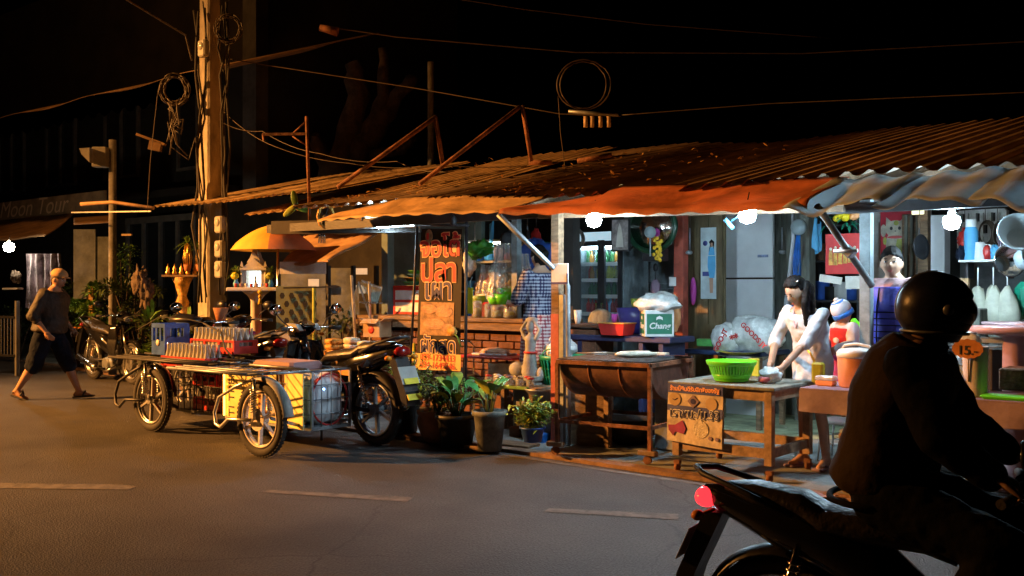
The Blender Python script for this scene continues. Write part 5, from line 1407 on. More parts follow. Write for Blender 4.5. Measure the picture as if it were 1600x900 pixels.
# ------------------------------------------------------------------ fridge
YF = 9.95
x0, x1 = YP(903, 450, YF).x, YP(973, 450, YF).x
zt_ = YP(940, 374, YF).z; xm = x0+(x1-x0)*.56
t = thing('drinks_refrigerator', 'tall two door glass refrigerator stocked with bottles', 'refrigerator', ((x0+x1)/2, YF, .036))
b = B(); D_ = .55
b.box(((x0+x1)/2, YF+D_, (zt_+.04)/2), (x1-x0, .03, zt_-.04))
for xx in (x0, x1): b.box((xx, YF+D_/2, (zt_+.04)/2), (.03, D_, zt_-.04))
b.box(((x0+x1)/2, YF+D_/2, zt_), (x1-x0+.03, D_, .03)); b.box(((x0+x1)/2, YF+D_/2, .12), (x1-x0, D_, .18)); b.build('cabinet', 'grey_paint_steel', t, world=True)
b = B(); b.box(((x0+xm)/2+.08, YF-.01, zt_+.035), (x1-x0-.1, .04, .11), bev=.005); b.build('light_box', 'light_box', t, world=True)
for (a_, c_) in ((x0, xm), (xm, x1)):
    b = B()
    for xx in (a_+.025, c_-.025): b.box((xx, YF-.02, (zt_+.22)/2), (.045, .04, zt_-.24))
    for zz in (zt_-.05, .24): b.box(((a_+c_)/2, YF-.02, zz), (c_-a_-.096, .04, .06))
    d_ = b.build('door', 'dark_steel', t, world=True)
    b = B(); b.box(((a_+c_)/2, YF-.02, (zt_+.22)/2), (c_-a_-.09, .008, zt_-.28)); b.build('glass', 'fridge_glass', d_, world=True)
    b = B(); hx = c_-.05 if a_ == x0 else a_+.03; b.bar((hx, YF-.06, 1.0), (hx, YF-.06, 1.32), .02, .025); b.build('handle', 'chrome', d_, world=True)
b = B()
shz = [YP(940, y_, YF+.2).z for y_ in (384, 413, 438, 463, 490)]
for zz in shz[1:]: b.box(((x0+x1)/2, YF+.25, zz), (x1-x0-.05, .42, .012)); b.box(((x0+x1)/2, YF+.05, zz), (x1-x0-.05, .012, .045))
b.build('shelf', 'white_plastic', t, world=True)
b = B(); b.box(((x0+x1)/2, YF+.06, zt_-.09), (x1-x0-.06, .04, .05)); b.build('lamp', 'fridge_strip', t, world=True)
r = random.Random(8)
dm('drink_green', (.02, .14, .04), .1, var=.1, bump=0, trans=.3); dm('drink_red', (.35, .01, .01), .1, var=.1, bump=0); dm('drink_amber', (.35, .15, .02), .1, var=.1, bump=0)
for row, zz in enumerate(shz[1:]):
    for k in range(13):
        xx = x0+.07+(x1-x0-.14)*k/12
        m_ = ['drink_green', 'leaf_yellow', 'drink_green', 'drink_red'][row] if r.random() < .65 else ['drink_red', 'drink_amber', 'clear_plastic', 'sky_blue'][k % 4]
        b = B(); hh = r.uniform(.15, .23); b.lathe([(.028, 0), (.030, .01), (.030, hh*.55), (.012, hh*.78), (.012, hh), (.002, hh)], c=(xx, YF+.14+r.uniform(-.02, .05), zz+.008), n=10)
        tag(b.build('drink_bottle', m_), 'drink bottle, %s from the left on the %s refrigerator shelf' % (['first', 'second', 'third', 'fourth', 'fifth', 'sixth', 'seventh', 'eighth', 'ninth', 'tenth', 'eleventh', 'twelfth', 'last'][k], ['top', 'second', 'third', 'lowest'][row]), 'bottle', 'bottles in the refrigerator')

# things around the stained wall
t = thing('framed_picture', 'grey framed picture hanging right of the refrigerator', 'picture', YP(970, 367, 9.5))
b = B(); b.box((0, 0, 0), (.24, .03, .37)); b.build('frame', 'dark_steel', t)
b = B(); b.box((0, -.018, 0), (.21, .006, .34)); b.build('print', mat('print_grey', (.30, .26, .25), .6, var=.6, scale=9, bump=0), t)
b = B(); b.prism([(-.05, -.14), (.05, -.14), (.035, 0), (.02, .08), (0, .13), (-.02, .08), (-.035, 0)], .004, Tm(0, -.021, 0) @ rx(PI/2)); b.build('printed_figure', 'paper', t)
dm('mirror_dim', (0.6, 0.55, 0.5), 0.12, metal=1.0, var=0.3, scale=5, bump=0.15)
t = thing('oval_mirror', 'oval mirror with dark green rim tilted above the stained wall', 'mirror', YP(1018, 355, 9.6))
b = B(); b.tube([(math.cos(a)*.30, 0, math.sin(a)*.27) for a in [2*PI*k/36 for k in range(36)]], .030, 10, closed=True); b.build('rim', 'rim_green', t)
b = B(); b.lathe([(.001, .0), (.28, .0), (.28, .004), (.001, .004)], n=36, mx=rx(PI/2) @ Matrix.Diagonal((1, .9, 1, 1))); b.build('mirror_glass', 'mirror_dim', t)
t = thing('garland', 'yellow flower garland hanging over a small dark altar box', 'garland', YP(1027, 388, 9.45))
b = B(); r = random.Random(3)
for k in range(26): b.ball((r.uniform(-.05, .05), r.uniform(-.03, .03), .13-.27*k/26), .022, 8, 6)
b.build('flowers', 'garland', t)
b = B(); b.ball((-.02, 0, .17), (.05, .03, .05), fn=lambda p, q: q*(1+.3*mnoise.noise(p*4))); b.build('red_bow', 'magenta_cloth', t)
cbox('altar_box', 'small dark altar box on the stained wall', 'box', 1003, 388, 1034, 408, 9.6, .15, 'dark_steel')
b = B(); p_ = YP(1016, 363, 9.3); b.ball(p_, .065, 16, 12); b.tube([p_, p_+Vector((0, 0, -.26))], .01, 6); tag(b.build('round_disc', 'zinc'), 'round grey disc on a thin stem before the oval mirror', 'disc')
t = thing('number_plaque', 'dark strip with white lettering left of the oval mirror', 'plaque', YP(993, 374, 9.62))
b = B(); b.box((0, 0, 0), (.16, .01, .09)); b.build('strip', 'dark_wall', t)
text(t, '201', YP(993, 374, 9.61), .09, 'ink_white', offset=.002)
t = thing('hanging_bundle', 'purple and black bundle hanging on the stained wall', 'bundle', YP(1024, 445, 9.9))
b = B(); b.tube([(0, 0, .22), (0, 0, .05)], .005, 5); b.ball((0, 0, .2), (.03, .03, .05)); b.build('string', 'black_plastic', t)
b = B(); b.ball((0, 0, -.04), (.06, .05, .10), fn=lambda p, q: q*(1+.3*mnoise.noise(p*4))); b.build('pouch', 'purple_cloth', t)
b = B(); 
for k in range(9):
    p0 = YP(980+k*9, 443, 10.66); p1 = YP(980+k*9, 485, 10.66); b.tube([p0, p1], .004, 4)
for k in range(6):
    b.tube([YP(978, 443+k*8.5, 10.66), YP(1054, 443+k*8.5, 10.66)], .004, 4)
tag(b.build('wire_grid', 'steel'), 'wire grid panel leaning on the stained wall', 'wire grid')
cbox('switch_plate', 'small pinkish switch plate on the stained wall', 'switch', 972, 406, 980, 414, 10.6, .02, 'pink_cloth')
cbox('card', 'small white card on the red post by the stained wall', 'card', 1045, 433, 1056, 447, 9.8, .01, 'ink_white')
# beer box with bag, blue bin, red basket, purple bench
p_ = YP(1026, 525, 8.9)
t = thing('printed_carton', 'white and green printed carton with plastic bags bulging out', 'carton', (p_.x, 8.9, p_.z))
s_ = .30; hh = .27
rot_ = rz(R(-48))
b = B(); b.box((0, 0, hh/2), (s_, s_, hh), rot=rot_, bev=.004); cb = b.build('carton', 'white_plastic', t)
b = B()
for k in range(4): b.box((0, 0, hh*.48), (s_*.86, s_+.004+.0*k, hh*.76), rot=rot_ @ rz(PI/2*k)) if k < 2 else None
b.build('green_print', mat('print_green', (.02, .17, .10), .5, var=.25, bump=0), cb)
for k, ang in enumerate((R(-48), R(42))):
    nx_, ny_ = math.sin(ang), -math.cos(ang)
    o = text(cb, 'Chang', (0, 0, 0), .085, 'ink_white', offset=.002, shear=.2)
    o.matrix_local = Tm(nx_*(s_/2+.0045), ny_*(s_/2+.0045), hh*.40) @ rz(ang) @ rx(PI/2)
    b = B(); b.prism([(-.035, 0), (-.03, .03), (0, .045), (.03, .03), (.035, 0), (.015, .012), (-.015, .012)], .001, Tm(nx_*(s_/2+.0035), ny_*(s_/2+.0035), hh*.62) @ rz(ang) @ rx(PI/2)); b.build('emblem', 'ink_white', cb)
lump('plastic_bag', 'clear plastic bags bulging out of the printed carton', 'bag', (p_.x+.02, 8.9, p_.z+hh+.07), (.22, .16, .11), 'bag_film', 12, .45)
b = B(); bx_ = YP(985, 540, 9.0).x; bx2 = YP(1054, 540, 9.0).x
b.box(((bx_+bx2)/2-.3, 9.0, p_.z-.035), (bx2-bx_+.8, .5, .06), bev=.01)
for xx in (bx_-.5, (bx_+bx2)/2, bx2-.03): b.box((xx, 9.0, (p_.z-.065+.036)/2), (.05, .45, p_.z-.10))
tag(b.build('work_bench', mat('navy_bench', (.03, .035, .10), .5, var=.3, bump=.1)), 'dark blue bench carrying the printed carton and red basket', 'bench')
bowl('dark purple blue plastic bin behind the printed carton', (YP(992, 540, 9.25).x, 9.25, p_.z), .20, .28, mat('indigo', (.05, .04, .22), .4, var=.2, bump=.05), 'bin', name='plastic_bin')
bowl('small yellow cup on the rim of the purple bin', (YP(992, 480, 9.3).x, 9.3, p_.z+.29), .05, .09, 'leaf_yellow', 'cup', name='cup')
t = thing('plastic_basket', 'orange red basket in front of the purple bin', 'basket', (YP(964, 520, 8.8).x, 8.8, p_.z+.002))
b = B(); b.box((0, 0, .06), (.27, .2, .12), taper=1.18); b.build('shell', 'red_plastic', t)
b = B(); b.box((0, 0, .125), (.335, .255, .012), bev=.003); b.build('rim', 'orange_board', t)
bowl('pink cup standing in the orange red basket', (YP(960, 510, 8.85).x, 8.85, p_.z+.13), .035, .09, 'magenta_cloth', 'cup', name='cup')
# brown desk with white cup, backpack-like chair
px_ = YP(912, 505, 8.9)
t = thing('wooden_desk', 'reddish brown desk top in front of the refrigerator', 'desk', (px_.x, 8.95, .036))
b = B(); b.box((0, 0, px_.z-.06), (.55, .4, .035), bev=.005); b.build('table_top', 'brick', t)
b = B(); b.box((0, 0, (px_.z-.08)/2), (.48, .34, px_.z-.12)); b.build('body', 'brick', t)
bowl('white foam cup on the reddish brown desk', (YP(907, 497, 8.9).x, 8.85, px_.z-.005), .045, .15, 'white_plastic', 'cup', name='foam_cup')
lump('cushion', 'grey green cushion on the chair before the refrigerator', 'cushion', (YP(935, 495, 9.3).x, 9.35, px_.z+.02), (.17, .08, .13), 'grey_wood', 3, .1)

# wooden door with poster, white panel, planks, strings
xa_, xb_ = YP(1072, 400, 10.2).x, YP(1131, 400, 10.2).x
t = thing('wooden_door', 'old brown wooden door with a tall pale poster', 'door', ((xa_+xb_)/2, 10.2, .036))
b = B(); zt_ = 2.6
b.box(((xa_+xb_)/2, 10.24, zt_/2), (xb_-xa_, .03, zt_))
for k in range(7): b.box((xa_+(xb_-xa_)*(k+.5)/14, 10.215, zt_/2), (.05, .03, zt_), bev=.004)
for xx in (xa_+(xb_-xa_)*.52, xb_-.05): b.box((xx, 10.21, zt_/2), (.07, .04, zt_))
for zz in (.5, 1.05, zt_-.1): b.box((xa_+(xb_-xa_)*.76, 10.215, zz), ((xb_-xa_)*.44, .03, .08))
b.build('door', 'door_wood', t, world=True)
a_ = YP(1095, 356, 10.18); c_ = YP(1119, 467, 10.18)
b = B(); b.box(((a_.x+c_.x)/2, 10.18, (a_.z+c_.z)/2), (c_.x-a_.x, .006, a_.z-c_.z)); po = b.build('poster', mat('poster_pale', (.55, .66, .70), .5, var=.18, scale=5, bump=.05), t, world=True)
cx_, cz_ = a_.x+(c_.x-a_.x)*.72, (a_.z+c_.z)/2; u_ = (a_.z-c_.z)/1.0
def pz(f): return c_.z+(a_.z-c_.z)*f
b = B(); b.prism([(-.045, 0), (.045, 0), (.05, -.12), (.035, -.25), (-.025, -.25), (-.05, -.12)], .003, Tm(cx_, 10.176, pz(.60)) @ rx(PI/2)); b.prism([(-.04, 0), (.04, 0), (.03, .09), (-.03, .09)], .003, Tm(cx_, 10.176, pz(.61)) @ rx(PI/2)); b.build('printed_dress', 'sky_blue', po, world=True)
b = B(); b.ball((cx_, 10.175, pz(.76)), (.022, .004, .03)); b.prism([(-.03, -.25), (.02, -.25), (.015, -.42), (-.02, -.42)], .003, Tm(cx_, 10.176, pz(.60)) @ rx(PI/2)); b.build('printed_skin', 'skin', po, world=True)
b = B(); b.prism([(-.035, -.09), (-.01, -.02), (-.03, .03), (0, .06), (.035, .03), (.03, -.05), (.015, .02), (-.012, .02)], .003, Tm(cx_, 10.172, pz(.76)) @ rx(PI/2)); b.build('printed_hair', 'hair', po, world=True)
b = B(); b.lathe([(.001, 0), (.03, 0), (.03, .002), (.001, .002)], n=16, mx=Tm(a_.x+.06, 10.175, pz(.78)) @ rx(PI/2)); b.box((a_.x+.07, 10.175, pz(.35)), (.09, .003, .05)); b.build('printed_mark', 'poster_blue', po, world=True)
b = B(); b.ball(tuple(YP(1083, 455, 10.1)), (.04, .03, .16)); tag(b.build('pink_cloth_strip', 'magenta_cloth'), 'thin pink cloth hanging on the wooden door', 'cloth')
lump('orange_glove', 'orange brown work glove hanging on the red post', 'glove', YP(1053, 490, 9.2), (.075, .05, .19), 'ink_orange', 5, .3)
xa_, xb_ = YP(1130, 400, 10.6).x, YP(1209, 400, 10.6).x; zj = YP(1170, 435, 10.6).z
t = thing('door_sheets', 'tall white door panel of two sheets behind the bag table', 'panel', ((xa_+xb_)/2, 10.6, .036))
for (z0_, z1_) in ((.036, zj-.01), (zj+.01, 2.62)):
    b = B(); b.box(((xa_+xb_)/2, 10.6, (z0_+z1_)/2), (xb_-xa_, .05, z1_-z0_), bev=.006); b.build('sheet', 'white_panel', t, world=True)
b = B(); q = YP(1192, 400, 10.565); b.box(tuple(q), (.13, .003, .03), bev=.001); b.build('blue_mark', mat('faint_blue', (.30, .38, .62), .6, var=.4, scale=20, bump=0), t, world=True)
t = thing('hanging_strings', 'bunch of blue strings and a strainer hanging on the wooden post', 'strings', YP(1248, 360, 10.1))
b = B(); r = random.Random(9)
for k in range(14): b.tube([(r.uniform(-.02, .02), 0, 0), (r.uniform(-.05, .03), r.uniform(-.03, .0), -.35), (r.uniform(-.09, .05), r.uniform(-.03, .0), -.82+r.uniform(-.1, .1))], .009, 5)
b.build('string_bundle', 'bright_blue', t)
b = B(); b.ball((.02, -.05, .03), (.085, .07, .085), 14, 10); b.build('round_strainer', 'zinc', t)
b = B(); b.tube([(-.06, -.02, .2), (-.05, -.03, -.1), (-.13, -.03, -.85)], [.012, .02, .03], 6); b.build('white_strip', 'white_cloth', t)

# bag table
p_ = YP(1145, 546, 9.7)
t = thing('bag_table', 'dark blue topped table loaded with plastic bags before the white panel', 'table', (p_.x, 9.7, .036))
w_ = YP(1206, 546, 9.7).x-YP(1086, 546, 9.7).x; zt_ = p_.z
b = B(); b.box((0, .1, zt_-.06), (w_, .7, .05), bev=.01); b.build('table_top', mat('navy_top', (.03, .05, .12), .35, var=.3, bump=.1), t)
for sx_ in (-1, 1):
    for sy_ in (-1, 1):
        b = B(); b.box((sx_*(w_/2-.06), .1+sy_*.28, (zt_-.1)/2), (.05, .05, zt_-.10)); b.build('leg', 'old_wood', t)
bagA = (YP(1138, 520, 9.6).x, 9.55, zt_+.11)
def bigbag(label, c, rr, seed, words):
    t = thing('shopping_bag', label, 'plastic bag', c, 0, 'large bags on the table')
    b = B(); b.ball((0, 0, 0), rr, 34, 22, fn=lambda p, q: q*(1+.22*mnoise.noise(p*1.8+Vector((seed, 0, 0)))+.07*mnoise.noise(p*7))); b.build('film', 'bag_film', t)
    for (s_, dx, dz, an, sz_) in words:
        o = text(t, s_, (0, 0, 0), sz_, 'ink_red', offset=.002)
        o.matrix_local = Tm(dx, -rr[1]*1.08, dz) @ ry(R(-an)) @ rx(PI/2)
    return t
bigbag('round white bag with red letters at the left of the bag table', bagA, (.16, .15, .17), 1, [('GOO-JT', .02, .0, 62, .075)])
bigbag('large bulging white bag with slanted red letters at the right', (YP(1177, 515, 9.6).x, 9.65, zt_+.15), (.32, .2, .22), 2, [('GOODS JY', .08, .02, -42, .075), ('**', -.13, -.02, 20, .12)])
cbox('flat_carton', 'small flat green printed carton at the left of the bag table', 'carton', 1088, 530, 1114, 541, 9.45, .2, 'leaf_big')
b = B(); b.lathe([(.10, 0), (.24, .035), (.25, .035), (.10, .01)], c=(YP(1152, 545, 9.35).x, 9.4, zt_-.03), n=24); tag(b.build('plate', 'leaf_yellow'), 'pale yellow plate at the front edge of the bag table', 'plate')

# clutter hanging from the rafters inside the stalls
r = random.Random(41)
kinds = [('hanging_ladle', 'ladle', 'steel'), ('hanging_bag', 'plastic bag', 'bag_film'), ('hanging_rope', 'rope', 'cable_worn'), ('hanging_net', 'net bag', 'red_plastic'), ('hanging_pan', 'pan', 'dark_steel'), ('hanging_cloth', 'cloth', 'sky_blue')]
spots_ = [(742, 9.9, 'left above the flower baskets'), (768, 10.0, 'above the grey haired person'), (796, 9.8, 'left of the slim grey post'), (824, 9.7, 'right of the slim grey post'), (838, 9.9, 'beside the blue net sack'), (900, 9.4, 'at the left edge of the refrigerator'), (988, 10.0, 'between the grey picture and the oval mirror'), (1046, 9.9, 'right of the oval mirror'), (1078, 9.7, 'before the wooden door top'), (1222, 10.2, 'on the plank wall left of the blue strings'), (1276, 10.2, 'left of the red poster'), (1338, 10.1, 'right of the red poster'), (1436, 9.5, 'before the dark shutter'), (1508, 10.2, 'above the thermos shelf'), (1540, 10.3, 'above the middle of the thermos shelf'), (1558, 10.2, 'above the right end of the thermos shelf')]
cn = {'steel': 'steel', 'bag_film': 'clear', 'cable_worn': 'brown', 'red_plastic': 'red', 'dark_steel': 'dark', 'sky_blue': 'light blue'}
for k, (px, Y, where) in enumerate(spots_):
    nm_, ct_, m_ = kinds[(k*5+k//3) % 6]
    p = YP(px, 352+r.uniform(-6, 12), Y)
    t = thing(nm_, '%s %s hanging %s' % (cn[m_], ct_, where), ct_, p, r.uniform(0, 6), 'clutter hanging in the stalls')
    b = B(); b.tube([(0, 0, .0), (.01, 0, .30)], .004, 4); b.build('string', 'cable_worn', t)
    b = B()
    if ct_ == 'ladle': b.tube([(0, 0, .02), (0, 0, -.22)], .007, 5); b.ball((0, .02, -.25), (.04, .04, .025), 12, 8)
    elif ct_ == 'pan': b.lathe([(.01, 0), (.10, 0), (.12, .03), (.10, .008)], c=(0, 0, -.15), n=20, mx=rx(R(85))); b.bar((0, 0, -.04), (0, 0, .03), .015, .008)
    elif ct_ == 'rope':
        for j in range(4): b.tube([(math.cos(a)*(.07+.008*j), .01*j, -.10+math.sin(a)*(.10+.006*j)) for a in [2*PI*q/18 for q in range(18)]], .008, 5, closed=True)
    elif ct_ == 'cloth': b.sheet(lambda u, v: Vector(((u-.5)*.16*(1-.2*v), .03*math.sin(u*9+v*2), .02-.32*v-.04*math.sin(u*4))), 14, 8)
    else: b.ball((0, 0, -.12), (.08, .06, .13), 18, 14, fn=lambda p_, q_: Vector((q_.x*(1-.5*max(0, p_.z)), q_.y, q_.z))*(1+.45*mnoise.noise(p_*3+Vector((k, 0, 0)))+.15*mnoise.noise(p_*9)))
    b.build('item', m_, t)
# ------------------------------------------------------------------ grill
zg = .85
FL, FR = G(871, 711, .036), G(1013, 727, .036)
FL.y = max(FL.y, 6.98); FR.y = max(FR.y, 7.10)
ax = (FR-FL); Lg = ax.length; ax.normalize(); ay = Vector((-ax.y, ax.x, 0)); Wg = 0.86
gang = math.atan2(ax.y, ax.x)
t = thing('charcoal_grill', 'rusty half drum charcoal grill on thin legs with small wheels', 'grill', (FL.x, FL.y, .036), gang)
b = B()
def dr(u, v):
    a = PI+PI*v
    return Vector((0.01+(Lg-.02)*u, Wg/2+math.cos(a)*Wg*.47, zg-.05+math.sin(a)*.30))
b.sheet(dr, 20, 20, th=.004)
for xx in (0.012, Lg-.012):
    pts_ = [(Wg/2+math.cos(PI+PI*k/20)*Wg*.47, zg-.05+math.sin(PI+PI*k/20)*.30) for k in range(21)]
    b.prism(pts_, .006, Tm(xx, 0, 0) @ Matrix(((0, 0, 1, 0), (1, 0, 0, 0), (0, 1, 0, 0), (0, 0, 0, 1))))
b.build('drum', 'grill_drum', t)
b = B()
for xx in (Lg*.33, Lg*.66): b.tube([(xx, Wg/2+math.cos(PI+PI*k/20)*Wg*.475, zg-.05+math.sin(PI+PI*k/20)*.306) for k in range(21)], .008, 5)
for (p, q) in (((0, 0), (Lg, 0)), ((Lg, 0), (Lg, Wg)), ((Lg, Wg), (0, Wg)), ((0, Wg), (0, 0))): b.bar((p[0], p[1], zg-.03), (q[0], q[1], zg-.03), .035, .035)
b.build('rim', 'rust', t)
b = B()
for k in range(46): xx = .01+(Lg-.02)*k/45; b.tube([(xx, 0, zg-.006), (xx, Wg, zg-.006)], .0035, 4)
for k in range(40): yy = Wg*k/39; b.tube([(0, yy, zg-.002), (Lg, yy, zg-.002)], .003, 4)
b.build('grate', 'charcoal_mesh', t)
b = B(); b.sheet(lambda u, v: Vector((.02+(Lg-.04)*u, .02+(Wg-.04)*v, zg-.045+.022*mnoise.noise(Vector((u*9, v*9, 2))))), 40, 40); b.build('charcoal_bed', 'charcoal_mesh', t)
for k, (xx, yy) in enumerate(((0, 0), (Lg, 0), (0, Wg), (Lg, Wg))):
    b = B(); b.box((xx, yy, zg/2+.02), (.032, .032, zg-.12)); lg = b.build('leg', 'rust', t)
    b = B(); b.box((xx-.02, yy-.0, .095), (.16, .06, .04), bev=.006); b.build('foot_block', 'table_wood', lg)
    b = B(); b.cyl((xx-.02, yy-.015, .038), (xx-.02, yy+.015, .038), .036, .036, 14); b.build('castor', 'rust', lg)
b = B()
for yy in (.0, Wg): b.bar((0, yy, .30), (Lg, yy, .30), .025, .03)
for xx in (0, Lg): b.bar((xx, 0, .30), (xx, Wg, .30), .025, .03)
b.build('cross_bar', 'rust', t)
GM = ROOTM[t.name]
def gp(x, y, z): return GM @ Vector((x, y, z))
c_ = gp(Lg*.62, Wg*.50, zg+.03)
b = B(); b.ball(c_, (.20, .05, .03), rot=rz(gang+R(48)), fn=lambda p, q: q*(1+.3*mnoise.noise(p*3))); tag(b.build('grilled_fish', 'food_white'), 'salt crusted white fish lying on the grill', 'fish')
b = B(); b.box(tuple(gp(Lg*.55, Wg*.84, zg+.015)), (.44, .13, .03), rot=rz(gang+.1), bev=.004); tag(b.build('wood_board', 'food_white'), 'pale wooden board lying at the back of the grill', 'board')
b = B(); b.box(tuple(gp(Lg*.95, Wg*.70, zg+.012)), (.30, .10, .02), rot=rz(gang+.3), bev=.004); tag(b.build('metal_scraper', 'mirror_glass'), 'light bluish metal scraper at the back right of the grill', 'scraper')
b = B(); b.box(tuple(gp(Lg*.12, Wg*.70, zg+.012)), (.13, .09, .02), rot=rz(gang+.5), bev=.004); tag(b.build('small_dish', 'white_plastic'), 'small white dish at the back left corner of the grill', 'dish')
b = B(); b.tube([gp(-.02, Wg*.45, zg+.02), gp(.30, Wg*.75, zg+.02)], .008, 5); tag(b.build('skewer', 'table_wood'), 'wooden skewer lying at the left edge of the grill', 'skewer')
p = W(985, 655, 9.4); 
b = B(); b.lathe([(.15, 0), (.24, .10), (.26, .24), (.25, .24), (.14, .02)], c=(p.x, p.y, .036), n=28); tag(b.build('black_basin', 'black_pot'), 'big black basin on the floor behind the grill', 'basin')
b = B(); p = W(908, 640, 9.3); b.box((p.x, p.y, .33), (.6, .05, .60), rot=rz(.2)); 
for s in (-1, 1): b.box((p.x+s*.28, p.y+.02, .33), (.05, .05, .6))
tag(b.build('low_bench', 'old_wood'), 'low dark wooden bench standing behind the grill', 'bench')
b = B(); p = W(1062, 640, 9.0); b.box((p.x, p.y, .3), (.35, .3, .5), bev=.01); tag(b.build('crate_box', 'stain_wall'), 'grey box on the floor behind the right grill leg', 'box')

# ------------------------------------------------------------------ wheeled work table with poster
zt_ = .74
TX0, TX1, TY0, TY1 = G(1040, 740, .036).x, G(1196, 756, .036).x, 7.03, 7.74
t = thing('work_table', 'wooden work table on castors with a poster on its front', 'table', ((TX0+TX1)/2, (TY0+TY1)/2, .036))
b = B(); b.box(((TX0+TX1)/2, (TY0+TY1)/2, zt_), (TX1-TX0+.12, TY1-TY0+.10, .025), bev=.004); b.build('table_top', 'grey_wood', t, world=True)
b = B()
for yy in (TY0, TY1): b.box(((TX0+TX1)/2, yy, zt_-.055), (TX1-TX0-.06, .03, .08))
for xx in (TX0, TX1): b.box((xx, (TY0+TY1)/2, zt_-.055), (.03, TY1-TY0-.06, .08))
b.build('apron', 'table_wood', t, world=True)
for xx in (TX0, TX1):
    for yy in (TY0, TY1):
        b = B(); b.box((xx, yy, (zt_-.015+.12)/2+.02), (.062, .062, zt_-.175), bev=.003); lg = b.build('leg', 'table_wood', t, world=True)
        b = B(); b.cyl((xx-.015, yy, .068), (xx+.015, yy, .068), .032, .032, 14); b.box((xx, yy, .105), (.05, .04, .03)); b.build('castor', 'rust', lg, world=True)
b = B()
for yy in (TY0, TY1): b.box(((TX0+TX1)/2, yy, .25), (TX1-TX0-.07, .028, .075))
for xx in (TX0, TX1): b.box((xx, (TY0+TY1)/2, .25), (.028, TY1-TY0-.07, .075))
b.build('lower_rail', 'table_wood', t, world=True)
# poster
Yp = TY0-.055
A_ = YP(1044, 598, Yp); C_ = YP(1130, 697, Yp)
tp = thing('relief_poster', 'dirty paper poster with payment scheme symbols taped to the table front', 'poster', ((A_.x+C_.x)/2, Yp, (A_.z+C_.z)/2))
def pf(u, v, o=0): return Vector((A_.x+(C_.x-A_.x)*u-.012*v, Yp-o+.0025*math.sin(u*6+v*7)+.001*math.sin(v*17+u*11), A_.z+(C_.z-A_.z)*v-.03*u*v))
mat('poster_paper', (.58, .50, .40), .7, var=.35, scale=9, bump=.25, bscale=12); M['poster_paper'] = MATS['poster_paper']
b = B(); b.sheet(lambda u, v: pf(u, v), 14, 16, th=0); pp = b.build('paper_sheet', 'poster_paper', tp, world=True)
b = B(); b.sheet(lambda u, v: pf(u, v*.16, .004), 10, 3); b.sheet(lambda u, v: pf(u, .37+v*(.10+.05*u), .004), 10, 3); b.build('printed_band', 'poster_blue', pp, world=True)
def disc(b, u, v, r_, n=20, o=.006): b.prism([(math.cos(2*PI*k/n)*r_, math.sin(2*PI*k/n)*r_) for k in range(n)], .0015, Tm(*pf(u, v, o)) @ rx(PI/2))
for (u_, v_, r_, n_, m_) in ((.14, .27, .052, 20, 'beige_plastic'), (.80, .30, .05, 20, 'beige_plastic'), (.48, .28, .052, 4, 'purple_cloth'), (.80, .85, .016, 20, 'purple_cloth'), (.92, .85, .016, 20, 'purple_cloth')):
    b = B(); disc(b, u_, v_, r_, n_); b.build('printed_disc', m_, pp, world=True)
b = B(); b.tube([pf(.10, .27, .009), pf(.14, .285, .009), pf(.19, .25, .009)], .003, 4); disc(b, .48, .28, .022, 14, .009); b.build('printed_tick', 'ink_navy', pp, world=True)
b = B(); c0 = pf(.20, .76, .006); b.prism([(-.085, .02), (-.02, .025), (.045, .065), (.075, .0), (.055, -.045), (-.02, -.03), (-.04, -.065), (-.08, -.02)], .002, Tm(*c0) @ rx(PI/2)); b.build('printed_purse', mat('plum', (.30, .03, .14), .6, var=.3, bump=0), pp, world=True)
b = B(); disc(b, .62, .73, .068, 22, .006); c0 = pf(.58, .60, .008); b.prism([(-.03, 0), (.04, -.02), (.01, .05)], .002, Tm(*c0) @ rx(PI/2)); b.build('printed_pouch', 'food_white', pp, world=True)
text(pp, 'ร้านนี้ยินดีรับสิทธิของรัฐ', pf(.5, .085, .010), .047, 'ink_orange', offset=.0015, sx=.98)
text(pp, 'เราชนะ/ม.33', pf(.5, .50, .008), .105, 'ink_white', offset=.005, sx=.88)
text(pp, 'เราชนะ/ม.33', pf(.5, .50, .011), .105, 'ink_navy', offset=-.0005, sx=.88)
# green basket
c_ = YP(1141, 590, 7.25)
t = thing('green_basket', 'bright green slotted plastic basket on the work table', 'basket', (c_.x, 7.27, zt_+.013))
b = B(); rr = .185; hh = .165
b.lathe([(rr*.55, 0), (rr*.74, .012), (rr*.72, .018), (rr*.5, .006)], n=36)
b.lathe([(rr*.99, hh-.035), (rr*1.04, hh-.03), (rr*1.10, hh), (rr*1.08, hh+.004), (rr*.97, hh-.03)], n=36)
b.lathe([(rr*.70, .008), (rr*.86, .06), (rr*.84, .062), (rr*.68, .012)], n=36)
for k in range(44):
    a = 2*PI*k/44
    b.bar((math.cos(a)*rr*.82, math.sin(a)*rr*.82, .05), (math.cos(a)*rr*.99, math.sin(a)*rr*.99, hh-.028), .014, .005)
b.build('shell', 'green_plastic', t)
cbox('label_card', 'small cream card with print standing behind the green basket', 'card', 1168, 560, 1186, 588, 7.62, .015, 'leaf_yellow')
c_ = YP(1203, 588, 7.32)
t = thing('food_bag', 'clear bag of pink meat in the hands of the woman', 'plastic bag', (c_.x, 7.32, zt_+.013))
b = B(); b.ball((0, 0, .06), (.09, .075, .065), 26, 16, fn=lambda p, q: q*(1+.30*mnoise.noise(p*2.6)+.1*mnoise.noise(p*8))); b.build('film', 'bag_film', t)
b = B(); b.ball((-.02, -.062, .035), (.05, .03, .026), fn=lambda p, q: q*(1+.3*mnoise.noise(p*4))); b.build('meat', mat('raw_meat', (.40, .10, .13), .4, var=.3, bump=.2), t)

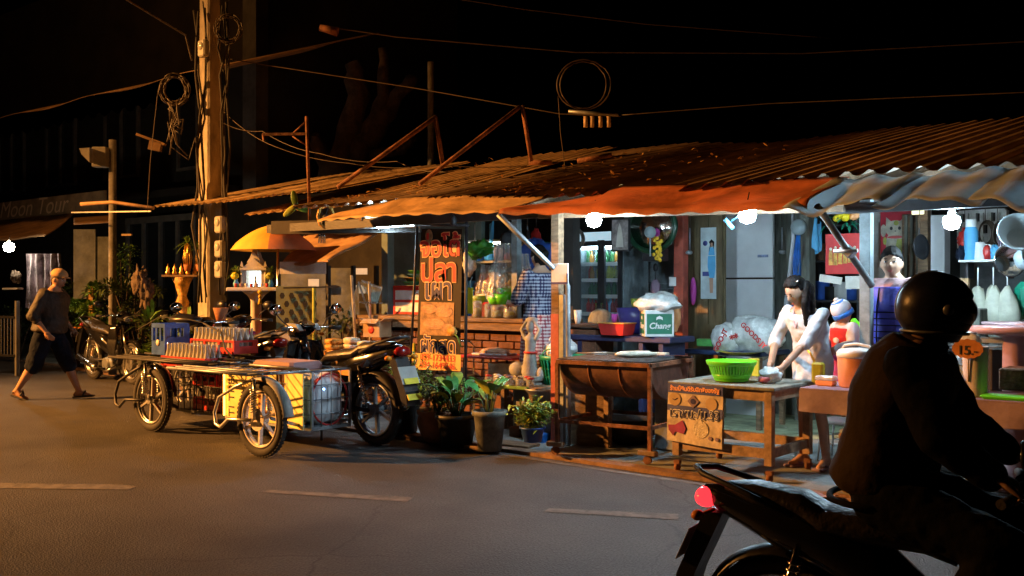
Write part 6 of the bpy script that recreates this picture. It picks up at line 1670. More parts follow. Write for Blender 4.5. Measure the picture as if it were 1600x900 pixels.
# ------------------------------------------------------------------ purple cloth table at the right with its load
PX0 = G(1232, 612, .76).x; PY0, PY1 = 6.95, 7.60
PX1 = -.55; zp = .765
t = thing('cloth_table', 'long table under a faded purple cloth at the right', 'table', ((PX0+PX1)/2, 7.3, .036))
b = B(); b.box(((PX0+PX1)/2, (PY0+PY1)/2, zp), (PX1-PX0, PY1-PY0, .02), bev=.004)
def skirt(u, v): return Vector((PX0-.004+(PX1-PX0)*u, PY0-.006-.012*v-.010*v*math.sin(u*46), zp-.005-.155*v-.006*math.sin(u*15)*v))
b.sheet(skirt, 90, 4, th=0); b.sheet(lambda u, v: Vector((PX0-.006-.01*v-.006*v*math.sin(u*20), PY0+(PY1-PY0)*u, zp-.005-.15*v)), 20, 4)
b.build('cloth', 'purple_cloth', t, world=True)
for xx in (PX0+.62, (PX0+PX1)/2+.3, PX1-.1):
    for yy in (PY0+.1, PY1-.08):
        b = B(); b.box((xx, yy, (zp-.02+.036)/2), (.05, .05, zp-.05)); b.build('leg', 'table_wood', t, world=True)
c_ = YP(1337, 585, 7.2)
t = thing('drink_cooler', 'round salmon coloured cooler jug with grey handled lid', 'cooler', (c_.x, 7.22, zp+.012))
b = B(); b.lathe([(.115, 0), (.125, .01), (.132, .10), (.135, .215), (.128, .235), (.01, .235)], n=32); b.build('body', mat('salmon', (.62, .27, .15), .4, var=.15, bump=.04), t)
b = B(); b.lathe([(.138, .215), (.142, .23), (.140, .255), (.12, .275), (.05, .285), (.01, .286)], n=32); b.tube([(-.11, 0, .265), (-.09, 0, .30), (0, 0, .315), (.09, 0, .30), (.12, 0, .265)], .011, 8); b.build('lid', 'white_plastic', t)
t = thing('food_box', 'clear lidded box of orange food left of the cooler', 'food box', (YP(1291, 590, 7.2).x, 7.2, zp+.012))
b = B(); b.box((0, 0, .018), (.13, .09, .036), bev=.006, taper=1.05); b.build('food', 'ink_orange', t)
b = B(); b.box((0, 0, .055), (.14, .10, .03), bev=.008); b.build('lid', 'bag_film', t)
t = thing('oil_bottle', 'squat olive yellow jug between the woman and the cooler', 'jug', (YP(1277, 585, 7.3).x, 7.32, zp+.012))
b = B(); b.box((0, 0, .08), (.09, .07, .16), bev=.015); b.build('body', mat('olive_oil', (.32, .30, .02), .25, var=.2, bump=.05), t)
b = B(); b.tube([(-.03, 0, .16), (-.06, 0, .22), (-.085, 0, .25)], .010, 6); b.build('spout', 'gold', t)
# price sign pot and right clutter
c_ = YP(1524, 600, 7.15)
t = thing('tall_canister', 'tall translucent canister holding the oval price sign', 'canister', (c_.x, 7.15, zp+.012))
b = B(); b.lathe([(.068, 0), (.075, .01), (.080, .24), (.083, .33), (.078, .33), (.07, .03)], n=24); b.build('body', mat('milky', (.60, .55, .55), .35, var=.15, bump=.1), t)
q = YP(1512, 545, 7.05)
t = thing('price_sign', 'scalloped brown price sign reading 15 on the tall canister', 'sign', q)
b = B(); b.prism([((.095+.006*(k % 2))*math.cos(2*PI*k/28), (.062+.006*(k % 2))*math.sin(2*PI*k/28)) for k in range(28)], .006, rx(PI/2)); pz_ = b.build('plate', mat('sign_brown', (.45, .17, .04), .5, var=.3, bump=.05), t)
text(t, '15.-', (q.x, q.y-.010, q.z-.012), .085, 'ink_black', offset=.001)
b = B(); b.ball((-.01, .03, .06), (.085, .03, .05), fn=lambda p, q: q*(1+.4*mnoise.noise(p*3))); b.build('foil', 'bag_film', t)
b = B(); b.tube([(0, 0.01, -.06), (0, .02, -.22)], .005, 5); b.build('stick', 'table_wood', t)
lump('plastic_bag', 'white plastic bag left of the tall canister', 'bag', (YP(1483, 600, 7.1).x, 7.1, zp+.09), (.07, .07, .09), 'bag_film', 14, .4)
lump('plastic_bag', 'pale knotted bag farther left beside the rider', 'bag', (YP(1458, 590, 7.25).x, 7.3, zp+.10), (.07, .06, .11), 'bag_film', 15, .4)
cbox('metal_box', 'dark metal box at the right end of the cloth table', 'box', 1560, 578, 1660, 612, 7.25, .3, 'rust', .01)
t = thing('green_tray', 'flat lime green tray at the right edge of the cloth table', 'tray', (YP(1590, 616, 7.02).x, 7.06, zp+.012))
b = B(); b.box((0, 0, .012), (.42, .16, .024), bev=.01, taper=1.05); b.build('tray', 'green_plastic', t)
# barrel below
c_ = G(1352, 757, .036)
t = thing('clay_barrel', 'ribbed brown drum standing under the purple cloth table', 'drum', (c_.x+.12, 7.18, .036))
b = B(); b.lathe([(.20, 0), (.215, .03), (.20, .05), (.215, .20), (.20, .22), (.215, .36), (.22, .40), (.20, .42), (.01, .42)], n=32); b.build('body', mat('clay', (.26, .15, .08), .75, var=.4, bump=.3), t)
b = B(); b.lathe([(.01, .43), (.21, .43), (.215, .425), (.21, .42)], n=32, cap=False); b.build('lid', 'zinc', t)
b = B(); b.box((c_.x+.02, 7.35, .60), (.05, .22, .25)); b.box((c_.x+.15, 7.4, .56), (.10, .06, .22)); tag(b.build('wood_block', 'table_wood'), 'stacked timber offcuts on the ribbed drum', 'timber')
# paper on the kerb
p_ = G(1273, 772, .045)
b = B(); b.sheet(lambda u, v: Vector((p_.x-.13+.26*u+.04*v, p_.y-.06+.12*v, .046+.008*math.sin(u*7)+.006*math.sin(v*9+u*3))), 10, 6); tag(b.build('paper_scrap', 'pink_cloth'), 'crumpled pinkish paper lying at the kerb edge', 'paper')
r = random.Random(77)
for k, (px, py) in enumerate(((1233, 712), (972, 705), (1137, 737), (1224, 668))):
    p_ = G(px, py, .037); b = B(); b.sheet(lambda u, v: Vector((p_.x+.035*u+.01*v, p_.y+.02*v, .040+.004*math.sin(u*5))), 3, 2)
    tag(b.build('litter', 'paper'), ['small white scrap by the right table leg', 'white scrap on the pavement between grill and table', 'white scrap under the work table', 'white scrap on the floor behind the work table'][k], 'litter', 'scraps on the pavement')

# white metal stool that the child stands on
SX, SY = YP(1319, 650, 8.35).x, 8.35
t = thing('metal_stool', 'white metal stool behind the woman carrying the child', 'stool', (SX, SY, .036))
b = B(); b.box((0, 0, .33), (.34, .32, .03), bev=.008); b.build('seat', 'white_plastic', t)
for s in (-1, 1):
    for q in (-1, 1):
        b = B(); b.tube([(s*.14, q*.13, .32), (s*.17, q*.16, 0)], .010, 6); b.build('leg', 'white_plastic', t)
b = B(); b.tube([(-.16, -.15, .15), (.16, -.15, .15)], .008, 6); b.tube([(-.16, .15, .15), (.16, .15, .15)], .008, 6); b.tube([(-.16, -.15, .22), (.16, .15, .22)], .006, 6); b.build('stretcher', 'white_plastic', t)

# ------------------------------------------------------------------ back of the right stall
YR = 10.9
t = thing('dark_rack', 'dark metal rack crowded with pots behind the child', 'rack', (YP(1300, 450, YR).x, YR, .036))
xa_, xb_ = YP(1263, 450, YR).x, YP(1342, 450, YR).x
b = B()
for xx in (xa_, xb_):
    for yy in (YR, YR+.35): b.box((xx, yy, 1.15), (.035, .035, 2.25))
b.build('upright', 'dark_steel', t, world=True)
for zz in (.45, .95, 1.35, 1.8, 2.2):
    b = B(); b.box(((xa_+xb_)/2, YR+.17, zz), (xb_-xa_, .38, .02)); b.build('board', 'dark_steel', t, world=True)
r = random.Random(31); nm = ['dented aluminium', 'blue', 'black', 'dull green', 'white', 'brown']; mm = ['steel', 'blue_plastic', 'black_pot', 'leaf_dark', 'white_plastic', 'brick']
for i_, zz in enumerate((.462, .962, 1.362, 1.812)):
    for k in range(4):
        xx = xa_+.12+(xb_-xa_-.24)*k/3; j_ = (k*2+i_*3+r.randint(0, 1)) % 6
        if i_ == 3 and k == 0: j_ = 5
        b = B(); rr = r.uniform(.07, .10); hh = r.uniform(.10, .22)
        b.lathe([(rr*.8, 0), (rr, .02), (rr, hh), (rr*1.08, hh+.005), (rr*.95, hh), (.01, hh*.9)], c=(xx, YR+.12, zz), n=18)
        tag(b.build('cooking_pot', mm[j_]), '%s pot, %s from the left on the %s board of the dark rack' % (nm[j_], ['first', 'second', 'third', 'last'][k], ['lowest', 'second', 'third', 'fourth'][i_]), 'pot', 'pots on the dark rack')
q0 = YP(1290, 366, 9.3); q1 = YP(1345, 428, 9.3)
t = thing('red_poster', 'red festive poster with a row of golden figures', 'poster', ((q0.x+q1.x)/2, 9.3, (q0.z+q1.z)/2))
w_, h_ = q1.x-q0.x, q0.z-q1.z
b = B(); b.box((0, 0, 0), (w_, .012, h_), bev=.002); ps = b.build('sheet', 'poster_red', t)
b = B(); r = random.Random(6)
for k in range(6):
    xx = -w_*.34+w_*.68*k/5; hh = h_*r.uniform(.28, .42)
    b.prism([(-.020, -hh/2), (.020, -hh/2), (.016, 0), (.018, hh*.25), (.012, hh*.34), (.016, hh*.5), (-.012, hh*.5), (-.014, hh*.34), (-.018, hh*.2)], .003, Tm(xx, -.009, -h_*.08) @ rx(PI/2))
b.build('golden_figures', 'food_gold', ps)
b = B(); 
for k in range(6): xx = -w_*.34+w_*.68*k/5; b.ball((xx, -.011, h_*.12+.01*(k % 2)), (.014, .003, .017), 10, 6)
b.build('printed_faces', 'food_white', ps)
b = B(); b.box((-.12, .0, -h_/2-.05), (.22, .01, .07), rot=ry(.15)); b.box((.12, .01, -h_/2-.08), (.2, .01, .12)); tag_ = b.build('white_strip', 'paper', t)
t = thing('flower_bunch', 'artificial yellow and green flowers above the red poster', 'flowers', YP(1316, 345, 9.4))
b = B(); foliage_ball(b, (0, 0, 0), (.20, .1, .12), 90, .08, .03, 4); b.build('leaves', 'teal_plastic', t)
b = B(); 
for (dx, dz, rr) in ((.02, .06, .05), (.06, .03, .04), (-.03, .02, .03)): b.ball((dx, -.08, dz), rr, 10, 8, fn=lambda p, q: q*(1+.4*mnoise.noise(p*4)))
b.build('yellow_bloom', 'yellow', t)
b = B(); b.ball((.14, -.06, .04), (.05, .03, .04), fn=lambda p, q: q*(1+.4*mnoise.noise(p*4))); b.build('orange_bloom', 'ink_orange', t)
# lucky cat poster
q0 = YP(1376, 326, 11.1); q1 = YP(1424, 402, 11.1)
w_, h_ = q1.x-q0.x, q0.z-q1.z
t = thing('lucky_cat_poster', 'red hanging poster with a white beckoning cat', 'poster', ((q0.x+q1.x)/2, 11.1, (q0.z+q1.z)/2))
b = B(); b.box((0, 0, 0), (w_, .012, h_)); ps = b.build('sheet', mat('cat_red', (.62, .02, .05), .6, var=.1, bump=.05), t)
def ell(b, x, z, a, c, o, n=22): b.prism([(math.cos(2*PI*k/n)*a, math.sin(2*PI*k/n)*c) for k in range(n)], .002, Tm(x, o, z) @ rx(PI/2))
S = h_/.62
b = B(); ell(b, .0, .05*S, .13*S, .105*S, -.008); ell(b, 0, -.13*S, .12*S, .15*S, -.0105); ell(b, -.15*S, .03*S, .035*S, .08*S, -.009)
for s in (-1, 1): b.prism([(s*.12*S, 0), (s*.04*S, .08*S), (s*.115*S, .15*S)], .002, Tm(0, -.0125, .05*S) @ rx(PI/2))
cat = b.build('printed_cat', 'food_white', ps)
b = B(); ell(b, -.05*S, .055*S, .018*S, .022*S, -.016); ell(b, .05*S, .055*S, .018*S, .022*S, -.016); ell(b, 0, .02*S, .01*S, .006*S, -.016); b.build('printed_eyes', 'ink_black', cat)
b = B(); ell(b, 0, -.055*S, .10*S, .018*S, -.016); b.build('printed_collar', 'red_plastic', cat)
b = B(); b.prism([(-.06*S, -.12*S), (.05*S, -.10*S), (.08*S, .08*S), (-.03*S, .08*S)], .002, Tm(.05*S, -.0155, -.16*S) @ rx(PI/2)); ell(b, -.13*S, -.1*S, .02*S, .05*S, -.0155); ell(b, .01*S, .12*S, .03*S, .03*S, -.0155); b.build('printed_coin', 'leaf_yellow', cat)
cbox('dark_curtain', 'dark brown slatted shutter right of the lucky cat poster', 'shutter', 1409, 334, 1446, 440, 10.9, .08, 'old_wood')
b = B()
for k in range(4): fbox(b, 1413+k*9, 336, 1417+k*9, 438, 10.87, .03)
tag(b.build('curtain_slats', 'grey_wood'), 'pale slats standing before the dark shutter', 'slats')
cbox('lit_sign', 'small lit yellow and white sign above the dark shutter', 'sign', 1424, 322, 1443, 335, 10.3, .03, mat('sign_lit', (.9, .9, .6), .5, var=.1, bump=0, emit=(1, .95, .6), es=.8))
cbox('grey_locker', 'pale grey locker door left of the hanging right bulb', 'locker', 1448, 336, 1476, 470, 10.8, .2, 'white_panel')
# block wall, shelf, thermos
b = B(); x0_, x1_ = YP(1500, 380, 11.55).x, YP(1572, 380, 11.55).x
z0_, z1_ = YP(1540, 405, 11.55).z, YP(1540, 330, 11.55).z
nxb, nzb = 6, 4
for i in range(nxb+1): xx = x0_+(x1_-x0_)*i/nxb; b.box((xx, 11.55, (z0_+z1_)/2), (.035, .1, z1_-z0_))
for j in range(nzb+1): zz = z0_+(z1_-z0_)*j/nzb; b.box(((x0_+x1_)/2, 11.55, zz), (x1_-x0_, .094, .035))
for i in range(nxb):
    for j in range(nzb):
        if (i+j) % 2 == 0: b.box((x0_+(x1_-x0_)*(i+.5)/nxb, 11.56, z0_+(z1_-z0_)*(j+.5)/nzb), (.03, .09, (z1_-z0_)/nzb))
tag(b.build('vent_block_wall', 'hut_white'), 'pierced concrete block wall behind the thermos shelf', 'block wall')
q0 = YP(1500, 408, 9.6); q1 = YP(1576, 408, 9.6)
t = thing('wall_shelf', 'white shelf board crowded with kitchen things below the right bulb', 'shelf', ((q0.x+q1.x)/2, 9.6, q0.z))
b = B(); b.box((0, .12, 0), (q1.x-q0.x, .34, .02)); b.build('board', 'white_plastic', t)
for s_ in (-1, 1):
    b = B(); b.box((s_*(q1.x-q0.x)*.42, .2, -.08), (.02, .2, .16)); b.build('bracket', 'dark_steel', t)
zS = q0.z+.011
def onshelf(px): return YP(px, 400, 9.65).x
t = thing('thermos_flask', 'tall blue thermos flask with white cap on the shelf', 'flask', (onshelf(1515), 9.7, zS))
b = B(); b.lathe([(.055, 0), (.06, .01), (.06, .26), (.045, .30), (.04, .31)], n=22); b.build('body', 'sky_blue', t)
b = B(); b.lathe([(.045, .30), (.048, .31), (.046, .37), (.01, .375)], n=22); b.build('cap', 'white_plastic', t)
t = thing('pitcher', 'white handled pitcher right of the thermos', 'pitcher', (onshelf(1530), 9.68, zS))
b = B(); b.lathe([(.045, 0), (.05, .02), (.04, .15), (.045, .16)], n=20); b.build('body', 'white_plastic', t)
b = B(); b.tube([(.04, 0, .14), (.09, 0, .13), (.09, 0, .04), (.05, 0, .02)], .008, 6); b.build('handle', 'white_plastic', t)
for k, (px, m_, l_) in enumerate(((1500, 'navy_cloth', 'dark blue bag at the left end of the shelf'), (1541, 'red_plastic', 'red pack lying near the middle of the shelf'), (1553, 'sky_blue', 'light blue bundle of bottles on the shelf'), (1566, 'white_plastic', 'white box at the right end of the shelf'))):
    lump('shelf_item', l_, 'pack', (onshelf(px), 9.68, zS+.06), (.045, .05, .07), m_, k, .3, group='things on the white shelf')
t = thing('cup_of_utensils', 'cup of upright utensils on the white shelf', 'utensils', (onshelf(1560), 9.72, zS))
b = B(); b.lathe([(.035, 0), (.04, .10), (.036, .10), (.03, .01)], n=16); b.build('cup', 'clear_plastic', t)
b = B(); r = random.Random(10)
for k in range(7): b.tube([(0, 0, .02), (r.uniform(-.06, .06), r.uniform(-.03, .03), .22)], .005, 5)
b.build('utensils', 'purple_cloth', t)
# hanging basins and pans at the right edge
for k, (px, py, Y, rr, m_, l_, an) in enumerate(((1590, 372, 8.6, .16, 'zinc', 'shallow zinc basin hanging on edge at the right border', 65), (1565, 412, 8.9, .13, 'chrome', 'shiny pan lid hanging under the shelf end', 80), (1592, 408, 8.8, .12, 'zinc', 'small zinc bowl hanging below the zinc basin', 75))):
    t = thing('hanging_pan', l_, 'pan', YP(px, py, Y), 0, 'pans hanging at the right')
    b = B(); b.lathe([(rr*.55, 0), (rr*.6, .004), (rr*.95, .10), (rr*1.04, .11), (rr*1.0, .115), (rr*.9, .10), (rr*.5, .012)], n=28, mx=rz(.4+k*.4) @ rx(R(an)), cap=True); b.build('bowl', m_, t)
    b = B(); b.tube([(0, 0, rr*.9), (0.01, 0, rr+.25)], .005, 5); b.build('hook', 'dark_steel', t)
for k, (px, l_) in enumerate(((1528, 'pale hanging bag, the left one beneath the shelf'), (1552, 'pale hanging bag with a knot, the middle one beneath the shelf'), (1574, 'pale hanging bag, the right one beneath the shelf'))):
    t = thing('hanging_bag', l_, 'bag', YP(px, 490, 9.3), 0, 'pale bags beneath the shelf')
    b = B(); b.ball((0, 0, 0), (.11, .06, .24), fn=lambda p, q: Vector((q.x*(1-.45*max(0, p.z)), q.y, q.z))*(1+.2*mnoise.noise(p*3+Vector((k, 0, 0))))); b.build('bag', mat('pale_bag', (.52, .52, .42), .5, var=.2, bump=.4, bscale=12), t)
    b = B(); b.tube([(0, 0, .22), (.0, 0, .40)], .006, 5); b.build('tie', 'white_plastic', t)
cbox('teal_tank', 'teal drum at the far right behind the pink tables', 'drum', 1582, 440, 1640, 500, 9.4, .4, 'teal_plastic', .06)
cbox('wooden_box', 'grey wooden box left of the pale hanging bags', 'box', 1490, 482, 1531, 560, 9.0, .3, 'grey_wood', .01)
for k, (px, py, Y, l_) in enumerate(((1588, 511, 7.9, 'round pink topped table nearer the camera at the right'), (1612, 504, 8.8, 'round pink topped table farther back at the right edge'))):
    p_ = YP(px, py, Y)
    t = thing('round_table', l_, 'table', (p_.x, Y, .036), 0, 'round pink tables')
    b = B(); zt2 = p_.z-.036; b.lathe([(.01, zt2-.05), (.28, zt2-.05), (.36, zt2-.03), (.37, zt2), (.01, zt2+.004)], n=36); b.build('table_top', mat('pink_top', (.50, .30, .32), .4, var=.15, bump=.05), t)
    b = B(); b.lathe([(.20, 0), (.19, .03), (.10, .08), (.09, zt2-.08), (.16, zt2-.05)], n=24); b.build('pedestal', MATS['pink_top'], t)
t = thing('grey_stand', 'grey metal stand with tray right of the price sign', 'stand', (YP(1560, 540, 8.0).x, 8.0, .036))
q = YP(1562, 534, 7.8); w2 = .40
b = B(); b.box((0, 0, q.z-.036), (w2, .3, .03), bev=.004); b.build('tray_top', 'zinc', t)
for s in (-1, 1):
    for u_ in (-1, 1):
        b = B(); b.box((s*(w2/2-.02), u_*.12, (q.z-.05)/2), (.03, .03, q.z-.07)); b.build('leg', 'grey_paint_steel', t)
b = B(); q = YP(1440, 545, 8.3); b.lathe([(.10, 0), (.16, .05), (.17, .06), (.15, .06), (.09, .01)], c=(YP(1475, 548, 7.5).x, 7.55, zp+.18), n=26); b.box((YP(1475, 548, 7.5).x, 7.55, zp+.10), (.3, .2, .17), bev=.005)
tag(b.build('pan_on_block', 'zinc'), 'wide pan on a block left of the price sign', 'pan')
b = B(); b.box((YP(1475, 560, 7.5).x-.08, 8.4, .55), (1.0, .4, 1.0), bev=.02); tag(b.build('kitchen_cabinet', 'dark_wall'), 'dark kitchen cabinet behind the cloth table', 'cabinet')
b = B(); p_ = YP(1480, 480, 9.0); b.box((p_.x-.15, 9.1, p_.z), (.6, .05, .5)); tag(b.build('brown_board', 'brown_tarp'), 'brown board standing behind the rider', 'board')
b = B(); p_ = YP(1328, 545, 9.5); lump('green_bag', 'bright green bag hanging right of the child', 'bag', YP(1336, 522, 8.6), (.06, .05, .12), 'green_plastic', 17, .4); b.bm.free()
for k, (px, l_) in enumerate(((1542, 'wooden table leg standing behind the rider, the left one'), (1580, 'wooden table leg standing behind the rider, the right one'))):
    pass

# ------------------------------------------------------------------ left background: umbrella, spirit house, hut, planters
t = thing('market_umbrella', 'yellow and orange umbrella over the spirit house', 'umbrella', W(433, 560, 13.3)); 
um = W(428, 352, 13.2); ue = W(428, 388, 13.2); Ru = 66/F*13.2
b = B(); secs_ = 8
for s_i, m_ in ((0, 'yellow_canvas'), (1, 'orange_canvas')):
    b = B()
    for k in range(16):
        if ((k//2) in (7, 0, 1)) == (s_i == 1):
            a0, a1 = 2*PI*k/16, 2*PI*(k+1)/16
            def fn(u, v, a0=a0, a1=a1):
                a = a0+(a1-a0)*u; rr = Ru*v; z = um.z-(um.z-ue.z)*v**1.8-.03*(v > .93)
                return Vector((um.x+math.cos(a)*rr, um.y+math.sin(a)*rr, z))
            b.sheet(fn, 3, 8, th=0)
    b.build('canopy', mat(m_, (.80, .50, .06) if s_i == 0 else (.72, .26, .12), .7, var=.12, bump=.1), t, world=True)
b = B(); b.tube([W(434, 352, 13.2), W(434, 610, 13.2)], .018, 8); b.build('pole', 'chrome', t, world=True)
D0 = 13.6
q = W(400, 450, D0)
t = thing('spirit_house', 'white spirit house with a glowing doorway on a pedestal', 'spirit house', (q.x, q.y, .036), YAW)
def sp(px, py): 
    return ((px-400)/F*D0, CAM_H+(450-py)/F*D0-.036)
zf = sp(400, 452)[1]
b = B(); b.box((0, 0, zf), (.68, .50, .05), bev=.01); b.build('platform', 'hut_white', t)
b = B(); b.lathe([(.18, 0), (.15, .06), (.08, .14), (.07, zf-.15), (.12, zf-.08), (.2, zf-.02)], n=20); b.build('pedestal', 'hut_white', t)
hz = sp(400, 422)[1]
b = B()
wx_ = .16
for s in (-1, 1): b.box((s*.125, 0, (zf+.03+hz)/2), (.05, .26, hz-zf))
b.box((0, .11, (zf+hz)/2+.02), (.25, .03, hz-zf-.04)); b.box((0, 0, hz+.01), (.36, .32, .035), bev=.005)
for s in (-1, 1): b.cyl((s*.16, -.13, zf+.03), (s*.16, -.13, hz), .014)
b.build('chamber', 'hut_white', t)
b = B()
for k, (w_, h0, h1) in enumerate(((.30, .03, .16), (.20, .10, .26), (.12, .18, .34))):
    b.prism([(-w_/2, 0), (w_/2, 0), (0, h1-h0)], .26-.05*k, Tm(0, .13-.02*k, hz+h0) @ rx(PI/2))
b.lathe([(.03, 0), (.015, .08), (.004, .2)], c=(0, 0, hz+.30), n=8)
for s in (-1, 1): b.prism([(0, 0), (s*.05, .02), (s*.03, .09)], .01, Tm(s*.13, -.13, hz+.03) @ rx(PI/2))
b.build('tiered_roof', 'hut_white', t)
b = B(); b.box((0, .085, (zf+hz)/2+.01), (.20, .01, hz-zf-.06)); b.build('glowing_doorway', 'lit_screen', t)
b = B(); b.lathe([(.025, 0), (.02, .06), (.012, .10), (.016, .13), (.004, .16)], c=(0, -.02, zf+.03), n=10); b.build('idol', 'gold', t)
for k, (dx, m_, l_) in enumerate(((-.24, 'yellow', 'yellow marigold offering left of the spirit house'), (.23, 'leaf_yellow', 'yellow green flower vase right of the spirit house'))):
    p = ROOTM[t.name] @ Vector((dx, -.12, zf+.03))
    v_ = thing('flower_vase', l_, 'flower vase', p, 0, 'offerings at the spirit house')
    b = B(); b.lathe([(.03, 0), (.04, .05), (.02, .09), (.028, .11)], n=12); b.build('vase', 'sky_blue', v_)
    b = B(); foliage_ball(b, (0, 0, .18), (.06, .06, .08), 40, .09, .02, 5+k); b.build('leaves', 'leaf', v_)
    b = B(); b.ball((0, -.02, .15), (.06, .05, .05), fn=lambda p, q: q*(1+.4*mnoise.noise(p*5))); b.build('bloom', m_, v_)
for k in range(7):
    p = ROOTM[t.name] @ Vector((-.22+.07*k, -.20, zf+.027))
    b = B(); b.lathe([(.018, 0), (.024, .05), (.020, .052), (.016, .01)], c=p, n=10); tag(b.build('offering_cup', ['red_plastic', 'pink_cloth', 'white_plastic'][k % 3]), '%s offering cup, %s from the left before the spirit house' % (['red', 'pink', 'white'][k % 3], ['first', 'second', 'third', 'fourth', 'fifth', 'sixth', 'last'][k]), 'cup', 'offering cups')
p = ROOTM[t.name] @ Vector((.12, -.26, zf-.02))
b = B(); b.tube([p, p+Vector((0, 0, -.10))], .008, 5); b.ball(p+Vector((0, 0, -.02)), .03, 8, 6); b.ball(p+Vector((0, 0, -.08)), .025, 8, 6); b.lathe([(.03, -.18), (.012, -.10)], c=p, n=8); tag(b.build('hanging_garland', 'garland'), 'orange garland hanging from the spirit house platform', 'garland')

# altar shelf with figurines left of the pole
t = thing('altar_shelf', 'dark shelf of small brass figures left of the utility pole', 'altar shelf', W(285, 431, 14.9), YAW)
b = B(); b.box((0, 0, 0), (.52, .3, .03)); b.build('board', 'old_wood', t)
b = B(); b.lathe([(.10, -.85), (.12, -.7), (.07, -.6), (.10, -.4), (.06, -.3), (.11, -.12), (.16, -.02)], n=14); b.build('turned_stand', 'food_gold', t)
for k in range(5):
    p = ROOTM[t.name] @ Vector((-.2+.1*k, -.05, .016))
    b = B(); b.lathe([(.03, 0), (.038, .03), (.02, .06), (.028, .09), (.012, .12), (.003, .17)], c=p, n=12); tag(b.build('brass_figure', 'gold'), 'small brass figure, %s from the left on the altar shelf' % ['first', 'second', 'third', 'fourth', 'last'][k], 'figurine', 'brass figures on the altar shelf')
for k, (px, py, s_) in enumerate(((293, 372, 1.0), (312, 380, .8))):
    p = W(px, 424, 14.8)
    v_ = thing('potted_palm', ['spiky potted plant on the altar shelf with hanging garlands', 'second spiky plant close against the utility pole'][k], 'potted plant', p)
    b = B(); b.lathe([(.04, 0), (.06, .10), (.05, .10)], n=12); b.build('pot', 'terracotta', v_)
    b = B(); b.tube([(0, 0, .08), (0, 0, .42*s_)], .012, 6)
    for q_ in range(6): a = q_; b.tube([(math.cos(a)*.03, math.sin(a)*.03, .40*s_), (math.cos(a)*.06, math.sin(a)*.06, .2), (math.cos(a)*.05, math.sin(a)*.05, .1)], .008, 5)
    b.build('stem', 'gold', v_)
    b = B(); foliage_ball(b, (0, 0, .42*s_), (.03, .03, .04), 40, .16, .02, k, droop=.5); b.build('leaves', 'leaf', v_)

# small hut right of the umbrella
Dh = 13.8
q = W(500, 470, Dh)
t = thing('small_hut', 'little hut with ochre tarpaulin roof and lit windows', 'hut', (q.x, q.y, .036), 0)
R1, R2, R3, R4 = W(438, 414, 13.4), W(512, 408, 12.6), W(590, 366, 13.4), W(478, 365, 14.4)
b = B(); b.sheet(lambda u, v: R1.lerp(R2, u).lerp(R4.lerp(R3, u), v)+Vector((0, 0, .02*math.sin(u*9)+.015*math.sin(v*7))), 14, 8, th=.02); b.build('roof', 'brown_tarp', t, world=True)
b = B(); b.prism([(0, 0), (74/F*13, 0), (74/F*13, .16), (0, .16)], .03, Tm(*W(438, 428, 13.2)) @ rz(YAW-R(4)) @ rx(PI/2)); b.build('fascia', 'hut_white', t, world=True)
b = B(); b.box(tuple(W(497, 490, 14.2)), (1.05, .06, 1.3), rot=rz(YAW)); hw = b.build('wall', 'stain_wall', t, world=True)
b = B(); b.box(tuple(W(490, 442, 14.1)), (.15, .02, .11), rot=rz(YAW)); b.build('window', 'lit_window', t, world=True)
b = B()
for (px, py, w_, h_) in ((538, 424, .11, .08), (562, 424, .22, .09), (540, 442, .16, .10), (560, 452, .2, .12)): b.box(tuple(W(px, py, 14.4)), (w_, .02, h_), rot=rz(YAW))
b.build('lit_boards', 'lit_window', t, world=True)
b = B()
for px in (513, 552, 588): b.bar(W(px, 415, 13.6), W(px, 600, 13.6), .05, .05)
b.build('corner_post', 'dark_steel', t, world=True)
t = thing('patterned_screen', 'green and black hexagon patterned screen right of the spirit house', 'screen', W(465, 560, 13.0))
b = B(); b.box(tuple(W(463, 495, 13.0)), (.52, .03, .80), rot=rz(YAW)); sc_ = b.build('panel', mat('olive_panel', (.22, .24, .12), .7, var=.25, bump=.05), t, world=True)
b = B()
for i in range(4):
    for j in range(6):
        c0 = W(441+i*14.5+(j % 2)*7, 462+j*13, 12.96); b.prism([(math.cos(k*PI/3)*.035, math.sin(k*PI/3)*.045) for k in range(6)], .003, Tm(*c0) @ rz(YAW) @ rx(PI/2))
b.build('printed_hexagons', 'ink_black', sc_, world=True)
b = B(); b.bar(W(490, 450, 12.9), W(490, 545, 12.9), .025, .025); b.build('yellow_edge', 'leaf_yellow', t, world=True)
b = B(); b.bar(W(443, 450, 12.95), W(530, 448, 12.95), .02, .02); b.build('top_rail', 'dark_steel', t, world=True)
# leaning panels and things right of the hut
t = thing('leaning_aluminium_pile', 'pile of leaning aluminium frames beside the teal post', 'frames', W(575, 500, 12.8))
b = B()
for (a_, c_) in (((560, 440), (578, 495)), ((577, 440), (579, 560)), ((549, 430), (556, 540)), ((565, 438), (595, 450)), ((562, 472), (598, 474))): b.bar(W(a_[0], a_[1], 12.6), W(c_[0], c_[1], 12.6), .03, .02)
b.build('frame', 'aluminium', t, world=True)
b = B(); b.quad(W(562, 440, 12.7), W(598, 448, 12.7), W(590, 475, 12.6), W(580, 472, 12.6)); b.quad(W(545, 480, 12.9), W(560, 440, 12.9), W(562, 500, 12.9), W(540, 520, 12.9)); b.build('panel', 'grey_wood', t, world=True)
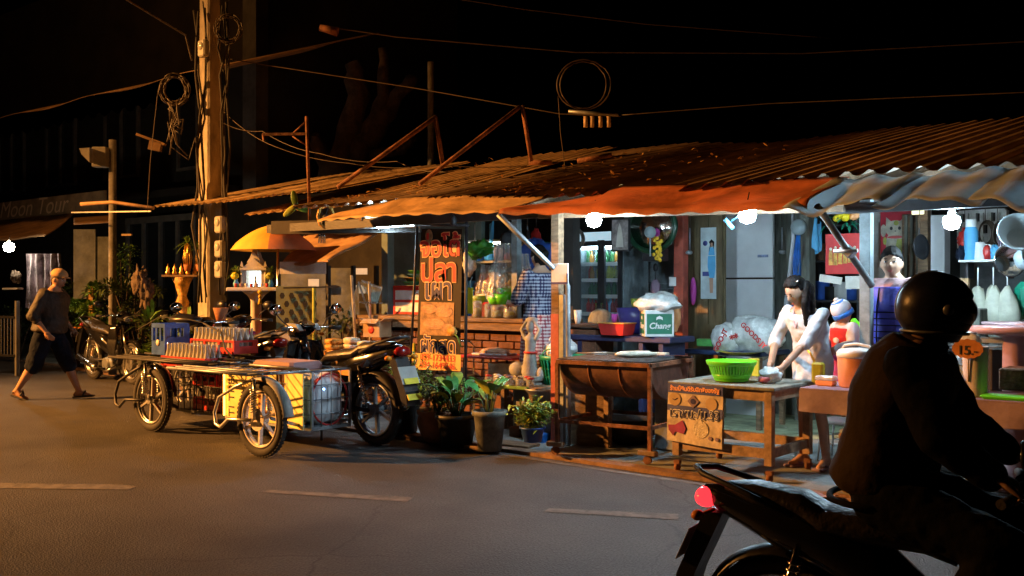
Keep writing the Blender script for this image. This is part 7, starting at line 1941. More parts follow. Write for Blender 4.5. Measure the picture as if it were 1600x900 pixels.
# electric fans hanging from the eave
t = thing('hanging_fan', 'bladed fan with green petals hanging from the low roof', 'fan', W(462, 322, 12.2))
for k in range(3):
    a = R(100+k*120); b = B(); c0 = Vector(RV)*math.cos(a)*.09+Vector((0, 0, math.sin(a)*.09))
    b.ball(tuple(c0), (.042, .012, .105), rot=rz(YAW) @ ry(-a+PI/2)); b.build('blade', 'leaf_yellow' if k == 1 else 'leaf', t)
b = B(); b.ball((0, 0, 0), .035, 10, 8); b.tube([(0, 0, 0), (0, 0.02, .16)], .008, 5); b.build('motor', 'dark_steel', t)
t = thing('wheel_ornament', 'round wheel shaped ornament under the pointed awning corner', 'ornament', W(509, 338, 11.8), YAW)
b = B(); b.tube([(math.cos(a)*.095, 0, math.sin(a)*.14) for a in [2*PI*k/8 for k in range(8)]], .02, 6, closed=True); b.build('rim', 'food_gold', t)
b = B(); b.ball((0, 0, -.02), (.045, .02, .05), 10, 8)
for k in range(5): a = 2*PI*k/5; b.bar((0, 0, -.02), (math.cos(a)*.09, 0, math.sin(a)*.13), .008, .008)
b.build('spokes', 'dark_steel', t)
b = B()
for px in (499, 503, 507): b.tube([W(px, 356, 12.3), W(px, 380, 12.3)], .014, 6)
tag(b.build('wind_chime', 'chrome'), 'three metal tubes of a chime under the dark gutter', 'wind chime')
b = B(); b.bar(W(428, 356, 12.4), W(660, 352, 11.3), .10, .16); tag(b.build('gutter_board', 'dark_wall'), 'long dark gutter board over the umbrella and hut', 'board')
q = W(425, 372, 12.4)

# goods table behind the carts
Yg = 7.95
q0, q1 = YP(425, 552, Yg), YP(640, 552, Yg)
zq = q0.z
t = thing('goods_table', 'orange topped long table behind the motorcycles', 'table', ((q0.x+q1.x)/2, Yg+.2, .036))
b = B(); b.box(((q0.x+q1.x)/2, Yg+.25, zq), (q1.x-q0.x, .6, .03), bev=.004); b.build('table_top', 'orange_board', t, world=True)
for xx in (q0.x+.1, (q0.x+q1.x)/2, q1.x-.1):
    for yy in (Yg+.02, Yg+.48):
        b = B(); b.box((xx, yy, (zq+.02)/2), (.04, .04, zq-.05)); b.build('leg', 'old_wood', t, world=True)
r = random.Random(12)
packs = [(522, 'gold', 'golden snack packs stacked left on the orange table', .17, .20), (545, 'white', 'clear film pack of white rolls on the orange table', .16, .22), (560, 'white', 'pale open carton behind the film pack', .15, .18), (572, 'gold', 'low tray of golden snacks before the pale carton', .15, .09), (592, 'gold', 'glittering golden snack bag on the orange table', .17, .15), (610, 'gold', 'golden snack bag, the right one of the pair on the table', .15, .15), (628, 'white', 'round clear bag at the right end of the orange table', .11, .12), (536, 'gold', 'small amber jarred snacks at the table front', .10, .08)]
for k, (px, m_, l_, w_, h_) in enumerate(packs):
    xx = YP(px, 545, Yg+.15).x
    b = B()
    for j in range(3 if h_ > .14 else 1):
        hh = h_/(3 if h_ > .14 else 1)
        b.ball((xx+r.uniform(-.01, .01), Yg+.14+.06*(k % 3), zq+.017+hh*(j+.5)), 1, 20, 12, fn=lambda p, q: Vector((math.copysign(abs(p.x)**.5, p.x)*w_/1.8, math.copysign(abs(p.y)**.5, p.y)*.09, math.copysign(abs(p.z)**.6, p.z)*hh*.52))*(1+.12*mnoise.noise(p*5)))
    tag(b.build('snack_pack', 'food_gold' if m_ == 'gold' else 'food_white'), l_, 'snack pack', 'packs on the orange table')
b = B(); b.box((YP(636, 545, Yg).x, Yg+.1, zq+.11), (.03, .03, .2)); tag(b.build('yellow_bottle', 'yellow'), 'slim yellow bottle right of the snack bags', 'bottle')
# plastic chairs
p = W(425, 560, 12.0)
t = thing('plastic_chair', 'beige plastic chair with smooth rounded back behind the carts', 'chair', (p.x, p.y, .036), YAW+R(10))
b = B(); b.sheet(lambda u, v: Vector(((u-.5)*(.40+.05*math.sin(PI*v)), .02*math.cos((u-.5)*3)*2+.10*v, .44+.50*v-.05*abs(u-.5)**3*8*(v > .85))), 12, 12, th=0); b.sheet(lambda u, v: Vector(((u-.5)*.42, -.42+.44*v, .44+.01*math.sin(u*3))), 8, 8, th=.01); b.build('seat_shell', 'beige_plastic', t)
for sx_ in (-1, 1):
    for yy in (-.38, .02): b = B(); b.tube([(sx_*.18, yy, .43), (sx_*.21, yy-.02, 0)], .018, 6); b.build('leg', 'beige_plastic', t)
for k, (px, py, D_, l_) in enumerate(((636, 575, 10.6, 'steel framed chair under the right end of the orange table'),)):
    p = W(px, py, D_)
    t = thing('steel_chair', l_, 'chair', (p.x-.1, 8.35, .036), R(20))
    b = B(); b.box((0, 0, .45), (.38, .36, .04), bev=.01); b.build('seat', 'black_plastic', t)
    b = B(); b.tube([(-.17, .17, 0), (-.17, .17, .80), (-.12, .17, .85), (.12, .17, .85), (.17, .17, .80), (.17, .17, 0)], .012, 8); b.build('back_frame', 'chrome', t)
    for s in (-1, 1): b = B(); b.tube([(s*.17, -.16, 0), (s*.17, -.16, .44)], .012, 8); b.build('leg', 'chrome', t)
b = B(); p = W(345, 503, 12.6); b.lathe([(.05, 0), (.10, .18), (.09, .18), (.04, .01)], c=tuple(p), n=16)
tag(b.build('metal_pail', 'terracotta'), 'small clay pot hanging behind the blue crate', 'pot')

# left: plants, boards, bushes
def bush(label, px, py_base, w_, h_, n, seed, m='leaf_dark', D_=None, L=.10, lw=.035, name='garden_bush', cat='bush'):
    base = W(px, 600, D_); base.z = .036
    t = thing(name, label, cat, base, 0, 'plants by the left house')
    b = B(); r = random.Random(seed)
    for k in range(9):
        a = r.uniform(0, 2*PI); q = r.uniform(.1, .9)*w_*.5; b.tube([(0, 0, 0), (math.cos(a)*q*.4, math.sin(a)*q*.4, h_*.5), (math.cos(a)*q, math.sin(a)*q, h_*r.uniform(.7, 1))], [.02, .014, .006], 5)
    b.build('stem', 'bark', t)
    b = B()
    for c in range(14):
        cc = Vector((r.gauss(0, w_*.24), r.gauss(0, w_*.2), h_*r.uniform(.35, .95))); rr = r.uniform(.10, .2)
        foliage_ball(b, cc, (rr*1.2, rr, rr), n//14, L, lw, seed*31+c)
    b.build('leaves', m, t)
    return t
bush('dark leafy bush between the walking man and the loudspeaker pole', 122, 590, 1.0, 1.85, 1300, 1, 'leaf', D_=18.4, L=.15, lw=.05)
bush('mid green bush at the foot of the loudspeaker pole', 150, 590, 1.0, 1.7, 1200, 2, 'leaf', D_=17.6, L=.16, lw=.06)
bush('tall thin shrub with tiny leaves right of the loudspeaker pole', 193, 590, .4, 2.2, 700, 3, 'leaf', D_=17.4, L=.06, lw=.025)
bush('spiky broad bush beside the turned altar stand', 262, 590, .6, 1.0, 260, 4, 'leaf', D_=14.2, L=.34, lw=.06)
bush('dark shrub behind the parked black motorcycle', 215, 590, 1.2, 1.6, 1000, 5, D_=16.8, L=.14)
bush('low ragged bush at the far left behind the walking man', 30, 590, 1.0, 1.0, 500, 6, D_=20.5)
bush('drooping plant beside the utility pole base', 300, 590, .6, .9, 350, 7, D_=13.6, L=.16, lw=.05)
bush('dark bush behind the hut and teal post', 540, 590, .7, 1.2, 350, 8, D_=13.0)
q = W(141, 405, 17.2)
t = thing('blank_signboard', 'grey blank panel pair behind an ochre post', 'panel', W(141, 590, 17.2), YAW)
b = B(); b.box((-.12, .06, HZ(408, 17.2)), (.38, .03, 1.2)); b.build('left_board', 'stain_wall', t)
b = B(); b.box((.13, .08, HZ(415, 17.2)), (.34, .03, 1.1)); b.build('right_board', 'stain_wall', t)
b = B(); b.box((0.02, 0, HZ(480, 17.2)*.5), (.07, .07, HZ(405, 17.2))); b.build('post', 'food_gold', t)
t = thing('plastic_curtain', 'hanging crumpled plastic sheets beside the far left bulb', 'plastic sheet', W(68, 430, 17.6), YAW)
b = B(); b.sheet(lambda u, v: Vector(((u-.5)*.62, .05*math.sin(u*31)+.03*math.sin(u*13+v*4), .38-.95*v-.12*math.sin(u*4)*v)), 50, 14); b.build('sheet', mat('curtain_film', (.35, .30, .34), .25, var=.7, scale=5, bump=.8, bscale=10), t)
t = thing('balcony_rail', 'low dark rail fence with thin bars at the far left', 'fence', W(20, 560, 17.0))
b = B(); b.bar(W(-40, 494, 17), W(27, 496, 17), .04, .04); b.build('rail', 'dark_steel', t, world=True); b = B(); b.bar(W(-40, 553, 17), W(27, 556, 17), .04, .04); b.build('rail', 'dark_steel', t, world=True)
b = B()
for k in range(14): px = -38+k*5; b.bar(W(px, 495, 17), W(px, 557, 17), .012, .012)
b.bar(W(27, 470, 17), W(27, 590, 17), .06, .06); b.build('bars', 'cloth_plate', t, world=True)
for k, (px, l_) in enumerate(((22, 'dark bird like ornament on the far left stand'),)):
    lump('ornament', l_, 'ornament', W(25, 433, 17.5), (.12, .08, .10), 'bark', 2, .6, 3)
b = B(); b.bar(W(8, 451, 17.4), W(32, 451, 17.4), .2, .03); tag(b.build('small_shelf', 'beige_plastic'), 'little shelf under the ornament at the far left', 'shelf')
for k, (px, py, l_) in enumerate(((218, 440, 'curved driftwood piece among the plants'), (226, 448, 'carved brown ornament beside the driftwood'))):
    lump('driftwood', l_, 'driftwood', W(px+2*k, py+k*10, 15), (.12, .08, .20), 'bark', 4+k, .8, 2.4)
b = B(); b.sheet(lambda u, v: W(115+62*u, 350-10*v-4*u, 17.5+1.0*v), 6, 4, th=.02); tag(b.build('side_canopy', 'brown_tarp'), 'dark side canopy between the brown awning and the pole', 'awning')
b = B(); b.bar(W(112, 332, 16.5), W(236, 330, 15.2), .02, .02); tag(b.build('white_tube', 'white_plastic'), 'thin pale tube running behind the loudspeaker pole', 'tube')
b = B(); b.bar(W(191, 367, 16), W(206, 367, 16), .06, .03); tag(b.build('dead_tube_lamp', 'beige_plastic'), 'short unlit tube on the dark house wall', 'tube lamp')
# ------------------------------------------------------------------ people
def V(*a): return Vector(a)
def head_fn(hr):
    def fn(p, q):
        x, y, z = p
        k = 1.0
        if z < -.25: k = 1-.30*(-z-.25)/.75
        q = Vector((q.x*(k*.5+.5 if x > 0 else k), q.y*k, q.z))
        g = lambda cx, cy, cz, s: math.exp(-((x-cx)**2+(y-cy)**2+(z-cz)**2)/(2*s*s))
        q.x += .026*g(.98, 0, -.12, .11)+.010*g(.96, 0, .05, .12) - .012*(g(.86, .36, .08, .17)+g(.86, -.36, .08, .17)) + .010*g(.88, 0, -.52, .20)+.010*g(.7, 0, -.9, .22) - .004*g(.9, 0, -.33, .08)
        q.x += .006*(g(.85, .35, .30, .18)+g(.85, -.35, .30, .18))
        return q
    return fn
def hand(b, w, d, n, side, s=1.0, curl=.6):
    """palm from wrist w along d, palm normal n, thumb on side"""
    d = Vector(d).normalized(); n = Vector(n); n = (n-d*n.dot(d)).normalized(); t = d.cross(n)*side
    pc = Vector(w)+d*.045*s
    m = Matrix(((d.x, t.x, n.x, 0), (d.y, t.y, n.y, 0), (d.z, t.z, n.z, 0), (0, 0, 0, 1)))
    b.cone(Vector(w), .024*s, Vector(w)+d*.03*s, .027*s)
    b.ball(tuple(pc), (.048*s, .040*s, .018*s), rot=m)
    for k, (off, L) in enumerate(((.030, .070), (.011, .080), (-.010, .075), (-.030, .060))):
        p = Vector(w)+d*.082*s+t*off*s; a = .25*curl; dd = d
        for seg, fr in enumerate((.45, .32, .23)):
            a += curl*.5; dd = (d*math.cos(a)+n*math.sin(a)); q = p+dd*L*fr*s
            b.cone(p, (.0098-.0008*seg)*s, q, (.0092-.001*seg)*s, 8); p = q
    p = Vector(w)+d*.02*s+t*.036*s
    for L, a in ((.036, .5), (.030, .25), (.022, .0)):
        dd = (d*math.cos(a)+t*math.sin(a)+n*.35).normalized(); q = p+dd*L*s; b.cone(p, .0115*s, q, .0105*s, 8); p = q
SEC = [(-.10, .085, .12), (0.0, .118, .168), (.18, .105, .150), (.42, .098, .140), (.66, .118, .160), (.85, .112, .172), (.95, .085, .155), (1.02, .055, .09), (1.10, .048, .052)]
def torso(b, J, off=0.0, t0=-.1, t1=1.1, belly=0.0, k=1.0, n=28):
    P, Cc, N = J['pelvis'], J['chest'], J['neck']
    lat0 = (J['hpL']-J['hpR']).normalized(); lat1 = (J['shL']-J['shR']).normalized()
    rings = []; pts = 26
    for i in range(pts+1):
        t = t0+(t1-t0)*i/pts
        for j in range(len(SEC)-1):
            if SEC[j][0] <= t <= SEC[j+1][0]+1e-6:
                q = (t-SEC[j][0])/(SEC[j+1][0]-SEC[j][0]); break
        q = q*q*(3-2*q)
        rx_ = (SEC[j][1]*(1-q)+SEC[j+1][1]*q)*k+off; ry_ = (SEC[j][2]*(1-q)+SEC[j+1][2]*q)*k+off
        tt = max(0, min(1, t))
        c = P.lerp(Cc, tt/.62) if tt < .62 else Cc.lerp(N, (tt-.62)/.38)
        if t < 0: c = P+(P-Cc).normalized()*(-t)*(N-P).length
        if t > 1: c = N+(J['head']-N).normalized()*(t-1)*(N-P).length
        up = ((Cc-P) if t < .62 else (N-Cc)).normalized()
        lat = lat0.lerp(lat1, tt).normalized(); fwd = lat.cross(up).normalized()
        bl_ = belly*math.exp(-((t-.28)/.25)**2)
        vs = []
        for m_ in range(n):
            a = 2*PI*m_/n; ca, sa = math.cos(a), math.sin(a)
            vs.append(c+fwd*(ca*(rx_+(bl_ if ca > 0 else 0)*abs(ca))) + lat*(math.copysign(abs(sa)**.9, sa)*ry_))
        rings.append(b._v(vs))
    for A, C2 in zip(rings, rings[1:]):
        for m_ in range(n):
            f = b.bm.faces.new([A[m_], A[(m_+1) % n], C2[(m_+1) % n], C2[m_]]); f.smooth = True
    b.bm.faces.new(list(reversed(rings[0]))); b.bm.faces.new(rings[-1])
def limb_(b, pts, rs):
    for i in range(len(pts)-1): b.cone(pts[i], rs[i], pts[i+1], rs[i+1], 16)
def person(label, loc, rotz, J, s=1.0, skin='skin', look=(1, 0, 0), up=(0, 0, 1), girth=1.0, belly=0.0, fem=False, group=None, hs=1.0, hands=None, voxel=.0075, feet=True):
    t = thing('person', label, 'person', loc, rotz, group, s)
    D_ = dict(pelvis=V(0, 0, .95), chest=V(0, 0, 1.24), neck=V(-.01, 0, 1.46), head=V(.015, 0, 1.60), shL=V(-.01, .175, 1.40), shR=V(-.01, -.175, 1.40), elL=V(-.02, .23, 1.12), elR=V(-.02, -.23, 1.12), wrL=V(.06, .24, .88), wrR=V(.06, -.24, .88),
              hpL=V(0, .09, .92), hpR=V(0, -.09, .92), knL=V(.02, .10, .50), knR=V(.02, -.10, .50), anL=V(-.01, .11, .085), anR=V(-.01, -.11, .085), toL=V(.15, .13, .025), toR=V(.15, -.13, .025))
    D_.update({k_: Vector(v) for k_, v in J.items()})
    J = D_; g_ = girth
    b = B()
    torso(b, J, 0, belly=belly, k=g_*(.93 if fem else 1))
    for q in 'LR':
        limb_(b, [J['sh'+q], J['el'+q], J['wr'+q]], [.050*g_, .038*g_, .026])
        limb_(b, [J['hp'+q], J['kn'+q]], [.085*g_, .054*g_]); m_ = J['kn'+q].lerp(J['an'+q], .3); limb_(b, [J['kn'+q], m_-V(.01, 0, 0), J['an'+q]], [.052*g_, .053*g_, .034])
        if feet:
            an, to = J['an'+q], J['to'+q]; dd = (to-an); dd.z = 0; dd = dd.normalized() if dd.length > .01 else V(1, 0, 0)
            hl = an-dd*.045-V(0, 0, .045); b.cone(an, .034, hl, .030); b.cone(hl, .030, to-dd*.05+V(0, 0, .008), .030); b.cone(an, .034, to-dd*.06+V(0, 0, .012), .026); b.cone(to-dd*.06, .030, to, .022)
        hd = (hands or {}).get(q, {})
        d = hd.get('d', (J['wr'+q]-J['el'+q])); n_ = hd.get('n', V(0.3, 1 if q == 'R' else -1, -.2))
        hand(b, J['wr'+q], d, n_, 1 if q == 'L' else -1, .98*hs, hd.get('curl', .5))
    H = J['head']; b.cone(J['neck'], .055, H+V(-.012, 0, -.05), .050)
    lk = Vector(look).normalized(); uu = Vector(up); yl = uu.cross(lk).normalized(); zu = lk.cross(yl)
    hm = Matrix(((lk.x, yl.x, zu.x, 0), (lk.y, yl.y, zu.y, 0), (lk.z, yl.z, zu.z, 0), (0, 0, 0, 1)))
    HM = Tm(*H) @ hm @ Matrix.Scale(hs, 4)
    hb_ = B(HM @ Matrix.Identity(4)); hb_.ball((0, 0, 0), (.094, .077, .118), 36, 26, fn=head_fn(1))
    for q in (-1, 1): hb_.ball((-.008, q*.078, -.008), (.020, .010, .030), 12, 8)
    me = bpy.data.meshes.new('tmp'); hb_.bm.to_mesh(me); hb_.bm.free(); b.bm.from_mesh(me); bpy.data.meshes.remove(me)
    body = b.build('body', skin, t); remesh(body, voxel, 4)
    # face
    def hc(x, y, z): return (HM @ Vector((x, y, z)))
    def small(name, m, items):
        bb = B(HM)
        for it in items: bb.ball(*it)
        return bb.build(name, m, body)
    small('eyes', 'eye_white', [((.082, q*.031, .010), (.006, .014, .0062), 12, 8) for q in (-1, 1)])
    small('irises', 'eye_dark', [((.0865, q*.031, .0095), (.003, .0062, .0060), 10, 8) for q in (-1, 1)]+[((.086, q*.031, .0165), (.004, .0155, .0022), 10, 6) for q in (-1, 1)])
    small('eyebrows', 'hair', [((.089, q*.034, .033), (.004, .017, .0034), 10, 6) for q in (-1, 1)])
    small('mouth', 'lips', [((.092, 0, -.058), (.006, .021, .0042), 12, 6), ((.090, 0, -.065), (.006, .017, .0048), 12, 6)])
    t['tmp'] = 0; del t['tmp']
    return t, J, HM, body
def hair_cap(t, HM, m='hair', k=1.09, low=-.35, fringe=.30, side=.0, name='hair', vol=0.0):
    b = B(HM)
    def fn(p, q):
        x, y, z = p
        edge = fringe-.25*abs(y)
        inside = (x > -.05 and z < edge and x > .15-side*abs(y)) or z < low-(.25 if x < -.4 else 0) or (x > -.1 and z < .02 and abs(y) > .5)
        s_ = .86 if inside else k+.05*mnoise.noise(p*5)+.05*mnoise.noise(p*14)+vol*max(0, z)
        return q*s_
    b.ball((-.004, 0, .010), (.094, .080, .118), 48, 36, fn=fn); return b.build(name, m, t)
def cloth(t, name, m, fn, voxel=.009, smooth=6, folds=.014, fs=.10):
    b = B(); fn(b); o = b.build(name, m, t); return remesh(o, voxel, smooth, folds, fs)
def inv(t): return ROOTM[t.name].inverted()

# --- walking man in cap
p0 = G(76, 624)
J = dict(pelvis=(0, 0, .90), chest=(.04, 0, 1.20), neck=(.08, 0, 1.43), head=(.14, 0, 1.57), shL=(.04, .19, 1.37), shR=(.05, -.19, 1.37),
         elR=(-.04, -.29, 1.10), wrR=(.12, -.27, .90), elL=(.02, .27, 1.08), wrL=(.18, .24, .92),
         hpL=(.01, .10, .88), hpR=(0, -.10, .88), knR=(-.12, -.10, .48), anR=(-.36, -.11, .14), toR=(-.24, -.11, .03), knL=(.20, .10, .49), anL=(.36, .10, .10), toL=(.50, .12, .05))
t, J, HM, body = person('stocky man in a cap, dark open jacket and shorts walking to the right', p0, YAW-R(6), J, 1.03, 'skin_dark', (1, -.12, -.28), girth=1.16, belly=.07)
cloth(t, 'shirt', 'black_cloth', lambda b: (torso(b, J, .018, -.06, .98, belly=.075, k=1.16)))
def jk(b):
    torso(b, J, .050, -.02, .98, belly=.06, k=1.18)
    for q in 'LR': limb_(b, [J['sh'+q], J['el'+q], J['el'+q].lerp(J['wr'+q], .25)], [.085, .075, .062])
cloth(t, 'jacket', mat('dark_jacket', (.026, .019, .016), .7, var=.4, bump=.3), jk, folds=.03)
def sh(b):
    torso(b, J, .024, -.1, .12, belly=.06, k=1.16)
    for q in 'LR': limb_(b, [J['hp'+q], J['kn'+q]+(J['an'+q]-J['kn'+q])*.12], [.125, .105])
cloth(t, 'shorts', 'navy_cloth', sh, folds=.03)
hair_cap(t, HM, 'brown_hair', 1.06, -.1)
b = B(HM); b.ball((-.005, 0, .058), (.112, .100, .085), 24, 14, fn=lambda p, q: Vector((q.x, q.y, max(q.z, -.02)))); b.ball((.095, 0, .052), (.055, .070, .008), 16, 8); b.build('cap', mat('cap_cloth', (.50, .30, .13), .8, var=.2, bump=.15), t)
for q in 'LR':
    an, to = J['an'+q], J['to'+q]; d = (to-an); d.z = 0; d.normalize(); dz = to.z-.03
    b = B(); mid = an.lerp(to, .5); pitch = math.atan2(an.z-.085-(to.z-.025), .14)
    b.box((mid.x-d.x*.01, mid.y, min(an.z-.075, mid.z-.055)+.012 if q == 'L' else mid.z-.060), (.27, .10, .024), bev=.01, rot=rz(math.atan2(d.y, d.x)) @ ry(pitch*.9))
    b.tube([mid+V(.0, .045, -.03), mid+V(.01, 0, .035), mid+V(.0, -.045, -.03)], .012, 6); b.tube([an+V(-.05, .035, -.05), an+V(-.03, 0, -.0), an+V(-.05, -.035, -.05)], .010, 6)
    b.build('sandal', 'dark_steel', t)

# --- woman preparing food
p0 = Vector((YP(1270, 735, 7.88).x, 7.88, .036)); rw = R(-100)
IM = (Tm(*p0) @ rz(rw)).inverted()
wl = IM @ (YP(1222, 583, 7.40)); wr = IM @ YP(1205, 576, 7.50)
# her right side is at the camera's left
J = dict(pelvis=(0, .00, .88), chest=(.05, .0, 1.12), neck=(.10, -.03, 1.31), head=(.155, -.045, 1.435), shL=(.09, .145, 1.255), shR=(.09, -.175, 1.27),
         elL=(.24, .10, 1.04), elR=(.10, -.29, 1.02), wrL=tuple(wl+V(0, 0, .04)), wrR=tuple(wr+V(-.0, 0, .05)),
         hpL=(0, .085, .85), hpR=(0, -.085, .85), knL=(.03, .09, .46), knR=(.03, -.07, .46), anL=(0, .125, .085), anR=(0, -.085, .085), toL=(.15, .15, .03), toR=(.15, -.11, .03))
t, J, HM, body = person('woman in a white blouse bending over the work table to bag food', p0, rw, J, 1.0, 'skin', (.80, -.30, -.58), girth=.88, fem=True, hands={'L': dict(d=V(.8, -.5, -.5), n=V(0, -.6, -.6)), 'R': dict(d=V(.9, .25, -.45), n=V(0, .6, -.6))})
def bl_(b):
    torso(b, J, .024, -.10, .92, k=.90)
    for q in 'LR': limb_(b, [J['sh'+q], J['el'+q], J['el'+q].lerp(J['wr'+q], .12)], [.056, .054, .052])
    b.cone(J['pelvis']+V(0, 0, -.05), .13, J['pelvis']+V(0, 0, -.16), .15)
cloth(t, 'blouse', 'white_cloth', bl_, folds=.022, fs=.07)
b = B(); N = J['neck']
b.prism([(0, 0), (.050, .13), (-.050, .13)], .010, Tm(N.x+.060, N.y, N.z-.155) @ rz(R(90)) @ rx(R(68))); b.build('neck_opening', 'skin', t)
b = B(); b.tube([N+V(.03, .06, -.005), N+V(.085, .03, -.08), N+V(.095, .0, -.17), N+V(.085, -.03, -.08), N+V(.03, -.06, -.005)], .008, 6); b.build('collar_edge', 'pink_cloth', t)
def st_(b):
    torso(b, J, .012, -.1, .15, k=.95)
    for q in 'LR': limb_(b, [J['hp'+q], J['hp'+q].lerp(J['kn'+q], .62)], [.098, .082])
cloth(t, 'shorts', 'white_cloth', st_)
hair_cap(t, HM, 'hair', 1.12, -.55, .66)
def lh(b):
    hd = J['head']
    for (a_, c_, r0, r1) in ((hd+V(-.05, .05, .03), hd+V(-.05, .085, -.14), .055, .045), (hd+V(-.05, .085, -.14), hd+V(-.02, .10, -.27), .042, .026), (hd+V(-.07, .0, .0), hd+V(-.09, .04, -.15), .06, .045), (hd+V(-.09, .04, -.15), hd+V(-.09, .06, -.26), .042, .02), (hd+V(-.01, .080, .06), hd+V(.035, .095, -.10), .034, .034), (hd+V(.035, .095, -.10), hd+V(.02, .10, -.27), .034, .020), (hd+V(-.05, .07, .03), hd+V(-.02, .11, -.2), .05, .04)):
        b.cone(a_, r0, c_, r1)
cloth(t, 'long_hair', 'hair', lh, .008, 3, .012, .03)
b = B(HM); b.ball((-.01, .055, .095), (.02, .03, .012), 10, 6); b.build('hair_clip', 'mirror_glass', t)
for q in 'LR':
    an = J['an'+q]; to = J['to'+q]; b = B(); mid = an.lerp(to, .45)
    b.box((mid.x, mid.y, .012), (.25, .095, .022), bev=.008, rot=rz(math.atan2(to.y-an.y, to.x-an.x))); b.tube([mid+V(.0, .045, -.03), mid+V(.055, .0, -.012), mid+V(.0, -.045, -.03)], .009, 6); b.build('flip_flop', 'purple_cloth', t)

# --- child on the stool
p0 = Vector((SX, SY, .036+.375)); k_ = .53
J = dict(head=(.03, 0, 1.66), neck=(0, 0, 1.46), elL=(.10, .33, 1.16), elR=(.10, -.33, 1.16), wrL=(.32, .24, 1.10), wrR=(.32, -.24, 1.10))
t, J, HM, body = person('small child in a striped blue and white beanie and red vest', p0, R(-118), J, k_, 'skin', (1, -.35, -.55), hs=1.5, voxel=.010, girth=1.25)
cloth(t, 'white_sweater', 'white_cloth', lambda b: (torso(b, J, .02, .0, .99, k=1.25), [limb_(b, [J['sh'+q], J['el'+q], J['wr'+q]], [.115, .10, .08]) for q in 'LR']), voxel=.012, folds=.02)
cloth(t, 'red_vest', 'red_cloth', lambda b: torso(b, J, .045, .05, .92, k=1.27), voxel=.012, folds=.02)
def tr(b):
    torso(b, J, .035, -.1, .10, k=1.25)
    for q in 'LR': limb_(b, [J['hp'+q], J['kn'+q], J['an'+q]], [.13, .10, .075])
cloth(t, 'magenta_trousers', 'magenta_cloth', tr, voxel=.012, folds=.02)
b = B(HM); b.ball((0, 0, .045), (.112, .100, .105), 30, 20, fn=lambda p, q: Vector((q.x, q.y, max(q.z, -.055)))*(1+.01*math.sin(math.atan2(p.y, p.x)*30))); bn = b.build('beanie', 'white_cloth', t)
for z_, rr in ((-.012, .115), (.115, .078)):
    b = B(HM); b.lathe([(rr*.98, -.028+0), (rr*1.02, -.026), (rr*(1.01 if z_ < 0 else .88), .018), (rr*(.98 if z_ < 0 else .84), .020)], c=(0, 0, z_), n=30); b.build('blue_stripe', 'bright_blue', bn)
b = B(HM); b.ball((0, 0, .155), (.03, .03, .022), 12, 8, fn=lambda p, q: q*(1+.3*mnoise.noise(p*5))); b.build('pompom', 'white_cloth', bn)
b = B(); b.ball((.165*1.1, .02, 1.22), (.02, .07, .05)); b.build('printed_emblem', 'white_cloth', t)

# --- man behind, looking at the camera
pm = W(1396, 600, 8.05); pm.z = .06
dcam = Vector((-pm.x, -pm.y, 0)).normalized()
body_dir = (dcam*.55-RV*.85).normalized(); rm = math.atan2(body_dir.y, body_dir.x)
lc = rz(-rm) @ dcam
t, J, HM, body = person('man in a blue quilted vest and pink T-shirt looking at the camera', pm, rm, {'head': (.02, 0, 1.59)}, 1.03, 'skin', (lc.x+.22, lc.y, .02), girth=1.08)
def ts(b):
    torso(b, J, .018, -.06, 1.03, k=1.08)
    for q in 'LR': limb_(b, [J['sh'+q], J['sh'+q].lerp(J['el'+q], .72)], [.082, .078])
cloth(t, 't_shirt', 'pink_cloth', ts, folds=.015)
b = B(); torso(b, J, .040, -.04, .90, k=1.08); o = b.build('quilted_vest', 'blue_vest', t); remesh(o, .009, 3)
b = B()
for k in range(9):
    z = .02+k*.1; 
    rr = []
    c = J['pelvis'].lerp(J['neck'], z*.98)
    w_ = [.170, .163, .155, .155, .162, .172, .18, .18, .17][k]*1.08; d_ = [.175, .165, .160, .16, .168, .172, .17, .16, .145][k]*.98
    b.tube([c+V(math.cos(a)*d_, math.sin(a)*(w_+.047), 0) for a in [2*PI*j/28 for j in range(28)]], .0042, 4, closed=True)
b.tube([J['pelvis'].lerp(J['neck'], f_)+V(.182 if f_ < .85 else .16, 0, 0) for f_ in (0, .3, .6, .88)], .006, 5)
b.build('vest_seams', 'navy_cloth', t)
cloth(t, 'trousers', 'navy_cloth', lambda b: (torso(b, J, .012, -.1, .1, k=1.08), [limb_(b, [J['hp'+q], J['kn'+q], J['an'+q]], [.105, .08, .065]) for q in 'LR']))
hair_cap(t, HM, 'hair', 1.10, -.15, .46)

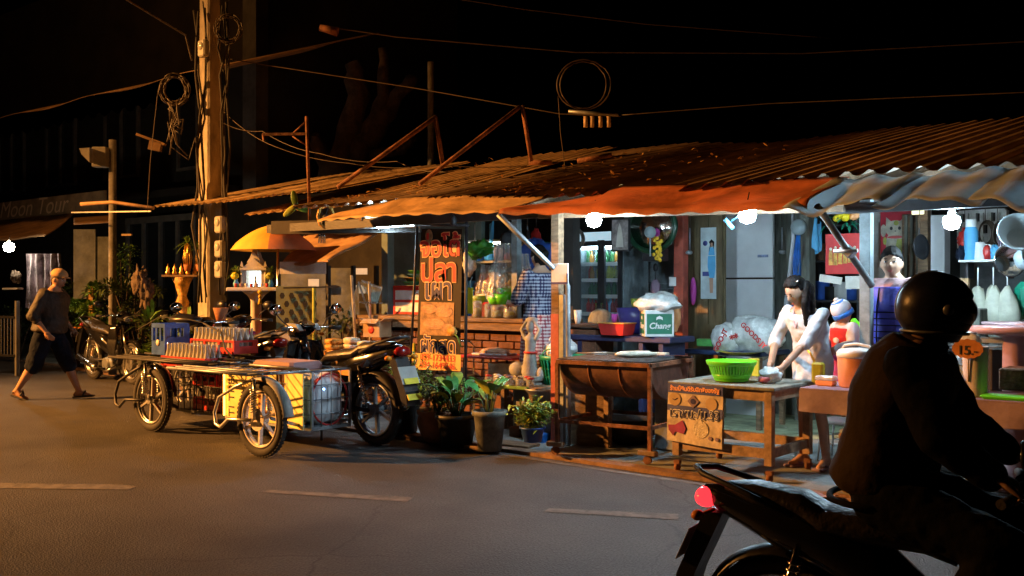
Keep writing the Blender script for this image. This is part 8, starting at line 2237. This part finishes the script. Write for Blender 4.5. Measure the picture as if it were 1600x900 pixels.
# --- person in plaid shirt seen from behind
pp_ = W(844, 600, 10.5); pp_.z = .22
pd = (FV*.8-RV*.6).normalized(); rp_ = math.atan2(pd.y, pd.x)
t, J, HM, body = person('person in a dark plaid shirt and pale plaid skirt with their back turned', pp_, rp_, dict(elL=(.10, .25, 1.12), wrL=(.27, .20, 1.12)), 1.0, 'skin', (1, 0, -.2), girth=1.1)
def plaid(name, c1, c2, sc):
    m = bpy.data.materials.new(name); m.use_nodes = True; nt = m.node_tree; bs = nt.nodes['Principled BSDF']; bs.inputs['Roughness'].default_value = .85
    tc = nt.nodes.new('ShaderNodeTexCoord'); prev = None
    outs = []
    for ax_, sc2 in (('X', sc), ('Z', sc), ('Y', sc)):
        w_ = nt.nodes.new('ShaderNodeTexWave'); w_.bands_direction = ax_; w_.inputs['Scale'].default_value = sc2; w_.inputs['Distortion'].default_value = .3
        nt.links.new(tc.outputs['Object'], w_.inputs[0]); outs.append(w_)
    a = nt.nodes.new('ShaderNodeMath'); a.operation = 'MAXIMUM'; nt.links.new(outs[0].outputs['Fac'], a.inputs[0]); nt.links.new(outs[2].outputs['Fac'], a.inputs[1])
    c = nt.nodes.new('ShaderNodeMath'); c.operation = 'ADD'; nt.links.new(a.outputs[0], c.inputs[0]); nt.links.new(outs[1].outputs['Fac'], c.inputs[1])
    r_ = nt.nodes.new('ShaderNodeValToRGB'); r_.color_ramp.elements[0].position = .45; r_.color_ramp.elements[0].color = list(c1)+[1]; r_.color_ramp.elements[1].position = .85; r_.color_ramp.elements[1].color = list(c2)+[1]
    d = nt.nodes.new('ShaderNodeMath'); d.operation = 'MULTIPLY'; d.inputs[1].default_value = .5; nt.links.new(c.outputs[0], d.inputs[0]); nt.links.new(d.outputs[0], r_.inputs[0]); nt.links.new(r_.outputs[0], bs.inputs['Base Color'])
    return m
def ps_(b):
    torso(b, J, .025, -.02, .97, k=1.1)
    for q in 'LR': limb_(b, [J['sh'+q], J['sh'+q].lerp(J['el'+q], .85)], [.078, .075])
cloth(t, 'plaid_shirt', plaid('plaid_navy', (.01, .012, .06), (.30, .33, .42), 9), ps_, folds=.02)
b = B(); b.lathe([(.17, 1.0), (.20, .85), (.22, .5), (.23, .42)], n=30, cap=True); b.build('plaid_skirt', plaid('plaid_pale', (.22, .04, .06), (.55, .45, .45), 9), t)
hair_cap(t, HM, 'hair', 1.10, -.6, .3)
b = B(HM); b.ball((-.10, 0, .02), (.04, .045, .05)); b.build('hair_bun', 'hair', t)

# --- older person behind the baskets
po_ = W(772, 600, 12.6); po_.z = .10
dcam = Vector((-po_.x, -po_.y, 0)).normalized(); ro = math.atan2(dcam.y, dcam.x)
t, J, HM, body = person('grey haired older person behind the wrapped baskets in a red top', po_, ro, {}, .98, 'skin', (1, -.15, -.25), girth=1.05)
cloth(t, 'red_top', 'red_cloth', lambda b: (torso(b, J, .02, -.06, .97, k=1.05), [limb_(b, [J['sh'+q], J['el'+q]], [.075, .065]) for q in 'LR']))
hair_cap(t, HM, 'grey_hair', 1.10, -.2, .42)
cloth(t, 'trousers', 'navy_cloth', lambda b: (torso(b, J, .012, -.1, .1, k=1.05), [limb_(b, [J['hp'+q], J['kn'+q], J['an'+q]], [.105, .08, .065]) for q in 'LR']))

# ------------------------------------------------------------------ motorcycle passing on the right with its rider
hd = Vector((math.cos(R(8)), math.sin(R(8)), 0)); sc_r = .90
tail = W(1092, 800, 3.80); tail.z = 0
org = tail+hd*.95*sc_r
m7 = motorcycle('black motorcycle with glowing red tail light passing at the right', (org.x, org.y, 0), R(8), 'black_gloss', sc_r, 'motorcycles', glow=True)
for ch in m7.children:
    if ch.name.startswith(('grab_rail',)): pass
gr = V(.25, .30, .95)
J = dict(pelvis=(-.22, 0, .90), chest=(-.15, 0, 1.19), neck=(-.06, 0, 1.41), head=(-.005, 0, 1.535), shL=(-.08, .195, 1.34), shR=(-.08, -.195, 1.34),
         elL=(.04, .30, 1.12), elR=(.04, -.30, 1.12), wrL=(.19, .27, 1.0), wrR=(.19, -.27, 1.0),
         hpL=(-.18, .11, .86), hpR=(-.18, -.11, .86), knL=(.22, .20, .74), knR=(.22, -.20, .74), anL=(.02, .25, .30), anR=(.02, -.25, .30), toL=(.17, .25, .225), toR=(.17, -.25, .225))
t, J, HM, body = person('rider in a dark helmet and brown olive jacket on the passing motorcycle', (org.x, org.y, 0), R(8), J, .925, 'skin', (1, .1, -.05), girth=1.12, hands={q: dict(d=V(1, -.15 if q == 'L' else .15, -.25), n=V(0, 0, -1), curl=1.2) for q in 'LR'})
cloth(t, 'jacket', 'olive_cloth', lambda b: (torso(b, J, .045, -.08, 1.02, belly=.04, k=1.12)), folds=.020, fs=.16)
cloth(t, 'jacket_sleeves', 'black_cloth', lambda b: ([limb_(b, [J['sh'+q], J['el'+q], J['wr'+q]], [.085, .075, .055]) for q in 'LR']), folds=.03)
cloth(t, 'trousers', 'black_cloth', lambda b: (torso(b, J, .02, -.1, .12, k=1.1), [limb_(b, [J['hp'+q], J['kn'+q], J['an'+q]], [.12, .095, .075]) for q in 'LR']), folds=.03)
b = B(); N = J['neck']; b.tube([N+V(math.cos(a)*.068-.0, math.sin(a)*.072, .012+.015*math.cos(a+PI)) for a in [2*PI*k/24 for k in range(24)]], .022, 8, closed=True); b.build('jacket_collar', 'olive_cloth', t)
b = B(); Pv = J['pelvis']; b.tube([Pv+V(math.cos(a)*.168, math.sin(a)*.225, -.06) for a in [2*PI*k/30 for k in range(30)]], .012, 8, closed=True); b.build('jacket_waistband', 'black_cloth', t)
b = B(); b.tube([J['pelvis'].lerp(J['chest'], f_)+V(-.158, 0, 0) for f_ in (.1, .5, 1)]+[J['neck']+V(-.12, 0, -.02)], .004, 5); b.build('back_seam', 'black_cloth', t)
for q in 'LR':
    b = B(); an, to = J['an'+q], J['to'+q]; b.cone(an, .055, an+V(-.03, 0, -.05), .05); b.cone(an+V(-.03, 0, -.05), .048, to, .042); b.ball(tuple(to), (.06, .048, .035)); o = b.build('shoe', 'black_plastic', t); remesh(o, .008, 3)
b = B(HM)
def hf_(p, q):
    if p.x > .55 and -.35 < p.z < .35: return q*.93
    if p.z < -.75: return Vector((q.x*.95, q.y*.95, -.118))
    return q
b.ball((-.012, 0, .012), (.136, .118, .134), 44, 32, fn=hf_); 
hl = b.build('helmet', mat('helmet_navy', (.012, .016, .05), .34, var=.4, scale=12, bump=.04), t)
b = B(HM); b.tube([(-.012+math.cos(a)*.1365*math.sqrt(1-.30), math.sin(a)*.118*math.sqrt(1-.30), -.074) for a in [2*PI*k/36 for k in range(36)]], .006, 6, closed=True)
b.tube([(-.012+math.sin(a)*.137*-1, 0, .012+math.cos(a)*.135) for a in [PI*k/18*.62 for k in range(19)]], .004, 5); b.build('helmet_trim', 'steel', hl)
b = B(HM); b.tube([(.0, .085, -.07), (.03, .05, -.125), (.03, -.05, -.125), (.0, -.085, -.07)], .006, 5); b.build('chin_strap', 'black_cloth', hl)
for q in (-1, 1):
    b = B(HM); b.ball((.035, q*.112, .01), (.02, .008, .02), 12, 8); b.build('visor_hinge', 'steel', hl)
b = B(HM); b.ball((-.004, 0, .005), (.134, .110, .090), 36, 20, fn=lambda p, q: q if (p.x > .35 and abs(p.z) < .62) else q*.80); b.build('visor', 'black_gloss', hl)
